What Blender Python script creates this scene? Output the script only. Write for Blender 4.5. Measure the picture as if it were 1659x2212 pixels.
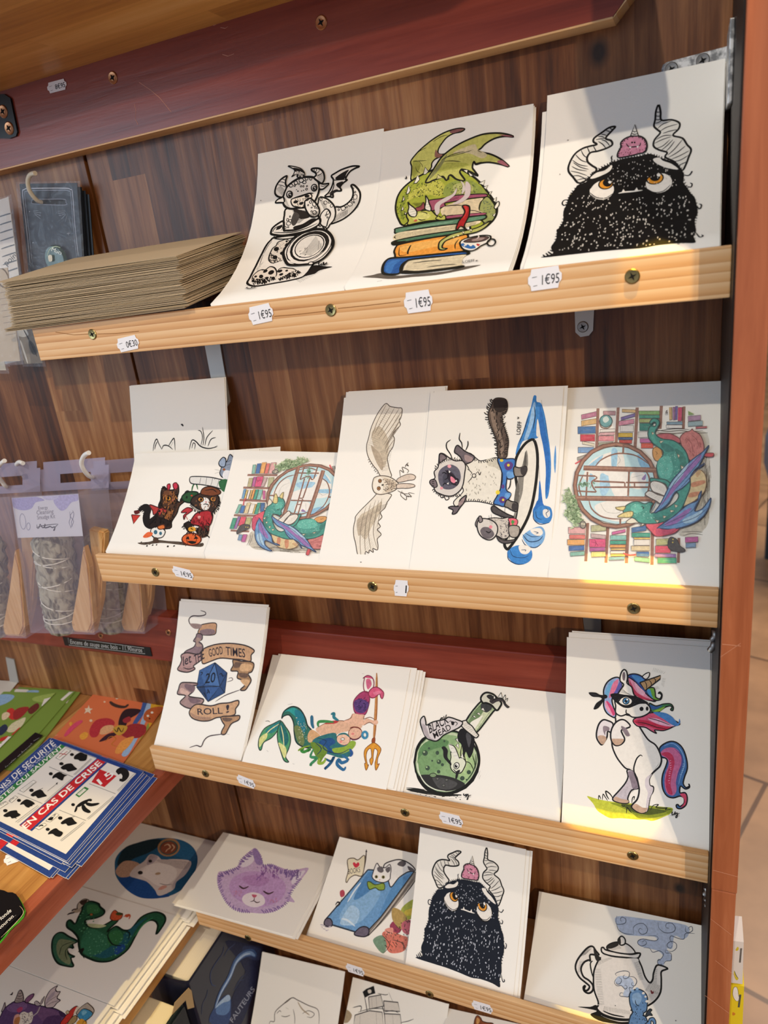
import bpy, bmesh, math, random
import numpy as np
from mathutils import Vector, Matrix
from mathutils.geometry import tessellate_polygon

random.seed(7)
scene = bpy.context.scene
for o in list(bpy.data.objects):
    bpy.data.objects.remove(o, do_unlink=True)
COL = scene.collection

# ------------------------------------------------------------------ camera
IW, IH = 1659.0, 2212.0
FPX = 1516.6
CX, CY = IW / 2, IH / 2
AX = np.array([0.91788486, 0.01887168, -0.39639784])     # room axes seen by the lens (x right, y down, z forward)
AY = np.array([0.37742799, -0.35014781, 0.85728911])
AZ = np.array([-0.12261935, -0.93650433, -0.32851808])
RW = np.array([AX, AY, AZ])
OFF = np.array([0.0, 0.0, 1.45])                          # lens height above the floor

cam_d = bpy.data.cameras.new('camera')
cam_d.sensor_fit = 'VERTICAL'
cam_d.sensor_height = 36.0
cam_d.lens = FPX * 36.0 / IH
cam_d.clip_start = 0.02
cam_d.clip_end = 50
cam_d.dof.use_dof = True
cam_d.dof.focus_distance = 0.56
cam_d.dof.aperture_fstop = 9.0
cam = bpy.data.objects.new('camera', cam_d)
COL.objects.link(cam)
rx = RW @ np.array([1, 0, 0]); ry = RW @ np.array([0, -1, 0]); rz = RW @ np.array([0, 0, -1])
M = Matrix(((rx[0], ry[0], rz[0], OFF[0]), (rx[1], ry[1], rz[1], OFF[1]), (rx[2], ry[2], rz[2], OFF[2]), (0, 0, 0, 1)))
cam.matrix_world = M
scene.camera = cam

# ------------------------------------------------------------------ colour management and light
scene.view_settings.view_transform = 'Standard'
scene.view_settings.look = 'None'
scene.view_settings.exposure = 0.0
scene.view_settings.gamma = 1.0
scene.view_settings.use_curve_mapping = False

world = bpy.data.worlds.new('shop_ambient')
scene.world = world
world.use_nodes = True
bg = world.node_tree.nodes['Background']
bg.inputs[0].default_value = (0.84, 0.90, 1.10, 1)
bg.inputs[1].default_value = 0.42


def spot(name, loc, target, power, color, size_deg=60, radius=0.02, blend=0.4):
    d = bpy.data.lights.new(name, 'SPOT')
    d.energy = power; d.color = color; d.spot_size = math.radians(size_deg)
    d.spot_blend = blend; d.shadow_soft_size = radius
    o = bpy.data.objects.new(name, d); COL.objects.link(o)
    o.location = loc
    o.rotation_euler = (Vector(target) - Vector(loc)).to_track_quat('-Z', 'Y').to_euler()
    return o


def area(name, loc, target, power, color, sx, sy):
    d = bpy.data.lights.new(name, 'AREA')
    d.shape = 'RECTANGLE'; d.size = sx; d.size_y = sy
    d.energy = power; d.color = color
    o = bpy.data.objects.new(name, d); COL.objects.link(o)
    o.location = loc
    o.rotation_euler = (Vector(target) - Vector(loc)).to_track_quat('-Z', 'Y').to_euler()
    return o


CEN = (-0.22, 0.5, 1.2)
# ceiling spots of the shop: a low one in front, a steep one from the right
spot('ceiling_spot', (-0.22, -1.10, 2.86), CEN, 60, (1.0, 0.90, 0.74), 55, 0.012)
spot('ceiling_spot', (0.62, -0.32, 2.62), CEN, 18, (1.0, 0.84, 0.70), 70, 0.02)
spot('low_side_lamp', (1.12, -1.12, 1.95), CEN, 62, (1.0, 0.80, 0.56), 60, 0.02)
# daylight from the shop window, cool, from the upper left front
area('window_daylight', (-1.85, -1.1, 1.85), (-0.45, 0.54, 1.5), 12, (0.66, 0.84, 1.0), 0.9, 0.9)
# narrow yellow lamp whose light falls through the gap between the upper board and the post
spot('display_spot', (0.09, 0.33, 2.45), (-0.03, 0.445, 1.24), 120, (1.0, 0.62, 0.03), 3.4, 0.004, 0.35)
# warm lamp over the left shelves
spot('display_spot', (-0.16, -0.10, 2.65), (-0.53, 0.245, 0.95), 62, (1.0, 0.74, 0.28), 11, 0.01, 0.5)
# unseen fill light, added to brighten the floor behind the case
area('floor_fill_light', (1.2, 3.2, 2.9), (0.8, 3.0, 0), 90, (1.0, 0.86, 0.7), 2.0, 2.0)

# ------------------------------------------------------------------ materials


def lin(c):
    return tuple(((v / 12.92) if v <= 0.04045 else ((v + 0.055) / 1.055) ** 2.4) for v in c)


def hexc(h):
    if len(h) == 3:
        h = ''.join(a + a for a in h)
    return lin(tuple(int(h[i:i + 2], 16) / 255 for i in (0, 2, 4)))


_mats = {}


def new_mat(name):
    m = bpy.data.materials.new(name); m.use_nodes = True
    return m, m.node_tree, m.node_tree.nodes['Principled BSDF']


def flat(h, rough=0.55, metal=0.0, spec=0.3):
    k = (h, rough, metal, spec)
    if k in _mats:
        return _mats[k]
    m, nt, b = new_mat('paint_' + h)
    b.inputs['Base Color'].default_value = (*hexc(h), 1)
    b.inputs['Roughness'].default_value = rough
    b.inputs['Metallic'].default_value = metal
    b.inputs['Specular IOR Level'].default_value = spec
    _mats[k] = m
    return m


def ink(h):
    """printed ink: the colour varies a little like watercolour and pencil"""
    k = ('ink', h)
    if k in _mats:
        return _mats[k]
    m, nt, b = new_mat('ink_' + h)
    c = hexc(h)
    b.inputs['Roughness'].default_value = 0.6
    b.inputs['Specular IOR Level'].default_value = 0.25
    if max(c) < 0.03:
        b.inputs['Base Color'].default_value = (*c, 1)
    else:
        tc = nt.nodes.new('ShaderNodeTexCoord')
        n = nt.nodes.new('ShaderNodeTexNoise'); n.inputs['Scale'].default_value = 420; n.inputs['Detail'].default_value = 5
        n.inputs['Roughness'].default_value = 0.7
        r = nt.nodes.new('ShaderNodeValToRGB')
        r.color_ramp.elements[0].position = 0.32; r.color_ramp.elements[1].position = 0.68
        r.color_ramp.elements[0].color = (*[v * (0.93 if min(c) > 0.55 else 0.80) for v in c], 1)
        r.color_ramp.elements[1].color = (*[min(1, v * (1.02 if min(c) > 0.55 else 1.12) + 0.01) for v in c], 1)
        nt.links.new(tc.outputs['Object'], n.inputs['Vector'])
        nt.links.new(n.outputs['Fac'], r.inputs['Fac'])
        nt.links.new(r.outputs['Color'], b.inputs['Base Color'])
    _mats[k] = m
    return m


def paper(h='f6f1e6', bump=0.25, rough=0.7):
    k = ('paper', h, bump)
    if k in _mats:
        return _mats[k]
    m, nt, b = new_mat('paper_' + h)
    b.inputs['Base Color'].default_value = (*hexc(h), 1)
    b.inputs['Roughness'].default_value = rough
    b.inputs['Specular IOR Level'].default_value = 0.2
    tc = nt.nodes.new('ShaderNodeTexCoord')
    n = nt.nodes.new('ShaderNodeTexNoise'); n.inputs['Scale'].default_value = 900; n.inputs['Detail'].default_value = 3
    bp = nt.nodes.new('ShaderNodeBump'); bp.inputs['Strength'].default_value = bump; bp.inputs['Distance'].default_value = 0.0003
    nt.links.new(tc.outputs['Object'], n.inputs['Vector'])
    nt.links.new(n.outputs['Fac'], bp.inputs['Height'])
    nt.links.new(bp.outputs['Normal'], b.inputs['Normal'])
    _mats[k] = m
    return m


def wood(name, cols, axis='X', scale=1.0, stave=None, rough=0.45, bump=0.25, contrast=1.0, spec=0.5, knots=(), wavy=0.0):
    """grain along axis; stave=(width, length) splits the board in glued staves of differing tone"""
    m, nt, b = new_mat(name)
    N = nt.nodes.new; L = nt.links.new
    geo = N('ShaderNodeNewGeometry')
    sep = N('ShaderNodeSeparateXYZ'); L(geo.outputs['Position'], sep.inputs[0])
    ax = {'X': 0, 'Y': 1, 'Z': 2}[axis]
    along = sep.outputs[ax]
    others = [i for i in (0, 1, 2) if i != ax]
    cr = sep.outputs[others[0]]; cr2 = sep.outputs[others[1]]

    def math_(op, a, bb=None, c=None):
        n = N('ShaderNodeMath'); n.operation = op
        for i, v in enumerate((a, bb, c)):
            if v is None: continue
            if isinstance(v, (int, float)): n.inputs[i].default_value = v
            else: L(v, n.inputs[i])
        return n.outputs[0]
    seed = None
    if stave:
        w, ln = stave
        col = math_('FLOOR', math_('DIVIDE', cr, w))
        wn = N('ShaderNodeTexWhiteNoise'); wn.noise_dimensions = '1D'; L(col, wn.inputs['W'])
        row = math_('FLOOR', math_('ADD', math_('DIVIDE', along, ln), math_('MULTIPLY', wn.outputs['Value'], 7.3)))
        cb = N('ShaderNodeCombineXYZ'); L(col, cb.inputs[0]); L(row, cb.inputs[1])
        wn2 = N('ShaderNodeTexWhiteNoise'); wn2.noise_dimensions = '2D'; L(cb.outputs[0], wn2.inputs['Vector'])
        seed = wn2.outputs['Value']
    cv = N('ShaderNodeCombineXYZ')
    sA = 9.0 * scale
    L(math_('MULTIPLY', along, sA), cv.inputs[0])
    base = math_('ADD', math_('MULTIPLY', cr, 150 * scale), math_('MULTIPLY', seed, 40.0) if seed is not None else 0.0)
    L(base, cv.inputs[1]); L(math_('MULTIPLY', cr2, 150 * scale), cv.inputs[2])
    n1 = N('ShaderNodeTexNoise'); n1.inputs['Scale'].default_value = 1.0; n1.inputs['Detail'].default_value = 7; n1.inputs['Roughness'].default_value = 0.62
    n1.inputs['Distortion'].default_value = 0.4
    L(cv.outputs[0], n1.inputs['Vector'])
    cv2 = N('ShaderNodeCombineXYZ')
    L(math_('MULTIPLY', along, 3.0 * scale), cv2.inputs[0])
    L(math_('ADD', math_('MULTIPLY', cr, 42 * scale), math_('MULTIPLY', seed, 9.0) if seed is not None else 0.0), cv2.inputs[1])
    L(math_('MULTIPLY', cr2, 42 * scale), cv2.inputs[2])
    n2 = N('ShaderNodeTexNoise'); n2.inputs['Scale'].default_value = 1.0; n2.inputs['Detail'].default_value = 3; n2.inputs['Distortion'].default_value = 0.8
    L(cv2.outputs[0], n2.inputs['Vector'])
    fac = math_('ADD', math_('MULTIPLY', n1.outputs['Fac'], 0.55), math_('MULTIPLY', n2.outputs['Fac'], 0.45))
    if wavy:
        cv3 = N('ShaderNodeCombineXYZ')
        L(math_('MULTIPLY', along, 5.0), cv3.inputs[0]); L(math_('MULTIPLY', cr, 60), cv3.inputs[1]); L(math_('MULTIPLY', cr2, 95), cv3.inputs[2])
        wv = N('ShaderNodeTexWave'); wv.bands_direction = 'Z'; wv.wave_profile = 'SAW'
        wv.inputs['Scale'].default_value = 0.55; wv.inputs['Distortion'].default_value = 3.5; wv.inputs['Detail'].default_value = 1.5; wv.inputs['Detail Scale'].default_value = 0.8
        L(cv3.outputs[0], wv.inputs['Vector'])
        fac = math_('ADD', math_('MULTIPLY', fac, 1 - wavy), math_('MULTIPLY', wv.outputs['Fac'], wavy))
    fac = math_('ADD', math_('MULTIPLY', math_('SUBTRACT', fac, 0.5), contrast), 0.5)
    if seed is not None:
        fac = math_('ADD', fac, math_('MULTIPLY', math_('SUBTRACT', seed, 0.5), 0.27))
    r = N('ShaderNodeValToRGB')
    els = r.color_ramp.elements
    els[0].position = 0.25; els[1].position = 0.75
    els[0].color = (*hexc(cols[0]), 1); els[1].color = (*hexc(cols[-1]), 1)
    for i, c in enumerate(cols[1:-1]):
        e = els.new(0.25 + 0.5 * (i + 1) / (len(cols) - 1)); e.color = (*hexc(c), 1)
    L(fac, r.inputs['Fac'])
    out = r.outputs['Color']
    for (kx, kz, kr) in knots:
        dx = math_('SUBTRACT', sep.outputs[0], kx); dz = math_('MULTIPLY', math_('SUBTRACT', sep.outputs[2], kz), 0.72)
        d = math_('SQRT', math_('ADD', math_('MULTIPLY', dx, dx), math_('MULTIPLY', dz, dz)))
        k2 = N('ShaderNodeMapRange'); k2.inputs['From Min'].default_value = kr * 0.35; k2.inputs['From Max'].default_value = kr
        L(d, k2.inputs['Value'])
        mx = N('ShaderNodeMix'); mx.data_type = 'RGBA'
        mx.inputs[6].default_value = (0.03, 0.014, 0.007, 1)
        L(k2.outputs[0], mx.inputs[0]); L(out, mx.inputs[7]); out = mx.outputs[2]
    L(out, b.inputs['Base Color'])
    b.inputs['Roughness'].default_value = rough
    b.inputs['Specular IOR Level'].default_value = spec
    bp = N('ShaderNodeBump'); bp.inputs['Strength'].default_value = bump; bp.inputs['Distance'].default_value = 0.0008
    L(n1.outputs['Fac'], bp.inputs['Height']); L(bp.outputs['Normal'], b.inputs['Normal'])
    return m


def glassy(name, tint, alpha, rough=0.12, bump=0.0):
    m, nt, b = new_mat(name)
    b.inputs['Base Color'].default_value = (*hexc(tint), 1)
    b.inputs['Roughness'].default_value = rough
    b.inputs['Alpha'].default_value = alpha
    b.inputs['Specular IOR Level'].default_value = 0.9
    if bump:
        tc = nt.nodes.new('ShaderNodeTexCoord')
        n = nt.nodes.new('ShaderNodeTexNoise'); n.inputs['Scale'].default_value = 45; n.inputs['Distortion'].default_value = 1.5
        bp = nt.nodes.new('ShaderNodeBump'); bp.inputs['Strength'].default_value = bump; bp.inputs['Distance'].default_value = 0.01
        nt.links.new(tc.outputs['Object'], n.inputs['Vector']); nt.links.new(n.outputs['Fac'], bp.inputs['Height'])
        nt.links.new(bp.outputs['Normal'], b.inputs['Normal'])
    return m


M_PINE = wood('pine', ['b47c48', 'd8a46c', 'e6bc8a', 'edcba0'], 'X', 0.8, None, 0.45, 0.12, 1.0, 0.35, wavy=0.28)
M_ACACIA = wood('acacia_panel', ['321a0b', '64391b', '8d5c35', 'b18254'], 'Z', 1.0, (0.036, 0.34), 0.38, 0.3, 0.95, 0.4,
                knots=((-0.0575, 1.561, 0.008), (0.0, 0.875, 0.006)))
M_BOARD = wood('acacia_board', ['7a4a22', 'a06a34', 'bd8848', 'd2a060'], 'Y', 1.0, (0.040, 0.30), 0.36, 0.2, 1.0, 0.5)
M_BOARDX = wood('acacia_shelf_underside', ['a87436', 'c89048', 'e0aa5c', 'ecbc74'], 'X', 0.8, (0.045, 0.42), 0.36, 0.2, 1.0, 0.5)
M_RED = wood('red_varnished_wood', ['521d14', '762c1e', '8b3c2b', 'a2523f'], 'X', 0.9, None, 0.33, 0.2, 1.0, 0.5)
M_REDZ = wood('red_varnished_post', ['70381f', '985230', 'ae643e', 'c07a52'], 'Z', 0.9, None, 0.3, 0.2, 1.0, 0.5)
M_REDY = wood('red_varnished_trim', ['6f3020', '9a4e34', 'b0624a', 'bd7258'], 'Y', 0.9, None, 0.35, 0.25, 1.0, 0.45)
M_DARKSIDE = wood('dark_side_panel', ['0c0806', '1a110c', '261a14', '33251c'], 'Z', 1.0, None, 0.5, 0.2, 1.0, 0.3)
M_STEEL = flat('9a9894', 0.42, 0.9, 0.5)
M_ZINC = flat('b9b7b2', 0.5, 0.65, 0.5)
M_BRASS = flat('9a8a5c', 0.3, 0.95, 0.5)
M_BLACKM = flat('141414', 0.35, 0.2, 0.5)
M_COPPER = flat('b5805c', 0.32, 0.9, 0.5)
M_DARK = flat('0d0b09', 0.8)
M_WHITEP = flat('eceae4', 0.3, 0, 0.5)

# ------------------------------------------------------------------ geometry helpers


def ray(px, py):
    return RW @ np.array([px - CX, py - CY, FPX])


def on_y(p, y):
    d = ray(*p); return d / d[1] * y + OFF


def on_x(p, x):
    d = ray(*p); return d / d[0] * x + OFF


def on_z(p, z):           # z measured from the lens height
    d = ray(*p); return d / d[2] * z + OFF


def tag(o, label, cat, group=None, kind=None):
    if label: o['label'] = label
    if cat: o['category'] = cat
    if group: o['group'] = group
    if kind: o['kind'] = kind
    return o


def wloc(o):
    p = Vector((0, 0, 0))
    while o is not None:
        p = p + o.location; o = o.parent
    return p


def obj(name, bm_or_me, mats, parent=None, loc=(0, 0, 0)):
    if isinstance(bm_or_me, bmesh.types.BMesh):
        bm = bm_or_me
        me = bpy.data.meshes.new(name)
        if tuple(loc) != (0, 0, 0):
            bmesh.ops.translate(bm, verts=bm.verts, vec=-Vector(loc))
        bm.to_mesh(me); bm.free()
    else:
        me = bm_or_me
    if not isinstance(mats, (list, tuple)):
        mats = [mats]
    for m in mats:
        me.materials.append(m)
    o = bpy.data.objects.new(name, me)
    COL.objects.link(o)
    o.location = loc
    if parent:
        o.parent = parent
        o.location = Vector(loc) - wloc(parent)
    return o


def empty(name, loc):
    o = bpy.data.objects.new(name, None); COL.objects.link(o); o.location = loc
    o.empty_display_size = 0.01
    return o


def add_box(bm, x0, x1, y0, y1, z0, z1, bevel=0.0, mat=0):
    vs = [bm.verts.new((x, y, z)) for x in (x0, x1) for y in (y0, y1) for z in (z0, z1)]
    fs = []
    for idx in ((0, 1, 3, 2), (4, 6, 7, 5), (0, 4, 5, 1), (2, 3, 7, 6), (0, 2, 6, 4), (1, 5, 7, 3)):
        f = bm.faces.new([vs[i] for i in idx]); f.material_index = mat; fs.append(f)
    if bevel:
        es = list({e for f in fs for e in f.edges})
        bmesh.ops.bevel(bm, geom=es, offset=bevel, segments=2, profile=0.6, affect='EDGES')
    return fs


def box(name, x0, x1, y0, y1, z0, z1, m, bevel=0.0, parent=None, zr=True):
    bm = bmesh.new()
    dz = OFF[2] if zr else 0
    add_box(bm, x0, x1, y0, y1, z0 + dz, z1 + dz, bevel)
    bmesh.ops.recalc_face_normals(bm, faces=bm.faces)
    return obj(name, bm, m, parent, (x0, y0, z0 + dz))


def add_prism(bm, pts, vec, mat=0):
    """closed polygon of 3-D points extruded along vec"""
    vec = Vector(vec)
    a = [bm.verts.new(Vector(p)) for p in pts]
    b2 = [bm.verts.new(Vector(p) + vec) for p in pts]
    n = len(pts)
    fs = []
    tris = tessellate_polygon([[Vector(p) for p in pts]])
    for t in tris:
        try:
            fs.append(bm.faces.new([a[i] for i in t])); fs.append(bm.faces.new([b2[i] for i in reversed(t)]))
        except ValueError:
            pass
    for i in range(n):
        j = (i + 1) % n
        fs.append(bm.faces.new([a[i], a[j], b2[j], b2[i]]))
    for f in fs: f.material_index = mat
    return fs


def add_tube(bm, pts, r, seg=8, mat=0, cap=True):
    pts = [Vector(p) for p in pts]
    rings = []
    up = None
    for i, p in enumerate(pts):
        t = (pts[min(i + 1, len(pts) - 1)] - pts[max(i - 1, 0)]).normalized()
        if up is None:
            up = t.orthogonal().normalized()
        up = (up - t * up.dot(t)).normalized()
        s = t.cross(up)
        rr = r[i] if isinstance(r, (list, tuple)) else r
        rings.append([bm.verts.new(p + (up * math.cos(a) + s * math.sin(a)) * rr) for a in [2 * math.pi * k / seg for k in range(seg)]])
    for a, b2 in zip(rings, rings[1:]):
        for k in range(seg):
            f = bm.faces.new([a[k], a[(k + 1) % seg], b2[(k + 1) % seg], b2[k]]); f.material_index = mat; f.smooth = True
    if cap:
        for rg in (rings[0], rings[-1]):
            f = bm.faces.new(rg); f.material_index = mat


def catmull(pts, closed=False, n=5):
    P = [np.array(p, float) for p in pts]
    if len(P) < 3 and not closed:
        return P
    out = []
    m = len(P)
    rng = range(m) if closed else range(m - 1)
    for i in rng:
        if closed:
            p0, p1, p2, p3 = P[(i - 1) % m], P[i], P[(i + 1) % m], P[(i + 2) % m]
        else:
            p0, p1, p2, p3 = P[max(i - 1, 0)], P[i], P[i + 1], P[min(i + 2, m - 1)]
        for k in range(n):
            t = k / n
            out.append(0.5 * ((2 * p1) + (-p0 + p2) * t + (2 * p0 - 5 * p1 + 4 * p2 - p3) * t * t + (-p0 + 3 * p1 - 3 * p2 + p3) * t ** 3))
    if not closed:
        out.append(P[-1])
    return out


class Surf:
    """a sheet: straight along U, its other way follows a polyline of 3-D points (bent card) ; prints are laid on it"""

    def __init__(self, left, U, flip=1):
        self.L = [np.array(p, float) for p in left]
        self.U = np.array(U, float); self.u = self.U / np.linalg.norm(self.U)
        self.w = np.linalg.norm(self.U)
        self.s = [0.0]
        for a, b in zip(self.L, self.L[1:]):
            self.s.append(self.s[-1] + np.linalg.norm(b - a))
        self.h = self.s[-1]
        self.N = []
        seg = []
        for a, b in zip(self.L, self.L[1:]):
            n = np.cross(self.u, b - a); n /= np.linalg.norm(n)
            seg.append(n * flip)
        for i in range(len(self.L)):
            n = seg[max(i - 1, 0)] + seg[min(i, len(seg) - 1)]
            self.N.append(n / np.linalg.norm(n))
        self.inv = []
        for k, (a, b) in enumerate(zip(self.L, self.L[1:])):
            self.k0 = k
        self.o = OFF

    def px(self, p):
        """photo pixel -> (a, b) on the sheet"""
        d = ray(*p)
        best = None
        for k in range(len(self.L) - 1):
            a, b = self.L[k], self.L[k + 1]
            A = np.array([self.u, b - a, -d]).T
            s = np.linalg.solve(A, self.o - a)
            v = s[1]
            pen = max(0, -v, v - 1)
            if best is None or pen < best[0]:
                best = (pen, s[0], self.s[k] + v * (self.s[k + 1] - self.s[k]))
                if pen == 0: break
        return (best[1], best[2])

    def at(self, a, b, h=0.0):
        k = 0
        while k < len(self.L) - 2 and b > self.s[k + 1]:
            k += 1
        t = (b - self.s[k]) / (self.s[k + 1] - self.s[k])
        P = self.L[k] * (1 - t) + self.L[k + 1] * t
        n = self.N[k] * (1 - t) + self.N[k + 1] * t
        return P + self.u * a + n * h


def sheet_mesh(S, thick, bm=None, mat=0, rad=0.0):
    own = bm is None
    if own: bm = bmesh.new()
    rows = []
    for i, b in enumerate(S.s):
        r = []
        for a in (0, S.w):
            r.append((bm.verts.new(S.at(a, b, 0)), bm.verts.new(S.at(a, b, -thick))))
        rows.append(r)
    fs = []
    for r0, r1 in zip(rows, rows[1:]):
        f = bm.faces.new([r0[0][0], r0[1][0], r1[1][0], r1[0][0]]); f.smooth = True; fs.append(f)
        f = bm.faces.new([r0[0][1], r1[0][1], r1[1][1], r0[1][1]]); f.smooth = True; fs.append(f)
        fs.append(bm.faces.new([r0[0][0], r1[0][0], r1[0][1], r0[0][1]]))
        fs.append(bm.faces.new([r0[1][0], r0[1][1], r1[1][1], r1[1][0]]))
    for r in (rows[0], rows[-1]):
        fs.append(bm.faces.new([r[0][0], r[0][1], r[1][1], r[1][0]]))
    for f in fs: f.material_index = mat
    for e in bm.edges:
        if len(e.link_faces) == 2 and e.link_faces[0].smooth != e.link_faces[1].smooth:
            e.smooth = False
    bmesh.ops.recalc_face_normals(bm, faces=fs)
    return bm


# ------------------------------------------------------------------ printing pictures on sheets
STEP = 5e-6
LINEW = 1.5


class Print:
    """collects filled shapes and strokes, given in the pixel frame of one photo crop, on a sheet"""

    def __init__(self, S, crop=(0, 0, 1.0), clip=True, base=6e-5):
        self.S = S; self.crop = crop; self.mats = []; self.k = 0; self.clip = clip; self.base = base
        self.tris = []        # (layer, mat index, pts2d list)
        self.rnd = random.Random(3); self.tint = 0.0

    def mi(self, c):
        if self.tint:
            r = [int(c[i:i + 2], 16) for i in (0, 2, 4)]
            c = '%02x%02x%02x' % tuple(int(v + (w - v) * self.tint) for v, w in zip(r, (244, 238, 226)))
        if c not in self.mats: self.mats.append(c)
        return self.mats.index(c)

    def cv(self, p):
        ox, oy, s = self.crop
        return np.array(self.S.px((ox + p[0] / s, oy + p[1] / s)))

    def fill(self, col, pts, smooth=True, same=False):
        if not same: self.k += 1
        q = [self.cv(p) for p in pts]
        if smooth and len(q) > 2: q = catmull(q, True, 4)
        self.poly(col, q)

    def poly(self, col, q):
        m = self.mi(col)
        v = [Vector((p[0], p[1], 0)) for p in q]
        try:
            for t in tessellate_polygon([v]):
                self.tris.append((self.k, m, [q[i] for i in t]))
        except Exception:
            pass

    def line(self, col, w, pts, taper=True, smooth=True, same=False, closed=False):
        if not same: self.k += 1
        q = [self.cv(p) for p in pts]
        d0 = self.cv((pts[0][0] + 4, pts[0][1])) - self.cv(pts[0]); d1 = self.cv((pts[0][0], pts[0][1] + 4)) - self.cv(pts[0])
        ww = LINEW * w * 0.5 * (np.linalg.norm(d0) + np.linalg.norm(d1)) / 8.0
        if smooth: q = catmull(q, closed, 4)
        elif closed: q = q + [q[0]]
        if smooth and closed: q = q + [q[0]]
        self.ribbon(col, ww, q, taper and not closed)

    def ribbon(self, col, ww, q, taper):
        m = self.mi(col); n = len(q)
        if n < 2: return
        Lp, Rp = [], []
        for i in range(n):
            t = q[min(i + 1, n - 1)] - q[max(i - 1, 0)]
            ln = np.linalg.norm(t)
            if ln < 1e-9: t = np.array([1.0, 0]); ln = 1
            t = t / ln
            nn = np.array([-t[1], t[0]])
            f = 1.0
            if taper:
                s = i / (n - 1)
                f = 0.25 + 0.75 * math.sin(math.pi * min(max(s, 0.0), 1.0)) ** 0.5
            Lp.append(q[i] + nn * ww * f); Rp.append(q[i] - nn * ww * f)
        for i in range(n - 1):
            self.tris.append((self.k, m, [Lp[i], Rp[i], Rp[i + 1], Lp[i + 1]]))

    def ell(self, col, x, y, rx_, ry_, rot=0, outline=None, w=3, n=20, a0=0, a1=360):
        self.k += 1
        c, s = math.cos(math.radians(rot)), math.sin(math.radians(rot))
        pts = []
        for i in range(n):
            a = math.radians(a0 + (a1 - a0) * i / n)
            X, Y = rx_ * math.cos(a), ry_ * math.sin(a)
            pts.append((x + X * c - Y * s, y + X * s + Y * c))
        q = [self.cv(p) for p in pts]
        if col: self.poly(col, q)
        if outline:
            self.k += 1
            self.line(outline, w, pts, closed=True, smooth=False, same=True)

    def fur(self, col, w, ln, ang, spread, region, n):
        """n short hairs at random inside a polygon region"""
        self.k += 1
        xs = [p[0] for p in region]; ys = [p[1] for p in region]
        c = 0; tries = 0
        while c < n and tries < n * 20:
            tries += 1
            x = self.rnd.uniform(min(xs), max(xs)); y = self.rnd.uniform(min(ys), max(ys))
            if not inside(x, y, region): continue
            a = math.radians(ang + self.rnd.uniform(-spread, spread)); l = ln * self.rnd.uniform(0.5, 1.3)
            self.line(col, w * self.rnd.uniform(0.6, 1.3), [(x, y), (x + l * math.cos(a), y + l * math.sin(a))], smooth=False, same=True, taper=False)
            c += 1

    def edgefur(self, col, w, ln, pts, step, out=1, curl=0.4, seed=1):
        """hairs sticking out along a line"""
        self.k += 1
        q = resample(catmull(pts, False, 6), step / 3.0); r = random.Random(seed)
        acc = 0
        for a, b in zip(q, q[1:]):
            d = b - a; l = np.linalg.norm(d)
            acc += l
            if acc < step or l < 1e-6: continue
            acc = 0
            t = d / l; n = np.array([-t[1], t[0]]) * out
            L = ln * r.uniform(0.5, 1.3); k = r.uniform(-curl, curl) + 0.5
            p1 = a - n * w
            p2 = a + n * L * 0.6 + t * L * k * 0.4
            p3 = a + n * L + t * L * k
            self.line(col, w, [tuple(p1), tuple(p2), tuple(p3)], same=True)

    def hatch(self, col, w, n, a0, a1, b0, b1, jit=0.15):
        """n strokes between line a0-a1 and line b0-b1"""
        self.k += 1
        for i in range(n):
            t = (i + self.rnd.uniform(-jit, jit) + 0.5) / n
            p = (a0[0] + (a1[0] - a0[0]) * t, a0[1] + (a1[1] - a0[1]) * t)
            q = (b0[0] + (b1[0] - b0[0]) * t, b0[1] + (b1[1] - b0[1]) * t)
            self.line(col, w, [p, q], smooth=False, same=True)

    def text(self, col, s, x, y, size, ang=0, sx=1.0, bold=0.0, align='LEFT', shear=0.0):
        self.k += 1
        me = text_mesh(s, align, bold, shear)
        a = math.radians(ang); c, sn = math.cos(a), math.sin(a)
        m = self.mi(col)
        vs = []
        for v in me.vertices:
            X, Y = v.co.x * size * sx, -v.co.y * size
            vs.append(self.cv((x + X * c - Y * sn, y + X * sn + Y * c)))
        for p in me.polygons:
            self.tris.append((self.k, m, [vs[i] for i in p.vertices]))

    def txt3(self, s, col, o, ex, ey, bold=0.0, w=1.0):
        """text fitted to a parallelogram: o = bottom left, ex = bottom right, ey = top left (crop pixels)"""
        self.k += 1
        me = text_mesh(s, 'LEFT', bold, 0)
        xs = [v.co.x for v in me.vertices]; W = max(xs) - min(xs); x0 = min(xs)
        o = np.array(o, float); ex = np.array(ex, float) - o; ey = np.array(ey, float) - o
        m = self.mi(col)
        vs = [self.cv(tuple(o + ex * ((v.co.x - x0) / W) + ey * (v.co.y / 0.70))) for v in me.vertices]
        for p in me.polygons:
            self.tris.append((self.k, m, [vs[i] for i in p.vertices]))

    def build(self, parent, name='printed_picture', mf=ink):
        S = self.S
        bm = bmesh.new()
        for k, m, pts in self.tris:
            if self.clip:
                pts = clip_rect(pts, 0.0002, S.w - 0.0002, 0.0002, S.h - 0.0002)
                if len(pts) < 3: continue
            # orient
            ar = 0
            for i in range(len(pts)):
                p, q = pts[i], pts[(i + 1) % len(pts)]
                ar += p[0] * q[1] - p[1] * q[0]
            if abs(ar) < 1e-12: continue
            if ar < 0: pts = pts[::-1]
            z = self.base + k * STEP
            try:
                f = bm.faces.new([bm.verts.new((p[0], p[1], z)) for p in pts]); f.material_index = m
            except ValueError:
                pass
        if len(S.s) > 2:
            for b in S.s[1:-1]:
                bmesh.ops.bisect_plane(bm, geom=bm.verts[:] + bm.edges[:] + bm.faces[:], plane_co=(0, b, 0), plane_no=(0, 1, 0), dist=1e-7)
        loc = wloc(parent)
        for v in bm.verts:
            P = S.at(v.co.x, v.co.y, v.co.z)
            v.co = Vector(P)
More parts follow.
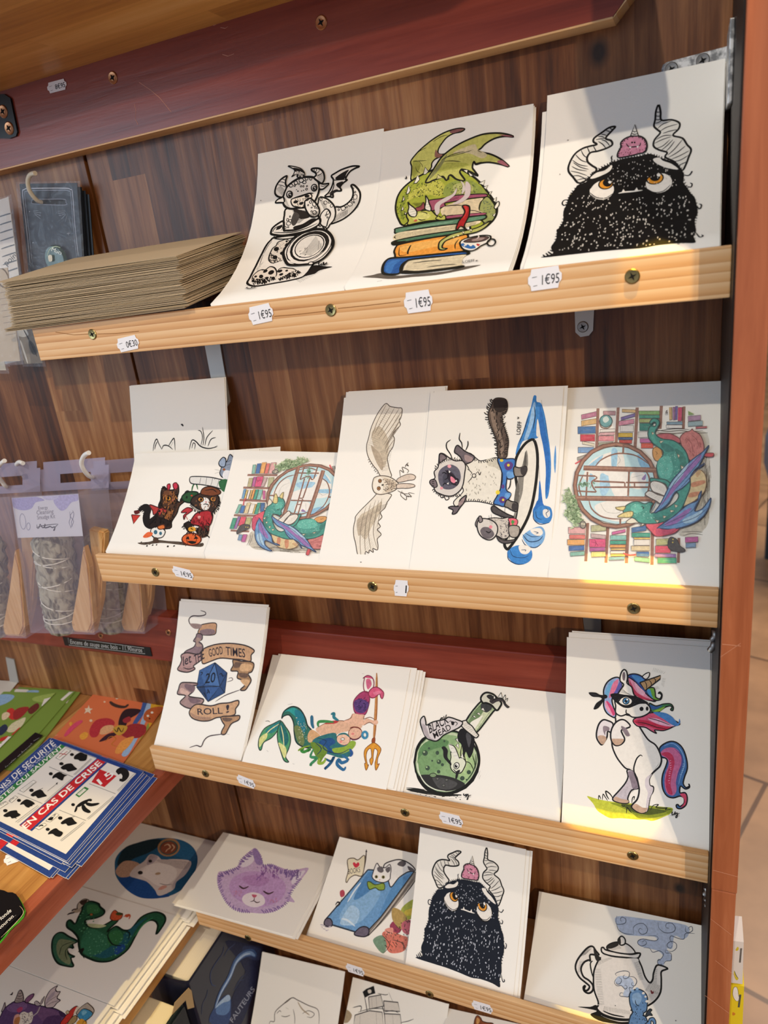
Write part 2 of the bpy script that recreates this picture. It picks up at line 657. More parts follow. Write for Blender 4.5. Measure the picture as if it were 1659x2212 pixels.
        mats = [mf(c) for c in self.mats] or [ink('000')]
        o = obj(name, bm, mats, parent, tuple(loc))
        return o

    # tiny language: one command per line
    def run(self, src):
        for ln in src.strip().split('\n'):
            t = ln.split()
            if not t or t[0][0] == '#': continue
            c = t[0]

            def P(a):
                return [tuple(float(v) for v in s.split(',')) for s in a]
            if c == 'f': self.fill(t[1], P(t[2:]))
            elif c == 'p': self.fill(t[1], P(t[2:]), smooth=False)
            elif c == 'l': self.line(t[1], float(t[2]), P(t[3:]))
            elif c == 'L': self.line(t[1], float(t[2]), P(t[3:]), smooth=False, taper=False)
            elif c == 'o':
                v = [float(x) for x in ' '.join(t[2:]).replace(',', ' ').split()]; self.ell(t[1], *v)
            elif c == 'O':      # ellipse with outline: fill outline w x y rx ry rot
                v = [float(x) for x in ' '.join(t[4:]).replace(',', ' ').split()]; self.ell(None if t[1] == '-' else t[1], *v, outline=t[2], w=float(t[3]))
            elif c == 'F':      # fill + outline
                p = P(t[4:]); self.fill(t[1], p); self.line(t[2], float(t[3]), p, closed=True)
            elif c == 'Q':      # straight polygon + outline
                p = P(t[4:]); self.fill(t[1], p, smooth=False); self.line(t[2], float(t[3]), p, closed=True, smooth=False)
            elif c == 'r':      # fur: col w len ang spread n pts
                self.fur(t[1], float(t[2]), float(t[3]), float(t[4]), float(t[5]), P(t[7:]), int(t[6]))
            elif c == 'e':      # edge fur: col w len step out pts
                self.edgefur(t[1], float(t[2]), float(t[3]), P(t[6:]), float(t[4]), float(t[5]))
            elif c == 'b':      # drawn book: col x0,y0 x1,y1 tilt
                (x0, y0), (x1, y1) = P(t[2:4]); tl = float(t[4]) if len(t) > 4 else 0
                q = [(x0, y0 + tl), (x1, y0 - tl), (x1, y1 - tl), (x0, y1 + tl)]
                self.fill(t[1], q, smooth=False); self.line('4a3a3a', 2.2, q, closed=True, smooth=False)
                if abs(x1 - x0) > abs(y1 - y0):
                    self.line('4a3a3a', 1.5, [(x0 + (x1 - x0) * .14, y0 + tl), (x0 + (x1 - x0) * .14, y1 + tl)], smooth=False)
                    self.line('f0e8dc', 1.5, [(x0 + (x1 - x0) * .3, (y0 + y1) / 2 + tl * .4), (x0 + (x1 - x0) * .85, (y0 + y1) / 2 - tl * .7)], smooth=False)
            elif c == 'h':      # hatch: col w n a0 a1 b0 b1
                p = P(t[4:8]); self.hatch(t[1], float(t[2]), int(t[3]), *p)
            elif c == 't':      # text: col x,y size ang string
                x, y = t[2].split(','); self.text(t[1], ' '.join(t[5:]), float(x), float(y), float(t[3]), float(t[4]))
            elif c == 'T':      # fitted text: col bold o ex ey string
                p = P(t[3:6]); self.txt3(' '.join(t[6:]), t[1], *p, bold=float(t[2]))
        return self


def resample(q, d):
    out = [np.array(q[0], float)]
    for a, b in zip(q, q[1:]):
        l = np.linalg.norm(b - a); n = max(1, int(l / d))
        for k in range(1, n + 1): out.append(a + (b - a) * k / n)
    return out


def inside(x, y, poly):
    r = False; n = len(poly); j = n - 1
    for i in range(n):
        xi, yi = poly[i]; xj, yj = poly[j]
        if (yi > y) != (yj > y) and x < (xj - xi) * (y - yi) / (yj - yi + 1e-12) + xi: r = not r
        j = i
    return r


def clip_rect(pts, x0, x1, y0, y1):
    def cl(P, f, g):
        out = []
        for i in range(len(P)):
            a, b = P[i], P[(i + 1) % len(P)]
            fa, fb = f(a), f(b)
            if fa >= 0: out.append(a)
            if (fa >= 0) != (fb >= 0): out.append(a + (b - a) * (fa / (fa - fb)))
        return out
    for f in (lambda p: p[0] - x0, lambda p: x1 - p[0], lambda p: p[1] - y0, lambda p: y1 - p[1]):
        if all(f(p) >= 0 for p in pts): continue
        pts = cl(pts, f, None)
        if len(pts) < 3: return []
    return pts


_txt = {}


def text_mesh(s, align='LEFT', bold=0.0, shear=0.0):
    k = (s, align, bold, shear)
    if k in _txt: return _txt[k]
    cu = bpy.data.curves.new('lettering', 'FONT')
    cu.body = s; cu.align_x = align; cu.size = 1.0; cu.offset = bold; cu.shear = shear
    cu.resolution_u = 3
    o = bpy.data.objects.new('lettering', cu)
    COL.objects.link(o)
    dg = bpy.context.evaluated_depsgraph_get()
    me = bpy.data.meshes.new_from_object(o.evaluated_get(dg))
    bpy.data.objects.remove(o, do_unlink=True)
    bpy.data.curves.remove(cu)
    _txt[k] = me
    return me


def V3(p):
    return Vector((float(p[0]), float(p[1]), float(p[2])))
# ================================================================== the shop around
YW = 0.54                     # face of the back panel
bm = bmesh.new(); add_box(bm, -3.5, 5.5, -3.0, 9.0, -0.05, 0.0)
M_FLOOR, nt, b = new_mat('floor_tiles')
b.inputs['Roughness'].default_value = 0.35
tc = nt.nodes.new('ShaderNodeNewGeometry')
br = nt.nodes.new('ShaderNodeTexBrick'); br.offset = 0.5
br.inputs['Scale'].default_value = 1.0; br.inputs['Brick Width'].default_value = 0.62; br.inputs['Row Height'].default_value = 0.62
br.inputs['Mortar Size'].default_value = 0.006
br.inputs['Color1'].default_value = (*hexc('a9805c'), 1); br.inputs['Color2'].default_value = (*hexc('b88f68'), 1)
br.inputs['Mortar'].default_value = (*hexc('6e5038'), 1)
nz = nt.nodes.new('ShaderNodeTexNoise'); nz.inputs['Scale'].default_value = 5; nz.inputs['Detail'].default_value = 5
mx = nt.nodes.new('ShaderNodeMix'); mx.data_type = 'RGBA'; mx.blend_type = 'MULTIPLY'; mx.inputs[0].default_value = 0.8
rp = nt.nodes.new('ShaderNodeValToRGB'); rp.color_ramp.elements[0].position = 0.3; rp.color_ramp.elements[0].color = (0.55, 0.5, 0.45, 1)
rp.color_ramp.elements[1].position = 0.7; rp.color_ramp.elements[1].color = (1.15, 1.1, 1.05, 1)
mp = nt.nodes.new('ShaderNodeMapping'); mp.inputs['Rotation'].default_value = (0, 0, 0.35); mp.inputs['Location'].default_value = (0.1, 0.12, 0)
nt.links.new(tc.outputs['Position'], mp.inputs['Vector']); nt.links.new(mp.outputs[0], br.inputs['Vector'])
nt.links.new(tc.outputs['Position'], nz.inputs['Vector']); nt.links.new(nz.outputs['Fac'], rp.inputs['Fac'])
nt.links.new(br.outputs['Color'], mx.inputs[6]); nt.links.new(rp.outputs['Color'], mx.inputs[7])
nt.links.new(mx.outputs[2], b.inputs['Base Color'])
fl = obj('floor', bm, M_FLOOR); tag(fl, 'brown stone floor tiles of the shop', 'floor', kind='structure')
bm = bmesh.new(); add_box(bm, -3.5, 5.5, 9.0, 9.05, 0, 3.0)
tag(obj('wall_back', bm, paper('b99a68', 0.1)), 'yellowish shop wall far behind the display case', 'wall', kind='structure')

# a stool and a counter far behind, right of the post
st = empty('bar_stool', (0.62, 2.95, 0)); tag(st, 'blue-grey seated stool with dark metal legs standing on the tiles behind the display case', 'stool')
bm = bmesh.new()
add_box(bm, 0.30, 0.95, 2.95, 3.35, 0.40, 0.62, 0.05); obj('seat', bm, flat('6f7683', 0.7), st, (0.62, 2.95, 0.5))
for lx in (0.34, 0.91):
    for ly in (3.0, 3.3):
        bm = bmesh.new(); add_tube(bm, [(lx, ly, 0.0), (lx, ly, 0.42)], 0.016); obj('leg', bm, M_BLACKM, st, (lx, ly, 0))
bm = bmesh.new(); add_tube(bm, [(0.34, 3.0, 0.16), (0.91, 3.0, 0.16)], 0.016); add_tube(bm, [(0.34, 3.3, 0.16), (0.91, 3.3, 0.16)], 0.016)
obj('stretcher', bm, M_BLACKM, st, (0.34, 3.0, 0.16))

# ================================================================== display case
case = empty('display_case', (-0.24, 0.55, 0))
tag(case, 'reddish wooden display case whose ledges carry the picture cards', 'display case')


def screw(parent, p, nrm, r=0.0042, m=None, name='screw', rot=0.4, label=None):
    """countersunk screw head with a cross recess"""
    n = Vector(nrm).normalized(); t = n.cross(Vector((0, 0, 1)));
    if t.length < 0.1: t = n.cross(Vector((1, 0, 0)))
    t.normalize(); s = n.cross(t)
    bm = bmesh.new(); P = Vector(p)
    def ring(rr, h): return [bm.verts.new(P + (t * math.cos(a) + s * math.sin(a)) * rr + n * h) for a in [2 * math.pi * k / 24 for k in range(24)]]
    a = ring(r, 0.0); b2 = ring(r, 0.0004); c = ring(r * 0.86, 0.0009); d = ring(r * 0.5, 0.0007)
    for u, v in ((a, b2), (b2, c), (c, d)):
        for k in range(24): bm.faces.new([u[k], u[(k + 1) % 24], v[(k + 1) % 24], v[k]])
    bm.faces.new(d)
    star = []
    for k in range(8):
        an = rot + math.pi * k / 4; rr = r * (0.62 if k % 2 == 0 else 0.2)
        star.append(bm.verts.new(P + (t * math.cos(an) + s * math.sin(an)) * rr + n * 0.0011))
    f = bm.faces.new(star); f.material_index = 1
    bmesh.ops.recalc_face_normals(bm, faces=bm.faces)
    o = obj(name, bm, [m or M_BRASS, M_DARK], parent, tuple(P))
    if label: o['label'] = label
    return o


SEAM = -0.493
box('back_panel', -1.35, SEAM - 0.0016, YW, YW + 0.016, -1.40, 0.55, M_ACACIA, 0.0006, case)
box('back_panel', SEAM + 0.0016, 0.0195, YW, YW + 0.016, -1.40, 0.55, M_ACACIA, 0.0006, case)
box('seam_backing', SEAM - 0.02, SEAM + 0.02, YW + 0.0165, YW + 0.02, -1.40, 0.55, M_DARK, 0, case)
sp = box('side_panel', 0.0202, 0.0362, 0.411, YW + 0.016, -0.432, 0.55, M_REDZ, 0.0009, case)
sp2 = box('side_panel', 0.0204, 0.0358, 0.4115, YW + 0.016, -1.40, -0.4325, M_REDZ, 0.0012, case)
# the inner face of the panel is darker than its front: a thin dark sheet
box('side_inner_face', 0.0192, 0.0201, 0.4135, YW, -1.40, 0.55, M_DARKSIDE, 0, case)

# upper shelf board and its batten
box('upper_shelf_board', -1.35, -0.034, 0.372, YW, 0.1815, 0.1995, M_BOARDX, 0.0008, case)
RAILY = 0.522
bm = bmesh.new()
z0, z1 = 0.1245 + 1.45, 0.1815 + 1.45
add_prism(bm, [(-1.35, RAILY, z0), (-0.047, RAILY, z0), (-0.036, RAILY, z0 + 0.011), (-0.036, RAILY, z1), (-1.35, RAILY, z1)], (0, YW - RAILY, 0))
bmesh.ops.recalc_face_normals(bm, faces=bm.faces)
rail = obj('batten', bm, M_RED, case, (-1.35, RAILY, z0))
# the sawn underside edge of the batten is raw wood
bm = bmesh.new(); add_box(bm, -1.35, -0.047, RAILY, YW, z0 - 0.0012, z0 - 0.0001)
add_prism(bm, [(-0.047, RAILY, z0 - .0012), (-0.0465, RAILY, z0 - 0.0001), (-0.0362, RAILY, z0 + 0.0105), (-0.0352, RAILY, z0 + 0.0102)], (0, YW - RAILY, 0))
obj('raw_edge', bm, M_PINE, rail, (-1.35, RAILY, z0))
for p in ((694, 49), (244, 168)):
    screw(rail, on_y(p, RAILY), (0, -1, 0), 0.0046, M_COPPER)

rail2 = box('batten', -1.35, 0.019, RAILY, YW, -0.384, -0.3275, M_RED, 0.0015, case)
for p in ((218, 1373), (364, 1366)):
    screw(rail2, on_y(p, RAILY), (0, -1, 0), 0.0038, M_COPPER)


def plate(name, poly, y, th, m, parent, holes=(), lab=None, hr=0.0040):
    pts = [on_y(p, y) for p in poly]
    bm = bmesh.new(); add_prism(bm, pts, (0, th, 0)); bmesh.ops.recalc_face_normals(bm, faces=bm.faces)
    o = obj(name, bm, m, parent, tuple(pts[0]))
    if lab: o['label'] = lab
    for h in holes:
        screw(o, on_y(h, y), (0, -1, 0), hr, M_COPPER if m is M_BLACKM else M_STEEL)
    return o


M_GALV, nt, b = new_mat('galvanised_steel')
b.inputs['Metallic'].default_value = 0.7; b.inputs['Roughness'].default_value = 0.45
nz = nt.nodes.new('ShaderNodeTexNoise'); nz.inputs['Scale'].default_value = 260; nz.inputs['Detail'].default_value = 4
rp = nt.nodes.new('ShaderNodeValToRGB'); rp.color_ramp.elements[0].position = 0.4; rp.color_ramp.elements[0].color = (0.22, 0.22, 0.22, 1)
rp.color_ramp.elements[1].position = 0.6; rp.color_ramp.elements[1].color = (0.75, 0.74, 0.72, 1)
g = nt.nodes.new('ShaderNodeNewGeometry'); nt.links.new(g.outputs['Position'], nz.inputs['Vector'])
nt.links.new(nz.outputs['Fac'], rp.inputs['Fac']); nt.links.new(rp.outputs['Color'], b.inputs['Base Color'])

plate('angle_bracket', [(1429, 150), (1432, 140), (1441, 134), (1570, 100), (1573, 104), (1573, 135), (1572, 175), (1429, 200)], 0.5375, 0.002, M_GALV, case, ((1450, 150), (1518, 131)), 'mottled galvanised bracket behind the large monster card')
o = box('bracket_leg', 0.0165, 0.019, 0.497, 0.5375, 0.062, 0.104, M_GALV, 0.0006, case)
plate('black_plate', [(-14, 205), (8, 203), (22, 212), (37, 285), (34, 294), (20, 299), (-10, 298)], RAILY - 0.002, 0.002, M_BLACKM, case, ((7, 241), (20, 277)), 'black rounded metal plate with two copper screws', 0.0052)
plate('shelf_bracket', [(1241, 660), (1284, 655), (1281, 714), (1272, 725), (1254, 728), (1243, 718)], 0.5385, 0.0015, M_ZINC, case, ((1259, 706),), 'white metal bracket under the top ledge')
plate('shelf_bracket', [(441, 740), (474, 738), (496, 868), (478, 900), (466, 872)], 0.5385, 0.0015, M_ZINC, case, (), 'long white metal bracket above the tall cat card')
plate('shelf_bracket', [(1258, 1325), (1298, 1330), (1299, 1375), (1264, 1372)], 0.5385, 0.0015, flat('6e6c6a', 0.5, 0.5), case, (), 'grey bracket above the unicorn card')
plate('shelf_bracket', [(12, 1420), (30, 1425), (40, 1474), (22, 1476)], 0.5385, 0.0015, M_ZINC, case, (), 'short metal bracket above the green cards')
for (px, py) in ((1546, 1372), (1541, 1395), (1529, 1925), (1533, 1950)):
    p = on_x((px, py), 0.0185)
    bm = bmesh.new()
    q = on_y((px, py), 0.47)
    add_tube(bm, [(q[0] - 0.002, q[1], q[2] - 0.004), (q[0] - 0.0, q[1] - 0.001, q[2]), (0.0190, q[1], q[2] + 0.004)], 0.0022, 8)
    obj('metal_catch', bm, M_STEEL, case, tuple(q))

# ================================================================== pine ledges
LX0, LX1 = -0.494, 0.0190
LY0, LY1 = 0.435, 0.4398
ledges = []


def sticker(parent, quad, surf_fn, text, label, bow=0.0, folded=False):
    """price label: quad = photo pixels top-left, top-right, bottom-left on a face of the thing"""
    tl, tr, bl = [surf_fn(p) for p in quad]
    U = tr - tl
    left = [bl, tl]
    S = Surf(left, U)
    view = OFF - bl
    if np.dot(S.N[0], view) < 0:
        S = Surf(left, U, -1)
    W, H = S.w, S.h
    out = [(0.10, 0), (0.9, 0), (0.93, 0.25), (1.0, 0.36), (1.0, 0.64), (0.93, 0.75), (0.9, 1), (0.10, 1), (0.07, 0.75), (0, 0.64), (0, 0.36), (0.07, 0.25)]
    bm = bmesh.new()
    top = [bm.verts.new(S.at(a * W, b_ * H, 0.0004)) for a, b_ in out]
    bot = [bm.verts.new(S.at(a * W, b_ * H, 0.0002)) for a, b_ in out]
    bm.faces.new(top); bm.faces.new(bot[::-1])
    for i in range(len(out)):
        j = (i + 1) % len(out); bm.faces.new([top[i], bot[i], bot[j], top[j]])
    bmesh.ops.recalc_face_normals(bm, faces=bm.faces)
    o = obj('price_sticker', bm, paper('f2f0f2', 0.05, 0.5), parent, tuple(S.at(0, 0)))
    o['label'] = label
    p = Print(S, clip=False, base=0.00055)
    me = text_mesh(text, 'LEFT', 0.0, 0)
    xs = [v.co.x for v in me.vertices]; ys = [v.co.y for v in me.vertices]
    w0 = max(xs) - min(xs); h0 = max(ys) - min(ys)
    fx0, fx1 = (0.80, 0.88) if len(text) == 1 else ((0.42, 0.93) if len(text) > 2 else (0.55, 0.85))
    m = p.mi('2b2b30')
    vs = [np.array(((fx0 + (v.co.x - min(xs)) / w0 * (fx1 - fx0)) * W, (0.22 + (v.co.y - min(ys)) / h0 * 0.48) * H)) for v in me.vertices]
    p.k += 1
    for f in me.polygons: p.tris.append((p.k, m, [vs[i] for i in f.vertices]))
    for (a, b_, l) in ((0.12, 0.60, 0.15), (0.16, 0.20, 0.12)):
        p.tris.append((p.k, m, [np.array((a * W, b_ * H)), np.array(((a + l) * W, (b_ + .02) * H)), np.array(((a + l) * W, (b_ + .04) * H)), np.array((a * W, (b_ + .025) * H))]))
    p.build(o, 'printed_price')
    return o


def ledge(zt, zb, label, screws, tags, x0=LX0):
    L = empty('picture_ledge', (x0, LY0, zb + 1.45))
    tag(L, label, 'ledge', 'pine picture ledges')
    box('front_lip', x0, LX1, LY0, LY1, zt - 0.0268, zt, M_PINE, 0.0007, L)
    box('ledge_board', x0 + 0.004, LX1, LY1 + 0.0002, YW - 0.001, zt - 0.0268, zt - 0.0185, M_PINE, 0.0005, L)
    for p in screws:
        screw(L, on_y(p, LY0), (0, -1, 0), 0.0041, M_BRASS)
    for (tl, tr, bl, txt, lab) in tags:
        sticker(L, (tl, tr, bl), lambda p: on_y(p, LY0 - 0.0002), txt, lab, 0.0006)
    ledges.append(L)
    return L


L1 = ledge(-0.0121, -0.0388, 'topmost pine ledge, with four price stickers, under the three large cards', ((200, 722), (715, 670), (1366, 597)),
           [((250, 733), (296, 722), (258, 762), '0€30', 'price sticker below the brown envelopes'),
            ((534, 665), (586, 653), (542, 703), '1€95', 'price sticker below the dragon in the cookie jar'),
            ((871, 633), (932, 624), (876, 678), '1€95', 'price sticker below the green dragon on books'),
            ((1141, 583), (1214, 572), (1141, 630), '1€95', 'price sticker below the gap beside the horned monster')])
L2 = ledge(-0.2140, -0.2408, 'second pine ledge from the top, under the owl and surfing cat cards', ((336, 1236), (805, 1267), (1369, 1314)),
           [((370, 1221), (415, 1232), (376, 1243), '1€95', 'price sticker below the costumed cats card'),
            ((852, 1252), (884, 1254), (850, 1286), '1', 'torn price sticker below the owl card')])
L3 = ledge(-0.4262, -0.4530, 'third pine ledge from the top, under the dice, mermaid, bottle and unicorn cards', ((444, 1671), (875, 1755), (1367, 1848)),
           [((511, 1671), (551, 1687), (513, 1689), '1€95', 'price sticker below the dice card'),
            ((946, 1751), (997, 1763), (952, 1776), '1€95', 'price sticker below the green bottle card')])
L4 = ledge(-0.6400, -0.6668, 'lowest pine ledge, under the grinning face, book and small monster cards', ((536, 2026), (928, 2147)),
           [((746, 2079), (786, 2092), (749, 2097), '1€95', 'price sticker below the cat on the book card'),
            ((1018, 2159), (1063, 2172), (1021, 2178), '1€95', 'price sticker below the small monster card')])
sticker(case, ((101, 180), (142, 169), (105, 203)), lambda p: on_y(p, RAILY - 0.0002), '8€95', 'price sticker on the upper red batten', 0.0006)

# pale scratches in the varnish of the upper batten
bm = bmesh.new()
for pts in ([(290, 225), (293, 240), (292, 258), (298, 270)], [(300, 178), (325, 195), (345, 212), (370, 243)], [(480, 118), (492, 122), (505, 117)], [(455, 52), (462, 56), (468, 52)], [(476, 60), (486, 62), (492, 58)]):
    q = [on_y(p, RAILY - 0.0001) for p in pts]
    for a, b2 in zip(q, q[1:]):
        bm.faces.new([bm.verts.new(V3(a)), bm.verts.new(V3(b2)), bm.verts.new(V3(b2) + Vector((0.0003, 0, 0.0003))), bm.verts.new(V3(a) + Vector((0.0003, 0, 0.0003)))])
obj('scratch_marks', bm, flat('c98f7c', 0.7), rail, tuple(wloc(rail)))
bm = bmesh.new()
for pts in ([(1560, 1392), (1600, 1396)], [(1556, 1420), (1600, 1390)], [(1545, 2075), (1590, 2110)], [(1522, 2150), (1576, 2190)], [(1540, 1880), (1596, 1895)], [(1535, 1985), (1580, 2020)]):
    q = [on_y(p, 0.4108) for p in pts]
    for a, b2 in zip(q, q[1:]):
        bm.faces.new([bm.verts.new(V3(a)), bm.verts.new(V3(b2)), bm.verts.new(V3(b2) + Vector((0.0, 0, 0.0003))), bm.verts.new(V3(a) + Vector((0.0, 0, 0.0003)))])
obj('scratch_marks', bm, flat('d89a78', 0.7), sp, tuple(wloc(sp)))

# cracks in the top ledge next to the screws
bm = bmesh.new()
for pts in ([(730, 667), (790, 661), (865, 652)], [(592, 684), (640, 680), (702, 673)], [(120, 718), (160, 724), (192, 722)], [(210, 722), (250, 721), (300, 716)]):
    q = [on_y(p, LY0 - 0.0001) for p in pts]
    for a, b2 in zip(q, q[1:]):
        bm.faces.new([bm.verts.new(V3(a)), bm.verts.new(V3(b2)), bm.verts.new(V3(b2) + Vector((0, 0, 0.0004))), bm.verts.new(V3(a) + Vector((0, 0, 0.0004)))])
cr = obj('crack', bm, flat('8a5a2a', 0.9), L1, (L1.location.x, LY0, L1.location.z))

# ================================================================== left shelves
ZS = -0.463      # top of the left shelf board
sh = empty('shelf', (-0.49, 0.3, ZS + 1.45)); tag(sh, 'left shelf board with red edge trim, carrying the safety notice stickers', 'shelf')
box('shelf_board', -1.35, -0.504, 0.13, YW - 0.001, ZS - 0.024, ZS, M_BOARD, 0.0005, sh)
box('edge_trim', -0.5038, -0.4905, 0.13, YW - 0.001, ZS - 0.0245, ZS + 0.0003, M_REDY, 0.001, sh)
ZS2 = -0.672
sh2 = empty('shelf', (-0.50, 0.3, ZS2 + 1.45)); tag(sh2, 'lower left shelf board under the green dragon card, partly hidden', 'shelf')
box('shelf_board', -1.35, -0.5202, 0.13, YW - 0.001, ZS2 - 0.024, ZS2, M_BOARD, 0.0005, sh2)
box('edge_trim', -0.52, -0.5145, 0.13, YW - 0.001, ZS2 - 0.0245, ZS2 + 0.0003, M_BOARD, 0.001, sh2)
ZS3 = -0.96
sh3 = empty('shelf', (-0.24, 0.35, ZS3 + 1.45)); tag(sh3, 'dark bottom shelf board under the books and the lowest cards', 'shelf')
box('shelf_board', -0.52, 0.019, 0.25, YW - 0.001, ZS3 - 0.024, ZS3, M_BOARD, 0.0005, sh3)
# ================================================================== picture cards
CARDS = {}
PAPER = paper('f6f2e9')
PAPER2 = paper('efe9dc')


def make_surf(BL, BR, TL, TR, yb=0.441, yt=0.53, mid=None, sag=0.004, hide=0.013, n=10):
    bl, br = on_y(BL, yb), on_y(BR, yb)
    yt0, yt1 = yt if isinstance(yt, tuple) else (yt, yt)
    tl, tr = on_y(TL, yt0), on_y(TR, yt1)
    U = ((br - bl) + (tr - tl)) / 2
    mb, mt = (bl + br) / 2, (tl + tr) / 2
    bl, tl = mb - U / 2, mt - U / 2
    u = U / np.linalg.norm(U)
    ch = tl - bl
    N = np.cross(u, ch); N /= np.linalg.norm(N)
    if N[1] < 0: N = -N              # away from the viewer
    if mid is not None:
        d = ray(*mid)
        s = np.linalg.solve(np.array([ch, N, -d]).T, OFF - bl)
        sag = s[1] / max(0.2, 4 * s[0] * (1 - s[0]))
    pts = []
    if hide:
        pts.append(bl + np.array([0, 0.0015, -hide]))
    for i in range(n + 1):
        v = i / n
        p = bl + ch * v + N * sag * 4 * v * (1 - v)
        if p[1] > YW - 0.0015: p[1] = YW - 0.0015
        pts.append(p)
    S = Surf(pts, U, 1)
    if S.N[3 if len(pts) > 3 else 0][1] > 0: S = Surf(pts, U, -1)
    return S


def shifted(S, da, db, dn, grow=0.0, skew=0.0):
    """the same sheet moved within its own surface and pushed back by dn"""
    L = []
    n = len(S.L)
    for i, b_ in enumerate(S.s):
        P = S.at(da, b_, -dn)
        t = S.L[min(i + 1, n - 1)] - S.L[max(i - 1, 0)]
        t = t / np.linalg.norm(t)
        P = P + t * db + S.u * skew * b_
        if P[1] > YW - 0.0004: P[1] = YW - 0.0004
        L.append(P)
    T = Surf(L, S.u * (S.w + grow), 1)
    T.N = [x.copy() for x in S.N]
    return T


def card(key, label, *a, backs=(), bgroup=None, blabel=None, th=0.0005, m=None, **k):
    S = make_surf(*a, **k)
    loc = S.at(0, S.s[1] if len(S.s) > 2 else 0)
    o = obj('picture_card', sheet_mesh(S, th), m or PAPER, None, tuple(loc))
    tag(o, label, 'card')
    CARDS[key] = (S, o)
    for i, (da, db, sk) in enumerate(backs):
        T = shifted(S, da, db, th * 1.5 * (i + 1) + 0.0002 * i, 0, sk)
        q = obj('picture_card', sheet_mesh(T, th), m or PAPER, None, tuple(T.at(0, T.s[1])))
        tag(q, blabel, 'card', bgroup)
    print('CARD', key, 'w %.4f h %.4f' % (S.w, S.h), 'TR', )
    return S, o


def bk(w): return dict(bgroup='cards stacked behind the ' + w, blabel='white card in the stack behind the ' + w + ', only its edge showing')


card('A', 'cream card with an ink drawing of a little dragon in a cookie jar', (453, 660), (746, 622), (559, 329), (827, 281), yt=0.537, mid=(540, 500),
     backs=((-0.0006, 0.0004, 0),), **bk('cookie jar dragon card'))
card('B', 'card with a green winged dragon curled on a pile of books', (744, 622), (1099, 580), (827, 281), (1152, 228), yt=0.536, sag=0.016,
     backs=((0.0006, -0.001, 0), (0.0014, -0.0016, 0)), **bk('green dragon on books card'))
card('C', 'large card with a black furry horned monster, on the topmost ledge', (1130, 579), (1557, 528), (1184, 205), (1565, 128), yt=0.532, sag=0.014,
     backs=((-0.003, -0.010, 0), (0.0006, -0.001, 0)), **bk('large horned monster card'))
# row two
card('W', 'tall white card with two cat heads in outline, standing behind the costumed cats card', (300, 1185), (505, 1185), (282, 830), (481, 819), yb=0.500, yt=0.534, sag=0.0, hide=0,
     backs=((0.0008, 0.0003, 0.002),), **bk('tall cat outline card'))
card('X', 'blank white card corner showing between the costumed cats and the library card', (437, 1195), (590, 1200), (455, 978), (607, 962), yb=0.470, yt=0.5285, sag=0.001, hide=0)
card('D', 'card with two cats in halloween costumes carrying pumpkins', (228, 1192), (505, 1200), (293, 979), (560, 971), yb=0.446, yt=0.514, mid=(274, 1064),
     backs=((0.0015, -0.0012, 0),), **bk('costumed cats card'))
card('E', 'smaller library card with a teal dragon reading by a round window, at the left', (434, 1193), (716, 1219), (513, 974), (756, 979), yb=0.4415, yt=0.507, sag=0.003,
     backs=((0.0006, 0.0008, 0),), **bk('left library card'))
card('F', 'card turned sideways with a snowy owl spreading its wings', (688, 1217), (905, 1228), (741, 859), (960, 848), yb=0.441, yt=0.520, mid=(729, 982),
     backs=((0.0014, 0.0035, 0), (0.002, 0.0052, -0.01), (0.0028, 0.0060, -0.004)), **bk('owl card'))
card('G', 'card turned sideways with a long-haired cat riding a surfboard', (885, 1226), (1183, 1243), (929, 847), (1218, 838), yb=0.4405, yt=0.518, sag=0.004,
     backs=((0.003, 0.0014, 0.0), (-0.0025, 0.0006, 0.0)), **bk('surfing cat card'))
card('H', 'larger library card with a teal dragon, turned sideways next to the post', (1182, 1243), (1557, 1264), (1220, 838), (1563, 823), yb=0.440, yt=0.524, sag=0.004,
     backs=((0.0006, -0.0006, 0),), **bk('right library card'))
# row three
card('I', 'portrait card with a blue twenty-sided die inside a lettered ribbon', (333, 1615), (516, 1645), (386, 1297), (579, 1313), yb=0.441, yt=0.505, mid=(370, 1442),
     backs=((0.001, 0.0022, 0), (0.0018, -0.0004, 0)), **bk('dice ribbon card'))
card('J', 'card turned sideways with two embracing mermaids and a trident', (518, 1646), (838, 1709), (592, 1417), (883, 1443), yb=0.4385, yt=0.519, sag=0.002, hide=0.0,
     backs=((0.006, 0.0018, 0), (0.0085, 0.0004, 0), (0.0115, 0.0006, 0), (0.0140, -0.0002, 0)), **bk('mermaid card'))
card('K', 'card with a green round bottle labelled BLACK MEAD', (845, 1709), (1209, 1780), (890, 1461), (1226, 1498), yb=0.4415, yt=0.5205, sag=0.001,
     backs=((0.0005, -0.0005, 0),), **bk('bottle card'))
card('L', 'portrait card with a masked unicorn rearing on grass', (1213, 1780), (1533, 1838), (1224, 1377), (1535, 1397), yb=0.441, yt=0.512, sag=0.004,
     backs=((0.0014, 0.0040, 0), (0.0022, 0.0052, 0.01)), **bk('unicorn card'))
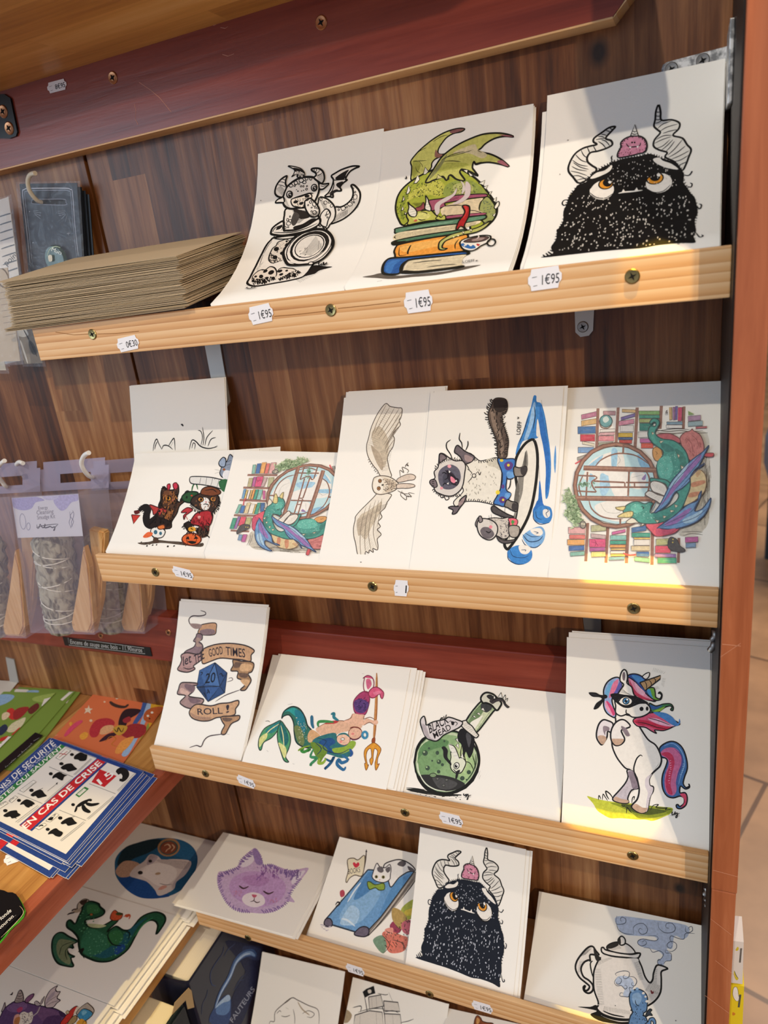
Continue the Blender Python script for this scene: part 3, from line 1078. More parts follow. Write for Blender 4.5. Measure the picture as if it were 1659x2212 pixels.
# row four
card('M', 'card with a fluffy lilac cat face, lying above the lowest ledge', (370, 1946), (633, 2028), (483, 1802), (721, 1846), yb=0.427, yt=0.53, sag=0.0, hide=0,
     backs=((0.0035, -0.0015, 0), (0.006, 0.0, 0)), **bk('lilac cat face card'))
card('N', 'card with a white cat sitting on a blue book', (653, 2027), (935, 2113), (738, 1810), (985, 1862), yb=0.441, yt=0.530, sag=0.002)
card('O', 'smaller horned monster card on the lowest ledge', (875, 2092), (1107, 2161), (907, 1786), (1137, 1835), yb=0.440, yt=0.508, sag=0.003,
     backs=((0.0035, -0.001, 0), (0.0060, -0.001, 0)), **bk('small horned monster card'))
card('P', 'card with an ink teapot and a small blue creature, lower right corner', (1125, 2168), (1525, 2290), (1168, 1931), (1517, 1994), yb=0.441, yt=0.532, sag=0.003,
     backs=((0.0005, -0.0006, 0),), **bk('teapot card'))
# row five
card('Q', 'card with a faint outline drawing of a sleeping animal, under the lowest ledge', (515, 2330), (705, 2385), (571, 2052), (740, 2103), yb=0.425, yt=0.50, sag=0.003, hide=0)
card('R', 'card with an ink sailing ship flying a pirate flag', (715, 2330), (930, 2400), (762, 2108), (970, 2172), yb=0.441, yt=0.515, sag=0.003, hide=0)
card('S', 'card with the brown ear of an animal, half out of view', (925, 2350), (1130, 2400), (966, 2174), (1165, 2225), yb=0.440, yt=0.515, sag=0.003, hide=0)
# ================================================================== brown envelopes on the top ledge
KR = [paper(c, 0.4, 0.8) for c in ('c4b090', 'cdb999', 'b8a382')]
rnd = random.Random(11)
NE = 42
tilt = math.radians(9.0)
for i in range(NE):
    t = i / (NE - 1)
    z = -0.0112 + 0.0352 * t
    top = i == NE - 1
    x0 = -0.508 + rnd.uniform(-0.0012, 0.0012) + 0.004 * t + (-0.010 if i < 3 or top else 0)
    x1 = -0.3315 + rnd.uniform(-0.0011, 0.0011) + (0.003 * math.sin(i * 0.55)) * 0.6 + (-0.003 if i < 2 else 0)
    y0 = 0.429 + rnd.uniform(-0.0006, 0.0008)
    y1 = 0.520 + rnd.uniform(-0.002, 0.001)
    bm = bmesh.new()
    nx, ny = 10, 3
    ph = rnd.uniform(0, 6); am = rnd.uniform(0.0, 0.00028)
    th = 0.00045
    lift = 0.0012 if top else 0
    cols = []
    for k in range(nx + 1):
        a = k / nx; x = x0 + (x1 - x0) * a
        dz = am * math.sin(ph + a * 5) - 0.0035 * (1 - a) * (1 - t) ** 2 * 0.5 + 0.0012 * (1 - a) * t
        row = []
        for j in range(ny + 1):
            b_ = j / ny; y = y0 + (y1 - y0) * b_
            zz = z + dz + (y - y0) * math.tan(tilt) + lift * b_
            row.append((x, y, zz + 1.45))
        cols.append(row)
    tv = [[bm.verts.new((x, y, zz + th)) for x, y, zz in r] for r in cols]
    bv = [[bm.verts.new((x, y + (0.0002 if j == 0 else 0), zz)) for j, (x, y, zz) in enumerate(r)] for r in cols]
    for k in range(nx):
        for j in range(ny):
            bm.faces.new([tv[k][j], tv[k + 1][j], tv[k + 1][j + 1], tv[k][j + 1]])
            bm.faces.new([bv[k][j], bv[k][j + 1], bv[k + 1][j + 1], bv[k + 1][j]])
        bm.faces.new([tv[k][0], bv[k][0], bv[k + 1][0], tv[k + 1][0]])
        bm.faces.new([tv[k][ny], tv[k + 1][ny], bv[k + 1][ny], bv[k][ny]])
    for j in range(ny):
        bm.faces.new([tv[0][j], tv[0][j + 1], bv[0][j + 1], bv[0][j]])
        bm.faces.new([tv[nx][j], bv[nx][j], bv[nx][j + 1], tv[nx][j + 1]])
    bmesh.ops.recalc_face_normals(bm, faces=bm.faces)
    o = obj('envelope', bm, KR[rnd.randrange(3)], None, (x0, y0, z + 1.45))
    if top:
        tag(o, 'topmost brown kraft envelope of the stack on the top ledge, its upper face showing', 'envelope', 'brown envelopes on the top ledge')
    else:
        tag(o, 'brown kraft envelope in the thick stack on the top ledge, only its edge showing', 'envelope', 'brown envelopes on the top ledge')

# ================================================================== hanging goods on hooks
M_BAG = glassy('clear_plastic', 'dfe6f2', 0.05, 0.06, 0.6)
M_BAG2 = glassy('cloudy_plastic', 'b9b2c4', 0.22, 0.22, 0.15)
M_BAGD = glassy('cloudy_header', 'a9a2bb', 0.62, 0.25, 0.05)


def hook(label, pts, m, r=0.0021):
    P = [on_y(p, y) for (p, y) in pts]
    P = catmull(P, False, 5)
    bm = bmesh.new(); add_tube(bm, [V3(p) for p in P], r, 10)
    bmesh.ops.recalc_face_normals(bm, faces=bm.faces)
    tag(obj('cup_hook', bm, m, None, tuple(P[0])), label, 'hook', 'hooks on the back panel')


M_IVORY = flat('d8cfba', 0.35, 0, 0.5)
hook('ivory curved hook holding the dark badge bag', [((106, 432), 0.54), ((92, 437), 0.528), ((78, 431), 0.520), ((64, 412), 0.514), ((60, 392), 0.511), ((65, 378), 0.509), ((76, 374), 0.507)], M_IVORY, 0.0019)
hook('white hook holding the clear bag with the tied sage bundle', [((215, 1030), 0.54), ((204, 1031), 0.50), ((192, 1028), 0.478), ((180, 1013), 0.468), ((176, 998), 0.464), ((182, 984), 0.461), ((192, 978), 0.458)], M_WHITEP, 0.0021)
hook('white hook at the far left edge of the shelf panel', [((40, 1055), 0.54), ((16, 1052), 0.49), ((4, 1040), 0.48), ((-8, 1022), 0.472), ((-2, 1006), 0.468), ((10, 995), 0.464)], M_WHITEP, 0.0021)
hook('white hook between the two sage bags', [((52, 1030), 0.54), ((44, 1012), 0.50), ((36, 1004), 0.49), ((42, 998), 0.485), ((50, 1001), 0.482)], M_WHITEP, 0.0021)


def quad_surf(TL, TR, BL, y, yb=None):
    tl, tr, bl = on_y(TL, y), on_y(TR, y), on_y(BL, yb or y)
    S = Surf([bl, tl], tr - tl)
    if S.N[0][1] > 0: S = Surf([bl, tl], tr - tl, -1)
    return S


def z_surf(TL, TR, BL, z):
    tl, tr, bl = on_z(TL, z), on_z(TR, z), on_z(BL, z)
    S = Surf([bl, tl], tr - tl)
    if S.N[0][2] < 0: S = Surf([bl, tl], tr - tl, -1)
    return S


def part(name, S, th, m, parent, label=None):
    o = obj(name, sheet_mesh(S, th), m, parent, tuple(S.at(0, 0)))
    if label: o['label'] = label
    return o


# dark badge card in a clear bag
pk = empty('badge_pack', tuple(on_y((110, 430), 0.525))); tag(pk, 'dark badge card with a green round badge in a shiny clear bag', 'pack')
S = quad_surf((42, 397), (166, 395), (75, 716), 0.5265)
bc = part('backing_card', S, 0.0006, flat('1d2230', 0.4), pk)
pr = Print(S, (0, 380, 4.608))
pr.run('''
l c9cfdd 5 300,870 262,500 225,180 245,135 300,125 640,122 700,135 722,170 745,480 780,800
l aab3c8 3 322,870 282,500 246,190 262,155 310,147 630,142 685,152 704,180 728,480 762,800
F 15171c 8b93a4 4 330,235 480,232 640,232 655,262 640,290 340,278 318,258
l d5dbe8 3 330,350 380,345
l d5dbe8 3 330,360 410,368
l d5dbe8 3 340,370 405,395
l d5dbe8 3 345,380 400,425
l d5dbe8 3 575,352 650,350
l d5dbe8 3 580,372 645,366
l d5dbe8 3 590,398 650,378
l d5dbe8 3 610,430 655,385
l d5dbe8 3 650,460 665,400
l d5dbe8 3 705,510 690,420
l f2f4fa 4 665,575 700,570
l f2f4fa 4 682,555 684,592
o dfe4ef 330,665 4 4 0
o dfe4ef 295,355 4 4 0
''')
pr.build(bc, 'printed_frame')
bd = on_y((120, 560), 0.5225)
bm = bmesh.new()
bmesh.ops.create_cone(bm, cap_ends=True, segments=40, radius1=0.0125, radius2=0.0112, depth=0.003)
bmesh.ops.rotate(bm, verts=bm.verts, cent=(0, 0, 0), matrix=Matrix.Rotation(math.radians(90), 3, 'X'))
bmesh.ops.translate(bm, verts=bm.verts, vec=V3(bd))
bg_ = obj('badge', bm, flat('1d4136', 0.25, 0.1, 0.6), pk, tuple(bd)); bg_['label'] = 'dark green round badge lettered Much'
Sb = Surf([bd + np.array([-0.0125, -0.0031, -0.0125]), bd + np.array([-0.0125, -0.0031, 0.0125])], (0.025, 0, 0)); Sb.N = [np.array([0, -1.0, 0])] * 2
pb = Print(Sb, (0, 380, 4.608))
pb.run('''
t e8ece6 505,745 58 22 Much
l b9c7ad 4 470,800 490,740 540,705 600,715 640,760
f d7d2c2 480,795 515,790 520,845 488,850
''')
pb.build(bg_, 'printed_lettering')
S = quad_surf((34, 393), (172, 391), (66, 735), 0.5195)
part('plastic_bag', S, 0.0003, M_BAG, pk, 'shiny clear plastic bag')
for k, (a, c) in enumerate((((50, 400), (176, 404)), ((54, 402), (184, 412)), ((58, 404), (192, 420)))):
    S = quad_surf(a, c, (a[0] + 34, 716), 0.5300 + 0.0015 * k)
    o = obj('badge_pack', sheet_mesh(S, 0.0006), flat('23262c', 0.35), None, tuple(S.at(0, 0)))
    tag(o, 'dark pack hanging behind the front badge bag, only its right edge showing', 'pack', 'dark packs behind the badge bag')


def paper_pack(label, TL, TR, BL, y, col, lines, bagged=True):
    e = empty('hanging_pack', tuple(on_y(TL, y))); tag(e, label, 'pack')
    S = quad_surf(TL, TR, BL, y)
    c = part('backing_card', S, 0.0006, paper(col, 0.1), e)
    if lines:
        p = Print(S, (0, 0, 1)); p.run(lines); p.build(c, 'printed_text')
    if bagged:
        S2 = quad_surf((TL[0] - 5, TL[1] - 6), (TR[0] + 6, TR[1] - 5), (BL[0] - 4, BL[1] + 6), y - 0.004)
        part('plastic_bag', S2, 0.0003, M_BAG, e)
    return e


ll = '\n'.join('l 6a7078 1.6 %d,%d %d,%d %d,%d' % (-6 + i * 2, 470 + i * 17, 12 + i * 2, 464 + i * 17, 34 + i * 1.5, 458 + i * 17) for i in range(11)) + '\nt 4a5058 14,575 18 -42 point.for'
paper_pack('pale card with tiny writing in a clear bag, left of the dark badge card', (-60, 452), (18, 425), (-8, 790), 0.515, 'd9d4cf', ll)
ll2 = '\n'.join('l 7a7068 1.6 %d,%d %d,%d' % (-4 + i * 2, 620 + i * 13, 18 + i * 2, 616 + i * 13) for i in range(9)) + '\nO - 6b5a48 2 6 600 12 22 -20'
paper_pack('beige card with a coiled charm hanging below the envelopes, at the left edge', (-50, 585), (16, 578), (-20, 782), 0.46, 'b8aa98', ll2)
paper_pack('small grey bagged charm hanging just left of the top ledge end', (22, 640), (62, 636), (53, 786), 0.505, '8c8478',
           'f d0cfc8 30,708 50,706 62,722 50,728 34,722\nf 4a4a44 62,735 72,742 80,762 72,766 64,752\nl d9d7cf 3 44,735 52,760 60,785\nl 2a2824 2 50,710 66,740 80,770')
paper_pack('narrow pale pack hanging at the far left edge below the beige card', (-60, 690), (-12, 688), (-34, 800), 0.49, 'c9bda8', '')


# sage packs: clear box with header, label, tied bundle and wood sticks
def sage_pack(dx, dy, yf, yb_, label, full=True):
    def sh(p): return (p[0] + dx, p[1] + dy)
    e = empty('sage_pack', tuple(on_y(sh((190, 1028)), yf))); tag(e, label, 'pack')
    hd = quad_surf(sh((86, 999)), sh((235, 987)), sh((89, 1062)), yb_ - 0.002)
    # header plate with a hang slot
    W, H = hd.w, hd.h
    bm = bmesh.new()
    sx0, sx1, sy0, sy1 = 0.30 * W, 0.75 * W, 0.26 * H, 0.56 * H
    r = 0.008
    def rect(x0, x1, y0, y1): 
        vs = [bm.verts.new(hd.at(a, b_, 0)) for a, b_ in ((x0, y0), (x1, y0), (x1, y1), (x0, y1))]; bm.faces.new(vs)
    rect(0, sx0, 0, H - r); rect(sx1, W, 0, H - r); rect(sx0, sx1, 0, sy0); rect(sx0, sx1, sy1, H - r)
    rect(r * 0.6, W - r * 0.6, H - r, H)
    obj('header', bm, M_BAGD, e, tuple(hd.at(0, 0)))
    A = on_y(sh((25, 1073)), yf); B = on_y(sh((169, 1065)), yf); C = on_y(sh((66, 1367)), yf); D = on_y(sh((205, 1371)), yf)
    d = np.array([0, yb_ - yf, 0])
    bm = bmesh.new()
    v = [bm.verts.new(p) for p in (A, B, D, C, A + d, B + d, D + d, C + d)]
    for q in ((0, 1, 2, 3), (1, 5, 6, 2), (4, 0, 3, 7), (3, 2, 6, 7), (4, 5, 6, 7)):
        bm.faces.new([v[k] for k in q])
    obj('plastic_box', bm, M_BAG2, e, tuple(C))
    # bundle
    def cyl(p0, p1, r0, r1, seg, bump, seed, y, flatk=1.0):
        rr = random.Random(seed); bm = bmesh.new()
        P0, P1 = V3(on_y(sh(p0), y)), V3(on_y(sh(p1), y)); n = 26
        t = (P1 - P0).normalized(); s = t.cross(Vector((0, 1, 0))).normalized(); u = Vector((0, 1, 0))
        rings = []
        for i in range(n + 1):
            f = i / n; rad = r0 + (r1 - r0) * f
            rad *= min(1.0, 0.55 + 3.2 * min(f, 1 - f) ** 0.7)
            rings.append([bm.verts.new(P0.lerp(P1, f) + (s * math.cos(a) + u * math.sin(a) * flatk) * rad * (1 + rr.uniform(-bump, bump))) for a in [2 * math.pi * k / seg for k in range(seg)]])
        for a, b2 in zip(rings, rings[1:]):
            for k in range(seg):
                ff = bm.faces.new([a[k], a[(k + 1) % seg], b2[(k + 1) % seg], b2[k]]); ff.smooth = True
        bm.faces.new(rings[0]); bm.faces.new(rings[-1])
        bmesh.ops.recalc_face_normals(bm, faces=bm.faces)
        return bm, P0, P1, s, u
    ym = (yf + yb_) / 2
    bm, P0, P1, s, u = cyl((112, 1150), (140, 1364), 0.0195, 0.0175, 22, 0.10, 5, ym + 0.002)
    sg = obj('sage_bundle', bm, M_SAGE, e, tuple(P0))
    bm = bmesh.new()
    for (f0, f1, ph) in ((0.10, 0.20, 0), (0.20, 0.28, 1), (0.28, 0.20, 0), (0.40, 0.52, 1), (0.52, 0.40, 0), (0.60, 0.72, 0), (0.84, 0.74, 1), (0.84, 0.82, 0)):
        pts = []
        for k in range(9):
            a = math.pi * (k / 8) + math.pi
            f = f0 + (f1 - f0) * k / 8
            rad = 0.0201 - 0.0018 * f
            pts.append(P0.lerp(P1, f) + s * math.cos(a) * rad + u * math.sin(a) * rad)
        add_tube(bm, pts, 0.0006, 6)
    obj('binding_string', bm, flat('e6e2d8', 0.7), sg, tuple(P0))
    for (q, seed, yy, c) in (((( (190, 1142), (225, 1150), (216, 1300), (200, 1370), (168, 1362), (172, 1345), (196, 1210))), 3, ym, 0), (((178, 1180), (190, 1225), (200, 1345), (190, 1368), (160, 1366), (152, 1350), (166, 1270)), 4, yf + 0.008, 1)):
        bm = bmesh.new()
        add_prism(bm, [on_y(sh(p), yy) for p in q], (0, 0.009, 0))
        bmesh.ops.recalc_face_normals(bm, faces=bm.faces)
        es = [x for x in bm.edges]
        bmesh.ops.bevel(bm, geom=es, offset=0.0016, segments=2, affect='EDGES')
        obj('wood_stick', bm, M_STICK, e, tuple(on_y(sh(q[0]), yy)))
    if full:
        LS = quad_surf(sh((25, 1076)), sh((169, 1067)), sh((38, 1162)), yf + 0.0012)
        lb = part('paper_label', LS, 0.0003, paper('d6d4dc', 0.05), e)
        p = Print(LS, (0, 960, 4.1475))
        p.run('''
f a9a3cf 110,480 300,465 400,500 320,520 280,575 200,590 120,560
f b4aed6 520,455 690,440 700,500 640,520 590,580 540,590 480,510
f c3bfdd 380,455 520,455 500,490 440,500 400,490
T 6a6878 0 345,585 430,578 342,555 Energy
T 6a6878 0 330,630 480,615 327,592 Cleansing
T 6a6878 0 335,672 495,660 332,636 Smudge Kit
l 3e3c46 6 330,715 335,750 350,745 360,715 380,745 400,738 405,712 400,745 430,742 450,735 470,745 490,738 490,765 480,770 500,735 522,715
l 3e3c46 4 325,745 400,725 520,712
O - 8a8aa6 3 205 690 26 70 -6
O - 8a8aa6 3 255 735 16 32 0
l 70708a 3 650,590 662,620 655,660 640,700 650,740
l 70708a 3 625,600 630,660 620,700 640,750
l 70708a 3 660,600 630,640 660,690 630,750
''')
        p.build(lb, 'printed_label')
    return e


M_SAGE, nt, b = new_mat('dried_sage')
b.inputs['Roughness'].default_value = 0.9
g = nt.nodes.new('ShaderNodeTexCoord'); nz = nt.nodes.new('ShaderNodeTexNoise'); nz.inputs['Scale'].default_value = 110; nz.inputs['Detail'].default_value = 6; nz.inputs['Distortion'].default_value = 1.5
mpp = nt.nodes.new('ShaderNodeMapping'); mpp.inputs['Scale'].default_value = (1, 1, 0.35)
rp = nt.nodes.new('ShaderNodeValToRGB'); rp.color_ramp.elements[0].position = 0.36; rp.color_ramp.elements[0].color = (*hexc('55503f'), 1)
rp.color_ramp.elements[1].position = 0.55; rp.color_ramp.elements[1].color = (*hexc('b5b09c'), 1)
nt.links.new(g.outputs['Object'], mpp.inputs[0]); nt.links.new(mpp.outputs[0], nz.inputs['Vector']); nt.links.new(nz.outputs['Fac'], rp.inputs['Fac']); nt.links.new(rp.outputs['Color'], b.inputs['Base Color'])
bp = nt.nodes.new('ShaderNodeBump'); bp.inputs['Distance'].default_value = 0.002; nt.links.new(nz.outputs['Fac'], bp.inputs['Height']); nt.links.new(bp.outputs['Normal'], b.inputs['Normal'])
M_STICK = wood('palo_santo', ['b07f45', 'd0a064', 'dcb07a', 'e6c08c'], 'Z', 2.0, None, 0.7, 0.4, 1.2, 0.2)
sage_pack(0, 0, 0.455, 0.493, 'clear bag with lilac labelled card, string-tied sage bundle and wood sticks')
sage_pack(-148, 8, 0.452, 0.490, 'sage and wood stick bag cut by the left edge of the photo', False)
sage_pack(108, -2, 0.500, 0.5375, 'sage bag hanging behind the second ledge end, mostly hidden', False)

# black label holder on the lower batten
S = quad_surf((135, 1376), (324, 1399), (140, 1394), RAILY - 0.001)
lh = part('label_holder', S, 0.0008, flat('101012', 0.25, 0, 0.5), case, 'black strip label under the sage bags')
p = Print(S, (0, 1350, 4.1475))
p.run('''
L b9b9b4 2.5 610,112 1290,208 1300,258 618,180 610,112
T c9c9c4 0 630,168 1275,245 628,128 Encens de sauge avec bois - 11.90euros
''')
p.build(lh, 'printed_text')

# ================================================================== on the left shelf
def shelf_card(name, label, TL, TR, BL, z, col, group=None, cat='card', th=0.0005):
    S = z_surf(TL, TR, BL, z)
    o = obj(name, sheet_mesh(S, th), paper(col, 0.05, 0.5), None, tuple(S.at(0, 0)))
    tag(o, label, cat, group)
    return S, o


GZ = -0.4615
green = []
for i, (a, b_, c, z, lab) in enumerate((
        ((42, 1484), (176, 1492), (-110, 1650), GZ + 0.0003, 'lowest green picture card in the fan on the left shelf'),
        ((28, 1488), (162, 1494), (-125, 1640), GZ + 0.0012, 'middle green picture card in the fan on the left shelf'),
        ((8, 1494), (120, 1497), (-140, 1625), GZ + 0.0021, 'top green picture card with red and white checks on the left shelf'))):
    green.append(shelf_card('greeting_card', lab, a, b_, c, z, '7a9440', 'green cards on the left shelf'))
p = Print(green[2][0], (0, 1350, 4.1475))
p.run('''
f 8fb0d0 -60,640 60,620 130,640 60,700 -60,730
f 9db35a 330,640 620,600 520,720 420,700 300,680
f c8342c 60,770 110,745 150,800 120,850 80,830
f e0c9a4 20,800 60,780 90,800 60,840 20,850
f 9c2a28 120,780 180,740 260,740 200,820 130,850
f d8cfa8 60,950 100,890 170,850 230,830 200,900 120,960
f 27304a -40,960 40,890 70,930 10,990
f 6a2a22 250,760 330,700 350,740 280,800
p e8e2d8 395,665 490,640 440,700 370,730
p c23028 340,770 405,735 330,820 270,830
p e8e2d8 270,835 330,825 260,905 205,910
p c23028 170,920 235,912 150,990 100,985
p e8e2d8 70,1000 140,1000 60,1070 10,1060
p c23028 10,1010 80,990 40,1035 -20,1050
p e8e2d8 -30,1070 40,1060 0,1110 -50,1120
''')
p.build(green[2][1], 'printed_picture')
p = Print(green[0][0], (0, 1350, 4.1475))
p.run('''
p e8e2d8 580,640 665,592 600,700 530,705
p c23028 500,720 570,710 500,790 420,800
p e8e2d8 410,805 470,800 390,880 330,885
p c23028 310,895 365,888 290,965 240,970
p e8e2d8 200,1000 250,975 150,1070 110,1085
p d06a2a 60,1120 120,1085 70,1140 30,1150
f 9db35a 400,1000 330,1080 200,1180 120,1220 160,1160
''')
p.build(green[0][1], 'printed_picture')
p = Print(green[1][0], (0, 1350, 4.1475))
p.run('''
f d9d2c8 150,570 230,562 260,600 200,625 130,610
f 8fb0d0 250,590 350,590 300,640 230,632
p e8e2d8 620,600 655,600 560,680 540,670
''')
p.build(green[1][1], 'printed_picture')
shelf_card('greeting_card', 'pale blank card lying in the left corner of the shelf', (-130, 1462), (40, 1472), (-200, 1530), GZ + 0.0002, 'cfc6ba')
so, oo = shelf_card('greeting_card', 'orange picture card with a red-haired rider and stars', (210, 1490), (362, 1518), (98, 1612), GZ, 'd8744a')
p = Print(so, (0, 1350, 4.1475))
p.run('''
f 3d5a9a 1290,660 1330,670 1290,790 1230,880 1180,920 1200,860 1260,760
f 9cb8d8 1330,670 1370,680 1330,800 1290,900 1210,1060 1140,1170 1090,1160 1170,1040 1250,900
f d9a428 1365,680 1500,700 1440,900 1380,1190 1240,1170 1300,1000 1340,860
f 8a9a40 1290,960 1330,880 1330,1000 1250,1180 1180,1160
f b85a2a 1300,780 1370,740 1470,740 1440,850 1370,880 1290,850
o e8e0d0 1325,815 12 10 0
o e8e0d0 1362,785 12 10 0
o 2a1a14 1340,840 8 6 0
f 9c2a30 1170,890 1290,895 1310,950 1250,1010 1130,1010 1080,960
f b8303a 820,900 870,850 960,835 1020,860 1020,900 950,905 900,950 870,1000 820,1005 800,960
f e0a878 900,940 940,905 1010,900 1015,940 960,975 900,980
f 3a1a28 890,1040 960,980 1040,960 1090,950 1000,1010 910,1045
f 2e1c24 1060,880 1090,790 1150,750 1260,760 1230,800 1150,850 1130,900 1080,940
l 3c2a26 18 985,685 1010,710 1060,730 1120,735 1150,710
f c89a3a 1010,940 1060,900 1140,910 1120,960 1060,990
l 2a1a1e 5 1020,930 1050,960 1060,920 1090,960 1110,920
f 9a2a34 1100,850 1160,820 1170,860 1120,880
f e89a4a 1030,1140 1090,1040 1200,1000 1160,1080 1080,1150
l c8762a 5 940,1050 990,1000 1040,1020 1000,1070 1050,1090
f e8d4b8 760,750 785,745 795,720 805,748 830,752 808,770 812,795 785,780 755,795 768,770
o e8d4b8 1048,655 14 12 0
o e8c8a8 937,690 10 8 0
o e8c8a8 815,858 14 12 0
f e6a03c 720,985 760,960 790,975 780,1010 740,1030 715,1010
l d84a6a 30 580,1000 640,930 700,880 740,860
f e6a03c 620,880 640,870 650,890 630,905
l e8c8a8 6 470,1000 520,985
l d84a6a 10 500,1030 560,1010
''')
p.build(oo, 'printed_picture')

# black strip label between the cards
S = z_surf((76, 1582), (92, 1588), (-60, 1700), GZ + 0.0035)
o = obj('shelf_label', sheet_mesh(S, 0.0006), flat('121214', 0.3), None, tuple(S.at(0, 0))); tag(o, 'black strip label lying between the green cards and the safety stickers', 'label')
p = Print(S, (0, 1350, 4.1475)); p.run('L b0b0aa 2.5 300,1040 352,1012 348,1045 60,1330 20,1330\nT b8b8b0 0 60,1290 300,1075 40,1270 (petits cadeaux)'); p.build(o, 'printed_text')

# safety notice stack
SAF = [((113, 1594), (310, 1667), (-64, 1755))]
offs = [(0, 0, 0), (2, 4, 0), (8, 7, 1), (-6, 2, 5), (14, 12, 3), (24, 6, -3), (30, 14, -2), (3, 20, 6), (-20, 24, 16), (-12, 22, 18), (8, 30, 10), (12, 34, 8)]
M_SAFE = paper('e9e4dc', 0.03, 0.35)
for i in range(len(offs) - 1, -1, -1):
    dx, dy, rr = offs[i]
    z = -0.4555 - 0.0005 * i + 0.0003
    tl = (113 + dx, 1594 + dy - rr * 0.5); tr = (310 + dx + rr * 0.1, 1667 + dy); bl = (-64 + dx - rr, 1755 + dy)
    S = z_surf(tl, tr, bl, z)
    n = 'safety notice sticker' 
    o = obj('safety_notice', sheet_mesh(S, 0.0004), M_SAFE, None, tuple(S.at(0, 0)))
    lab = 'topmost blue-bordered safety notice, its green and red bands fully readable' if i == 0 else 'blue-bordered safety notice in the stack, only its edges showing'
    tag(o, lab, 'sticker', 'safety notices stacked on the left shelf')
    p = Print(S, (0, 1440, 4.1475), base=0.00003)
    W, H = S.w, S.h
    k = p.mi('1f3f86')
    def rc(a0, a1, b0, b1, c='1f3f86'):
        p.k += 1; m = p.mi(c)
        p.tris.append((p.k, m, [np.array((a0 * W, b0 * H)), np.array((a1 * W, b0 * H)), np.array((a1 * W, b1 * H)), np.array((a0 * W, b1 * H))]))
    rc(0, 0.05, 0, 1); rc(0.0, 1, 0, 0.045); rc(0.955, 1, 0, 1); rc(0, 1, 0.955, 1)
    SAFE_LAST = (p, S, o)
    if i in (5, 6, 8):
        def q(a, b_): return np.array((a * W, b_ * H))
    if i == 0: break
    # band ends that show at the card edges
    rc(0.45, 0.515, 0, 1, 'c8232b'); rc(0.515, 0.525, 0, 1); rc(0.44, 0.45, 0, 1); rc(0.0, 0.12, 0, 1)
    for (a, c_) in ((0.62, '1a1a1a'), (0.8, '1a1a1a')):
        p.k += 1
    p.build(o, 'printed_notice')
p, S, o = SAFE_LAST
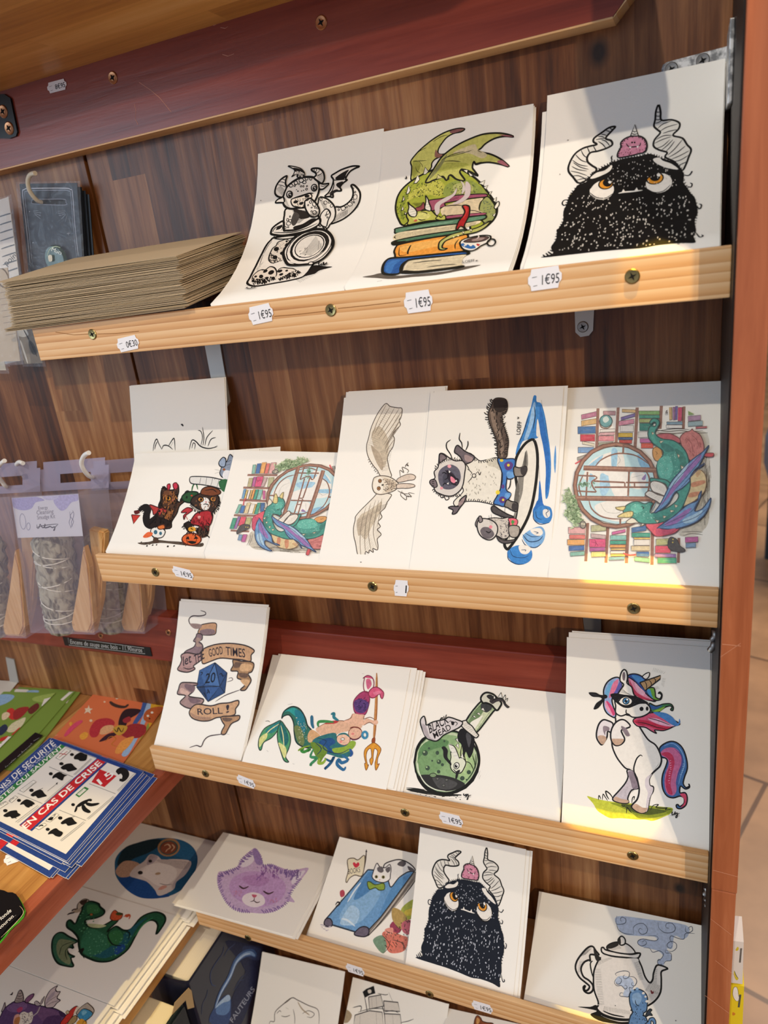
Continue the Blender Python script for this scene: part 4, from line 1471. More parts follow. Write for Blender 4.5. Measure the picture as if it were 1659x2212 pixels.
p.run('''
p 1f3f86 440,630 580,690 -225,1368 -360,1240
T eceae6 0.012 -250,1325 500,697 -280,1287 CONSIGNES DE SÉCURITÉ
T dfe3ea 0 -238,1342 515,712 -248,1330 EN CAS D'AGRESSION OU DE VIOLENCE
p 2e7f3e 545,694 585,714 -180,1376 -225,1350
T f2f2ec 0.012 -180,1358 566,722 -201,1333 LES GESTES QUI SAUVENT
L b8b4ac 3 585,714 865,820
p 1f3f86 868,822 882,828 190,1432 172,1420
p c8232b 875,826 945,856 268,1465 180,1427
p 1f3f86 945,856 962,862 285,1475 268,1466
T f6f4f0 0.02 228,1455 918,870 190,1425 EN CAS DE CRISE
L 8a8a8a 2.5 440,898 655,990
L 8a8a8a 2.5 158,1135 380,1228
L 8a8a8a 2.5 800,1050 1035,1140
L 8a8a8a 2.5 530,1285 770,1380
p c8232b 895,920 1045,980 935,1080 820,1035
T f4f2ee 0.008 900,1062 1030,968 862,1018 15
l 1a1a1a 34 1048,950 1070,925 1110,940 1128,975 1110,1010 1085,1022
p 1a1a1a 1040,945 1075,925 1100,950 1060,970
p 1a1a1a 1070,1005 1110,1005 1105,1030 1070,1028
Q 2e7f3e 2e7f3e 2 760,1078 795,1095 708,1172 676,1150
p e6e2da 752,1092 776,1104 712,1158 690,1145
l 2e7f3e 6 745,1105 705,1145
# running figure
o 141414 655,1238 17 14 0
l 141414 26 690,1255 740,1225 790,1200
l 141414 12 690,1245 680,1285 670,1305
l 141414 14 740,1215 800,1195 820,1205
l 141414 20 740,1240 760,1280 810,1308
l 141414 18 770,1225 820,1240 890,1228
l 141414 8 820,1240 895,1226
# figures: woman, man pairs
o 141414 48,1292 20 15 0
f 141414 30,1335 80,1300 120,1290 150,1290 160,1310 185,1330 150,1350 110,1362 90,1345 60,1350
l 141414 10 60,1318 40,1345
l 141414 12 120,1350 150,1362
o 141414 170,1200 18 14 0
f 141414 195,1215 240,1190 300,1215 310,1235 280,1240 260,1265 230,1255 210,1235 180,1240
p 141414 240,1195 265,1215 300,1225 290,1250 240,1262 225,1240
o 141414 282,1110 20 15 0
f 141414 275,1150 320,1115 370,1105 400,1140 420,1160 380,1172 340,1180 320,1160 295,1165
l 141414 10 340,1110 385,1090
o 141414 455,962 18 14 0
f 141414 480,975 530,945 570,965 600,975 575,990 560,1022 525,1010 500,995 470,1005
l 141414 8 425,1118 512,1048
p 141414 500,1048 518,1038 512,1060
o 141414 550,872 20 14 0
f 141414 545,905 590,875 640,870 665,895 690,920 650,935 610,942 590,925 565,925
l 141414 9 610,878 650,885
o 141414 645,790 18 13 0
f 141414 670,800 720,770 760,785 782,795 770,840 720,848 700,835 665,830
o 141414 540,1358 20 15 0
f 141414 545,1400 590,1365 640,1352 670,1385 690,1405 650,1420 610,1428 590,1408 560,1415
l 141414 9 640,1352 668,1345
o 141414 428,1460 18 14 0
f 141414 450,1475 500,1450 530,1470 565,1490 540,1525 500,1520 470,1500 430,1505
# bubbles
Q f0ece2 55555a 2.5 80,1205 135,1160 160,1172 105,1222
T 333338 0 90,1212 140,1178 82,1195 OK
Q f0ece2 55555a 2.5 -40,1250 50,1210 75,1225 0,1275
T 333338 0 -20,1262 55,1225 -28,1248 HEP!
Q f0ece2 55555a 2.5 175,1110 300,1020 325,1035 210,1128
L 9a9a9a 2 200,1105 295,1040
L 9a9a9a 2 205,1115 305,1045
Q f0ece2 55555a 2.5 500,820 590,735 635,755 540,840
L b03030 4 530,815 605,760
L b03030 4 530,780 600,790
Q f0ece2 55555a 2.5 410,1385 500,1315 530,1330 450,1395
f 141414 430,1372 450,1355 480,1350 470,1375 445,1380
T 333338 0 480,1350 510,1335 474,1335 ?
Q f0ece2 55555a 2.5 310,1445 400,1405 420,1420 350,1465
l 141414 7 345,1440 370,1425 390,1430
L 9a9a9a 2.5 660,970 815,825
L a5a5a5 2.5 672,972 822,832
L 9a9a9a 2.5 400,1215 640,1010
L a5a5a5 2.5 408,1225 650,1014
L 9a9a9a 2.5 140,1395 340,1245
L a5a5a5 2.5 155,1402 352,1256
L 9a9a9a 2.5 1050,1115 1210,955
L a5a5a5 2.5 1060,1122 1222,962
L 9a9a9a 2.5 780,1365 1015,1165
L a5a5a5 2.5 790,1372 1025,1172
L 9a9a9a 2.5 540,1560 750,1392
L a5a5a5 2.5 550,1567 762,1400
''')
p.build(o, 'printed_notice')

S = z_surf((7, 1848), (47, 1832), (10, 1872), ZS + 0.0006)
o = sticker(sh, ((7, 1850), (58, 1832), (10, 1872)), lambda q: on_z(q, ZS + 0.0005), '2€', 'yellowed price sticker reading two euros in front of the safety notices', 0.0)
bm = bmesh.new()
outl = [(-20, 1795), (6, 1790), (14, 1800), (20, 1812), (16, 1826), (4, 1836), (-20, 1845)]
add_prism(bm, [on_z(q, ZS + 0.0003) for q in outl], (0, 0, 0.0006)); bmesh.ops.recalc_face_normals(bm, faces=bm.faces)
o = obj('cloud_sticker', bm, paper('e8e4dc', .05), None, tuple(on_z((0, 1815), ZS))); tag(o, 'white scalloped sticker cut by the left edge, beside the price sticker', 'sticker')

# black scalloped souvenir tags at the lower left
for k, (dx, dy, dz, lab) in enumerate(((0, 0, 0.006, 'top black scalloped tag with white script lettering'), (3, 4, 0.0045, 'black scalloped tag under the lettered one'), (6, 7, 0.003, 'neon green edged tag at the bottom of the black tags'))):
    poly = [(-30, 1920), (0, 1924), (10, 1926), (18, 1930), (28, 1930), (36, 1934), (42, 1944), (46, 1952), (50, 1962), (46, 1975), (36, 1986), (26, 1994), (16, 2004), (8, 2016), (-4, 2030), (-30, 2050)]
    bm = bmesh.new(); add_prism(bm, [on_z((x + dx, y + dy), ZS + dz) for x, y in poly], (0, 0, 0.0012)); bmesh.ops.recalc_face_normals(bm, faces=bm.faces)
    o = obj('souvenir_tag', bm, flat('101013' if k < 2 else '4fb52c', 0.3), None, tuple(on_z((20, 1970), ZS + dz)))
    tag(o, lab, 'tag', 'black souvenir tags')
    if k == 0:
        S = z_surf((-30, 1915), (70, 1915), (-30, 2060), ZS + dz + 0.0012)
        p = Print(S, (0, 1960, 6.9125), clip=False)
        p.run('''
T e9e6e0 0.01 -20,225 175,60 -45,175 Monde
T e9e6e0 0.01 0,330 205,145 -22,285 touron
l d8c9a0 5 10,455 120,350 260,205 325,130 350,70 330,20 290,-20
l e9e6e0 3 165,180 240,115
''')
        p.build(o, 'printed_lettering')

# ================================================================== cards on the lower left shelf
LZ = -0.6605
lower = {}
for key, lab, a, b_, z, nb in (
        ('cat', 'card with a white cat in a blue round picture, under the left shelf', (-0.668, 0.432), (-0.508, 0.5385), LZ, 2),
        ('dragon', 'card with a green dragon smelling a red flower', (-0.672, 0.327), (-0.517, 0.4325), LZ + 0.0006, 3),
        ('purple', 'card with a purple horned dragon and books, lower left corner', (-0.672, 0.218), (-0.520, 0.3265), LZ + 0.0002, 3)):
    (x0, y0), (x1, y1) = a, b_
    def mk(x0, x1, y0, y1, z):
        return Surf([np.array([x0, y0, z + 1.45]), np.array([x0, y1, z + 1.45])], (x1 - x0, 0, 0))
    S = mk(x0, x1, y0, y1, z)
    if S.N[0][2] < 0: S = Surf(S.L, S.U, -1)
    o = obj('picture_card', sheet_mesh(S, 0.0006), PAPER, None, (x0, y0, z + 1.45)); tag(o, lab, 'card')
    lower[key] = (S, o)
    for i in range(nb):
        T = mk(x0 + 0.003 * (i + 1), x1 + 0.0035 * (i + 1) + (0.002 if i else 0), y0 - 0.001 * i, y1 - 0.001, z - 0.0035 * (i + 1))
        if T.N[0][2] < 0: T = Surf(T.L, T.U, -1)
        q = obj('picture_card', sheet_mesh(T, 0.0006), PAPER, None, (x0, y0, z + 1.45 - 0.0035 * (i + 1)))
        w = {'cat': 'white cat card', 'dragon': 'green dragon card', 'purple': 'purple dragon card'}[key]
        tag(q, 'white card lying under the ' + w + ', only its right edge showing', 'card', 'cards lying under the ' + w)

# ================================================================== books at the bottom
def book(label, x0, x1, y0, y1, zt, zb, cover, pages, cm=None):
    e = empty('book', (x0, y0, zb + 1.45)); tag(e, label, 'book')
    t = 0.0028
    box('cover_board', x1 - t, x1, y0, y1, zb, zt, cover, 0.0006, e)
    box('cover_board', x0, x0 + t, y0, y1, zb, zt, cover, 0.0006, e)
    # rounded spine towards the viewer
    bm = bmesh.new(); n = 8
    pts = []
    for k in range(n + 1):
        a = math.pi * k / n
        pts.append(((x0 + x1) / 2 - math.cos(a) * (x1 - x0) / 2, y0 - math.sin(a) * 0.004, zb + 1.45))
    for k in range(n, -1, -1):
        a = math.pi * k / n
        pts.append(((x0 + x1) / 2 - math.cos(a) * ((x1 - x0) / 2 - t), y0 + t - math.sin(a) * 0.004, zb + 1.45))
    add_prism(bm, pts, (0, 0, zt - zb)); bmesh.ops.recalc_face_normals(bm, faces=bm.faces)
    obj('spine', bm, cover, e, pts[0])
    bm = bmesh.new()
    add_box(bm, x0 + t + 0.0003, x1 - t - 0.0003, y0 + t + 0.001, y1 - 0.004, zb + 0.004 + 1.45, zt - 0.0035 + 1.45, 0.0012)
    obj('page_block', bm, pages, e, (x0, y0, zb + 1.45))
    return e


M_PG, nt, b = new_mat('book_pages')
g = nt.nodes.new('ShaderNodeNewGeometry'); sx = nt.nodes.new('ShaderNodeSeparateXYZ'); nt.links.new(g.outputs['Position'], sx.inputs[0])
nz = nt.nodes.new('ShaderNodeTexNoise'); nz.noise_dimensions = '1D'; nz.inputs['Scale'].default_value = 1800
nt.links.new(sx.outputs[0], nz.inputs['W'])
rp = nt.nodes.new('ShaderNodeValToRGB'); rp.color_ramp.elements[0].color = (*hexc('d5ccb8'), 1); rp.color_ramp.elements[1].color = (*hexc('f3eddf'), 1)
nt.links.new(nz.outputs['Fac'], rp.inputs['Fac']); nt.links.new(rp.outputs['Color'], b.inputs['Base Color'])
M_NAVY = flat('141a30', 0.35, 0, 0.5)
bk1 = book('thick dark blue book with a pale light streak on its cover', -0.548, -0.484, 0.392, 0.532, -0.6995, -0.9595, M_NAVY, M_PG)
SX = Surf([np.array([-0.4838, 0.389, -0.955 + 1.45]), np.array([-0.4838, 0.389, -0.70 + 1.45])], (0, 0.14, 0))
if SX.N[0][0] < 0: SX = Surf(SX.L, SX.U, -1)
cv = bpy.data.objects['cover_board']
p = Print(SX, (240, 2000, 4.1475))
p.run('''
f 1d2547 1020,140 1250,170 1390,215 1340,420 1240,700 1150,900 1000,950 1100,600 1200,400
f 2c3a62 1200,180 1360,215 1340,300 1260,300 1180,240
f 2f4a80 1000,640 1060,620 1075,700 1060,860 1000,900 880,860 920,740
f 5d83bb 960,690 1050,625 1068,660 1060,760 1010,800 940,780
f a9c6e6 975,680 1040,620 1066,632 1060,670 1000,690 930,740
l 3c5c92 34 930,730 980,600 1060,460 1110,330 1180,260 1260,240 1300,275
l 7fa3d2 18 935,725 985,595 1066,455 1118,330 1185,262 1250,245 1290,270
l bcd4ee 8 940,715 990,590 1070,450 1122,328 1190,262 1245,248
l 3a4a74 5 1010,180 1000,240 960,300 920,360 890,430 900,520 940,540
l 3a4a74 4 1110,160 1040,220 1010,280
l 39476c 4 1200,440 1160,470 1130,540 1090,580
l 39476c 4 1190,480 1140,500 1110,560
l 39476c 4 870,560 850,640 820,700 810,800
T 98a0b4 0.01 1090,870 1290,570 1060,840 FAUTEURS
''')
p.build(cv, 'printed_cover')
bk2 = book('smaller cream-paged book with dark green cover in front of the blue book', -0.540, -0.486, 0.262, 0.379, -0.712, -0.9595, flat('1e2a28', 0.5), paper('efe2bc', 0.4))
box('cover_board', -0.4855, -0.4832, 0.262, 0.378, -0.9595, -0.716, flat('2c3136', 0.6), 0.0006, bk2)
bm = bmesh.new()
add_prism(bm, [on_x(q, -0.4825) for q in ((378, 2166), (408, 2134), (414, 2140), (420, 2176), (406, 2180), (402, 2160), (372, 2192))], (-0.0006, 0, 0)); bmesh.ops.recalc_face_normals(bm, faces=bm.faces)
o = obj('cardboard_corner', bm, paper('b39a72', 0.2), bk2, tuple(on_x((378, 2166), -0.4825)))

# ================================================================== packs outside the post on the right
def out_pack(label, poly, col, src):
    pts = [on_y(q, 0.425) for q in poly]
    bm = bmesh.new(); add_prism(bm, pts, (0.0, 0.022, 0)); bmesh.ops.recalc_face_normals(bm, faces=bm.faces)
    o = obj('sticker_pack', bm, paper(col, 0.05, 0.5), None, tuple(pts[0])); tag(o, label, 'pack')
    tl, tr, bl = on_y(poly[0], 0.425), on_y(poly[1], 0.425), on_y(poly[3], 0.425)
    S = Surf([bl, tl], tr - tl)
    if S.N[0][1] > 0: S = Surf(S.L, S.U, -1)
    p = Print(S, (1500, 1900, 2.9), clip=False); p.run(src); p.build(o, 'printed_picture')


out_pack('white pack with small yellow drawings hanging outside the post', [(1560, 2030), (1606.5, 2035), (1604, 2126), (1556, 2120)], 'e2ded8',
         'L 6a6660 3 290,430 282,520\nL 6a6660 3 296,430 288,520\nf d8c83a 258,440 272,420 278,436 266,446\nf d8c83a 250,570 262,600 276,620 262,630 248,600\nl 4a4a30 2 250,570 262,600 276,620')
out_pack('yellow pack with a white cartoon rabbit hanging outside the post', [(1553, 2124), (1607.5, 2131), (1602, 2260), (1545, 2252)], 'ecd42a',
         'F f4f2ea 7a7040 1.5 245,680 262,672 272,690 276,720 282,750 268,762 252,750 240,720\nL 5a5a4a 4 290,720 280,800\nL 5a5a4a 4 285,720 275,800\nf d88a2a 240,830 256,838 250,850 238,848')
# ================================================================== pictures on the cards
ART_SRC = {}


def art(key, crop, src, seed=3, tint=0.0):
    S, o = CARDS[key]
    p = Print(S, crop); p.rnd = random.Random(seed); p.tint = tint
    p.run(src)
    p.build(o, 'printed_picture')
    return p


MONSTER = '''
F e9e4da 151210 8 450,878 410,840 380,800 386,752 420,692 470,656 520,640 562,630 540,612 546,588 590,556 640,522 680,516 655,545 618,590 652,605 660,632 622,655 570,672 522,682 500,712 504,742 530,765 560,790 520,840
l 151210 4 400,770 440,790 500,800
l 151210 4 392,800 440,810 500,830
l 151210 4 405,730 450,760 505,770
l 151210 4 425,695 460,730 500,745
l 151210 4 460,665 478,700 502,715
l 151210 4 400,835 440,830 490,850
l 151210 4 430,860 470,850 510,845
l 151210 4 410,745 455,775 510,790
l 151210 4 500,648 510,670 518,690
l 151210 4 540,640 550,660 560,675
l 151210 4 570,610 600,630 620,655
l 151210 4 590,600 620,610 645,640
l 151210 4 555,600 580,595 625,590
l 151210 4 570,580 595,580 612,588
l 151210 4 590,565 610,568 628,575
l 151210 4 620,540 635,545 645,548
l 151210 4 645,525 652,530 660,534
F e9e4da 151210 8 957,376 940,420 936,470 928,512 950,536 968,556 932,600 926,642 962,666 1012,682 1000,712 1060,742 1106,796 1132,760 1150,712 1166,664 1140,632 1110,590 1050,572 1086,530 1090,492 1040,472 975,474 970,420
l 151210 4 942,420 955,424 968,420
l 151210 4 938,445 955,450 972,445
l 151210 4 936,470 955,472 974,470
l 151210 4 934,495 955,490 978,478
l 151210 4 950,530 985,500 1040,480
l 151210 4 965,548 1010,520 1080,500
l 151210 4 985,560 1030,545 1080,535
l 151210 4 940,600 990,575 1045,572
l 151210 4 930,625 980,600 1040,580
l 151210 4 945,655 985,640 1030,600
l 151210 4 975,668 1010,640 1050,600
l 151210 4 1000,680 1030,650 1060,610
l 151210 4 1015,700 1060,660 1110,600
l 151210 4 1020,715 1080,680 1130,640
l 151210 4 1040,725 1090,705 1155,670
l 151210 4 1060,740 1100,730 1150,700
l 151210 4 1085,765 1110,755 1140,740
f BODY 205,1356 280,1330 268,1290 300,1240 308,1185 345,1125 348,1060 370,1010 385,962 412,930 440,892 492,872 512,842 562,802 604,774 660,752 700,732 760,716 830,706 880,694 910,692 960,712 1020,732 1062,748 1100,784 1120,824 1116,872 1142,910 1162,942 1188,970 1200,1012 1208,1070 1190,1112 1192,1150 1198,1184 1182,1222 1192,1260 1100,1263 960,1276 850,1295 700,1306 550,1319 400,1336
e BODY 5 26 16 1 205,1350 275,1300 305,1200 345,1110 360,1020 405,930 470,870 540,810 610,765 680,738
e BODY 5 26 16 1 640,742 720,722 830,702 900,690 990,716 1060,742 1110,790 1120,860
e BODY 5 26 16 1 1110,830 1150,920 1200,1000 1205,1080 1192,1150 1190,1250
l BODY 5 378,985 350,990 340,1010 352,1022 368,1012
l BODY 5 345,1085 362,1075 370,1080
l BODY 5 330,1195 312,1175 308,1190 320,1192
l BODY 5 1115,825 1150,830 1172,805 1165,808
l BODY 5 1140,900 1165,905 1172,885 1158,878
l BODY 5 1190,1015 1220,1045 1232,1020 1215,1012
l BODY 5 1195,1195 1220,1225 1242,1218 1232,1210
l BODY 5 660,735 655,715 662,702
f efe9df 520,846 560,812 612,798 652,762 660,778 640,806 590,832 540,850
e BODY 6 12 10 -1 520,836 560,808 612,792 655,758
f efe9df 924,724 962,716 985,736 1040,756 1084,792 1010,782 960,762 930,742
O efe9df 151210 5 594,926 84 64 -14
l 151210 4 516,940 560,972 620,975 665,945
l 151210 4 520,955 565,985 625,985 660,958
O e0962a 151210 5 620,885 46 32 -12
o 0e0c0b 630,878 30 25 0
o efe9df 645,874 10 9 0
f BODY 505,915 530,880 575,852 625,846 680,868 640,856 590,862 545,888 520,918
O efe9df 151210 5 960,880 90 66 -12
l 151210 4 880,915 930,940 990,930 1035,890
l 151210 4 885,928 940,950 1000,938 1042,900
O e0962a 151210 5 934,850 54 36 -12
o 0e0c0b 934,840 34 28 0
o efe9df 958,828 12 11 0
f BODY 870,880 880,840 930,808 990,800 1045,818 990,812 930,822 892,850
l efe9df 7 700,946 740,938 790,934 855,926
p efe9df 722,936 732,918 744,936
p efe9df 802,930 818,908 828,930
F d98fa6 151210 6 702,716 696,688 716,650 716,620 746,592 790,578 840,580 872,602 884,642 868,680 826,692 780,704
e 151210 4 12 10 1 700,715 698,680 716,640 730,605 770,582 830,576 872,600 886,650 870,690
Q e9e4da 151210 5 778,578 805,505 828,575
l 151210 4 792,545 805,552 816,545
l 151210 4 785,562 805,568 822,562
o 151210 788,620 6 6 0
o 151210 804,620 6 6 0
l 151210 5 750,626 766,646 800,648 836,640 842,620
p f4efe8 768,646 776,660 784,647
p f4efe8 816,644 824,658 832,640
r 7a2f48 3 6 90 60 26 720,660 860,650 850,690 710,705
'''
MONSTER_FUR = '''
r SPK 3.2 10 100 22 330 300,1320 350,1120 430,940 700,980 870,960 1150,960 1190,1230 900,1280 600,1300
r SPK 2.6 8 95 30 90 560,830 700,750 900,720 1050,790 1080,900 700,900
'''


def sub(s, **k):
    for a, b in k.items(): s = s.replace(a, b)
    return s


art('C', (1100, 100, 2.9678), sub(MONSTER + MONSTER_FUR, BODY='0f0d0c', SPK='d8d2c8') + '''
l 2a2624 2 1060,1268 1075,1262 1085,1272 1100,1260 1120,1268
o 6a5a4a 378,604 4 3 0
o 8a7a5a 396,952 5 4 0
o 6a5a4a 326,824 3 3 0
''')


class Reprint(Print):
    """same picture printed at another size on another card"""
    def __init__(self, S, src_S, crop, fn):
        super().__init__(S, crop); self.src = src_S; self.fn = fn

    def cv(self, p):
        ox, oy, s = self.crop
        a, b = self.src.px((ox + p[0] / s, oy + p[1] / s))
        return np.array(self.fn(a, b))


SC, _ = CARDS['C']; SO, oO = CARDS['O']
fit = [  # matching points: large card picture -> small card photo position
    ((957, 376), (937, 352)), ((205, 1356), (185, 1508)), ((1192, 1260), (1072, 1815)), ((680, 516), (660, 385))]
src = np.array([[*SC.px((1100 + a / 2.9678, 100 + b / 2.9678)), 1] for (a, b), _2 in fit])
dst = np.array([SO.px((860 + a / 4.879, 1760 + b / 4.879)) for _2, (a, b) in fit])
AFF, *_ = np.linalg.lstsq(src, dst, rcond=None)
rp_ = Reprint(SO, SC, (1100, 100, 2.9678), lambda a, b: np.array([a, b, 1]) @ AFF)
rp_.run(sub(MONSTER + MONSTER_FUR, BODY='141a26', SPK='c8ccd6')); rp_.build(oO, 'printed_picture')

art('L', (1180, 1340, 3.4635), '''
f c9cf3e 305,1316 360,1330 420,1345 520,1360 640,1370 760,1385 860,1395 945,1405 930,1445 880,1470 800,1500 740,1490 680,1490 560,1480 480,1480 420,1450 380,1420 350,1370
f 8d9a26 480,1365 620,1375 760,1385 940,1408 900,1455 780,1480 690,1480 640,1440 560,1400
f 4e5a1c 560,1372 700,1395 820,1410 900,1430 780,1455 700,1445 640,1430
l 1c1a16 7 500,1335 478,1300 446,1278 452,1310 470,1340
l 1c1a16 5 420,1345 425,1300 440,1320 460,1350
l 1c1a16 5 390,1345 395,1310 410,1340
l 1c1a16 5 640,1370 645,1330 660,1318 655,1345
l 1c1a16 5 780,1420 800,1385 840,1378 820,1400 880,1405 905,1402 890,1418 940,1412
l 1c1a16 5 600,1445 605,1400 625,1425 640,1440
l 1c1a16 4 560,1380 575,1392 590,1385
F 3f6ea8 1c1a1e 7 846,962 880,925 935,905 985,920 1025,965 1050,1040 1055,1110 1035,1170 1025,1220 1045,1250 1070,1240 1065,1222 1072,1248 1040,1262 1005,1240 1000,1290 1040,1290 1055,1330 1045,1380 1010,1408 980,1405 972,1385 985,1378 1000,1392 1030,1370 1030,1330 1000,1315 950,1328 905,1315 875,1270 865,1210 872,1150 895,1090 905,1050 890,1030 862,1022
f c86a96 858,985 900,955 960,955 1005,1000 1010,1070 985,1140 970,1210 975,1270 950,1310 905,1295 885,1230 890,1150 915,1080 905,1035 865,1012
f c23358 862,1000 905,985 945,1010 960,1070 940,1150 930,1230 945,1300 912,1290 892,1220 900,1150 925,1080 912,1035
f d64a68 1000,1300 1040,1298 1050,1335 1040,1380 1005,1400 1030,1370 1030,1335
l 7fa8d8 5 880,940 940,920 990,950 1025,1010 1035,1080 1010,1150 990,1230
l 5a3a8a 4 960,960 1010,1010 1015,1080 985,1160 975,1250
e e8a8c8 3 10 14 1 930,1040 935,1100 925,1160 922,1230
e 9ab8e0 3 10 14 1 1030,1060 1028,1110 1005,1170
F c8bfc6 1c1a1e 7 605,1120 655,1120 690,1180 700,1250 640,1270 610,1330 615,1365 560,1366 505,1350 500,1325 540,1280 590,1220 612,1170
f 8a7c88 612,1135 655,1130 688,1185 695,1245 650,1262 630,1200 618,1170
f c9a890 505,1345 520,1318 560,1335 610,1345 612,1364 560,1364
F f4efe6 1c1a1e 8 660,725 700,800 760,890 815,930 845,980 862,1040 850,1090 820,1120 790,1150 770,1190 775,1235 800,1245 798,1280 780,1310 770,1350 760,1410 740,1435 700,1440 650,1410 640,1385 680,1340 695,1280 690,1230 660,1130 600,1110 560,1070 520,1010 492,930 500,850 520,760 525,700
f f4efe6 640,1000 700,1080 690,1180 660,1130 620,1100
f d9d0d6 790,1150 770,1190 775,1235 798,1250 795,1285 775,1330 760,1410 745,1430 750,1350 760,1290 740,1240 745,1180
f c9a890 645,1400 670,1372 720,1400 758,1405 740,1435 700,1438
l 1c1a1e 7 720,1018 705,1008 680,1030 665,1065 655,1110 665,1160 690,1230 696,1290
h 1c1a1e 2 16 850,1060 780,1160 835,1085 762,1180
h 1c1a1e 2 12 795,1260 755,1420 775,1270 740,1410
h 4a3a4a 2 14 545,1060 660,1140 560,1070 650,1110
h 1c1a1e 2 10 690,1240 640,1290 672,1235 650,1262
F e9e2e4 1c1a1e 8 500,775 460,750 425,745 395,775 378,830 378,880 400,920 418,930 440,900 455,870 460,830 485,835
f c9a890 385,870 420,860 450,880 430,925 405,918
f 8f8088 430,790 470,800 470,825 445,830 440,860 425,820
F f1ece6 1c1a1e 8 628,795 600,755 565,742 525,760 495,800 482,850 488,900 515,935 555,930 582,905 585,880 570,850 565,820
f c9a890 490,890 520,885 580,890 555,928 515,930
f 8f8088 560,790 600,810 625,860 600,865 575,830
h 1c1a1e 2 14 545,800 600,880 565,795 640,860
F 9ab0dc 1c1a1e 7 545,430 500,432 455,465 430,520 432,580 430,640 450,690 490,720 515,725 520,690 500,640 495,580 550,540 565,480
f e07a9c 540,440 500,470 478,530 470,580 500,560 530,500
f 5a5aa8 555,450 520,520 500,560 545,545 565,500
f d8487a 450,600 490,640 515,700 490,712 465,670
f e8a0bc 440,600 470,650 500,715 470,690 445,650
f 6fb0dc 470,470 500,450 480,520 450,580 440,540
F 2f4f9c 1c1a1e 6 610,420 650,400 700,410 740,440 760,480 790,520 820,600 780,600 700,560 640,500
f 4a8ac8 640,410 700,420 740,460 700,470 660,440
F e896b0 1c1a1e 6 612,430 655,450 700,500 740,540 780,575 850,590 800,602 740,590 690,560 650,560 625,500
f c83a5a 620,440 640,480 680,540 740,575 790,596 720,590 670,560 640,530
f f0b8cc 660,460 700,500 740,540 720,560 680,520
F 6ea83a 1c1a1e 6 750,520 770,505 805,505 815,540 820,575 850,585 862,560 848,545 838,548 850,535 866,555 858,590 825,598 790,585 770,560
f 4a9ad0 752,525 775,515 790,560 800,582 770,560
F 3c7a4a 1c1a1e 6 770,620 820,640 880,625 930,625 950,650 945,675 930,668 940,650 925,640 890,650 860,670 830,690 790,685
f 2f5a9c 775,630 820,645 870,635 830,660 790,665
f 8ab83a 800,680 850,660 890,645 850,680
F d8587a 1c1a1e 6 650,745 720,710 790,690 850,700 900,720 960,750 1000,775 960,790 920,810 870,825 810,820 825,845 790,830 740,800 680,790
f e8b0c8 760,735 830,735 900,765 960,790 900,790 820,770
f 4a86c8 800,690 880,690 940,720 985,770 995,735 1002,765 980,790 940,780 880,740
f c8284a 655,750 720,745 790,760 870,790 930,800 860,820 760,790 690,780
l 1c1a1e 4 660,760 740,770 830,800 900,810
l 1c1a1e 4 760,730 840,750 930,785
F f4efe6 1c1a1e 7 552,450 560,395 582,368 602,385 608,430 605,470 640,500 660,560 720,600 770,640 778,680 740,710 690,725 640,722 610,700 560,715 520,690 520,640 515,590 555,520 580,480
f 7a6a70 570,400 584,385 592,410 585,450 572,440
h 1c1a1e 2 12 560,500 545,540 600,540 640,560
F f4efe6 1c1a1e 5 720,420 750,395 772,392 768,420 745,440
Q b89468 1c1a1e 6 700,465 855,412 850,440 740,525
l 1c1a1e 4 735,455 750,480 752,515
l 1c1a1e 4 765,444 785,465 785,490
l 1c1a1e 4 800,432 818,445 812,470
f 141215 480,555 520,545 580,555 660,565 720,590 765,620 700,625 660,640 620,655 575,650 530,620 500,590
r 3a3a40 2 6 20 90 60 500,560 660,570 740,600 640,640 540,620
O f4efe6 141215 4 592,602 52 34 6
l 141215 8 545,605 560,580 600,568 640,590
O 3f7fb0 141215 4 597,603 24 24 0
o 0c1a2a 597,604 11 12 0
o f0f4f8 606,592 7 7 0
o f0f4f8 588,614 4 4 0
f 141215 430,560 400,555 370,540 318,540 345,570 400,575 415,590 375,620 355,665 390,655 425,610 440,580 455,570
f 2a2a30 330,545 370,552 390,566 350,562
o 141215 440,570 18 15 0
l 141215 4 320,541 395,570
o 141215 713,662 15 16 10
o 141215 755,660 10 16 0
l 1c1a1e 6 600,665 598,690 615,702
h 3a3a3a 2 8 790,380 880,400 800,350 895,385
h 3a3a3a 2 7 870,430 860,480 895,430 880,500
h 3a3a3a 2 6 835,490 800,500 850,510 815,520
l 1c1a1e 5 935,1445 945,1430 940,1455 960,1445 965,1430 960,1452 980,1440 978,1470 968,1475 975,1455 998,1442
l 1c1a1e 4 928,1460 998,1462
''')

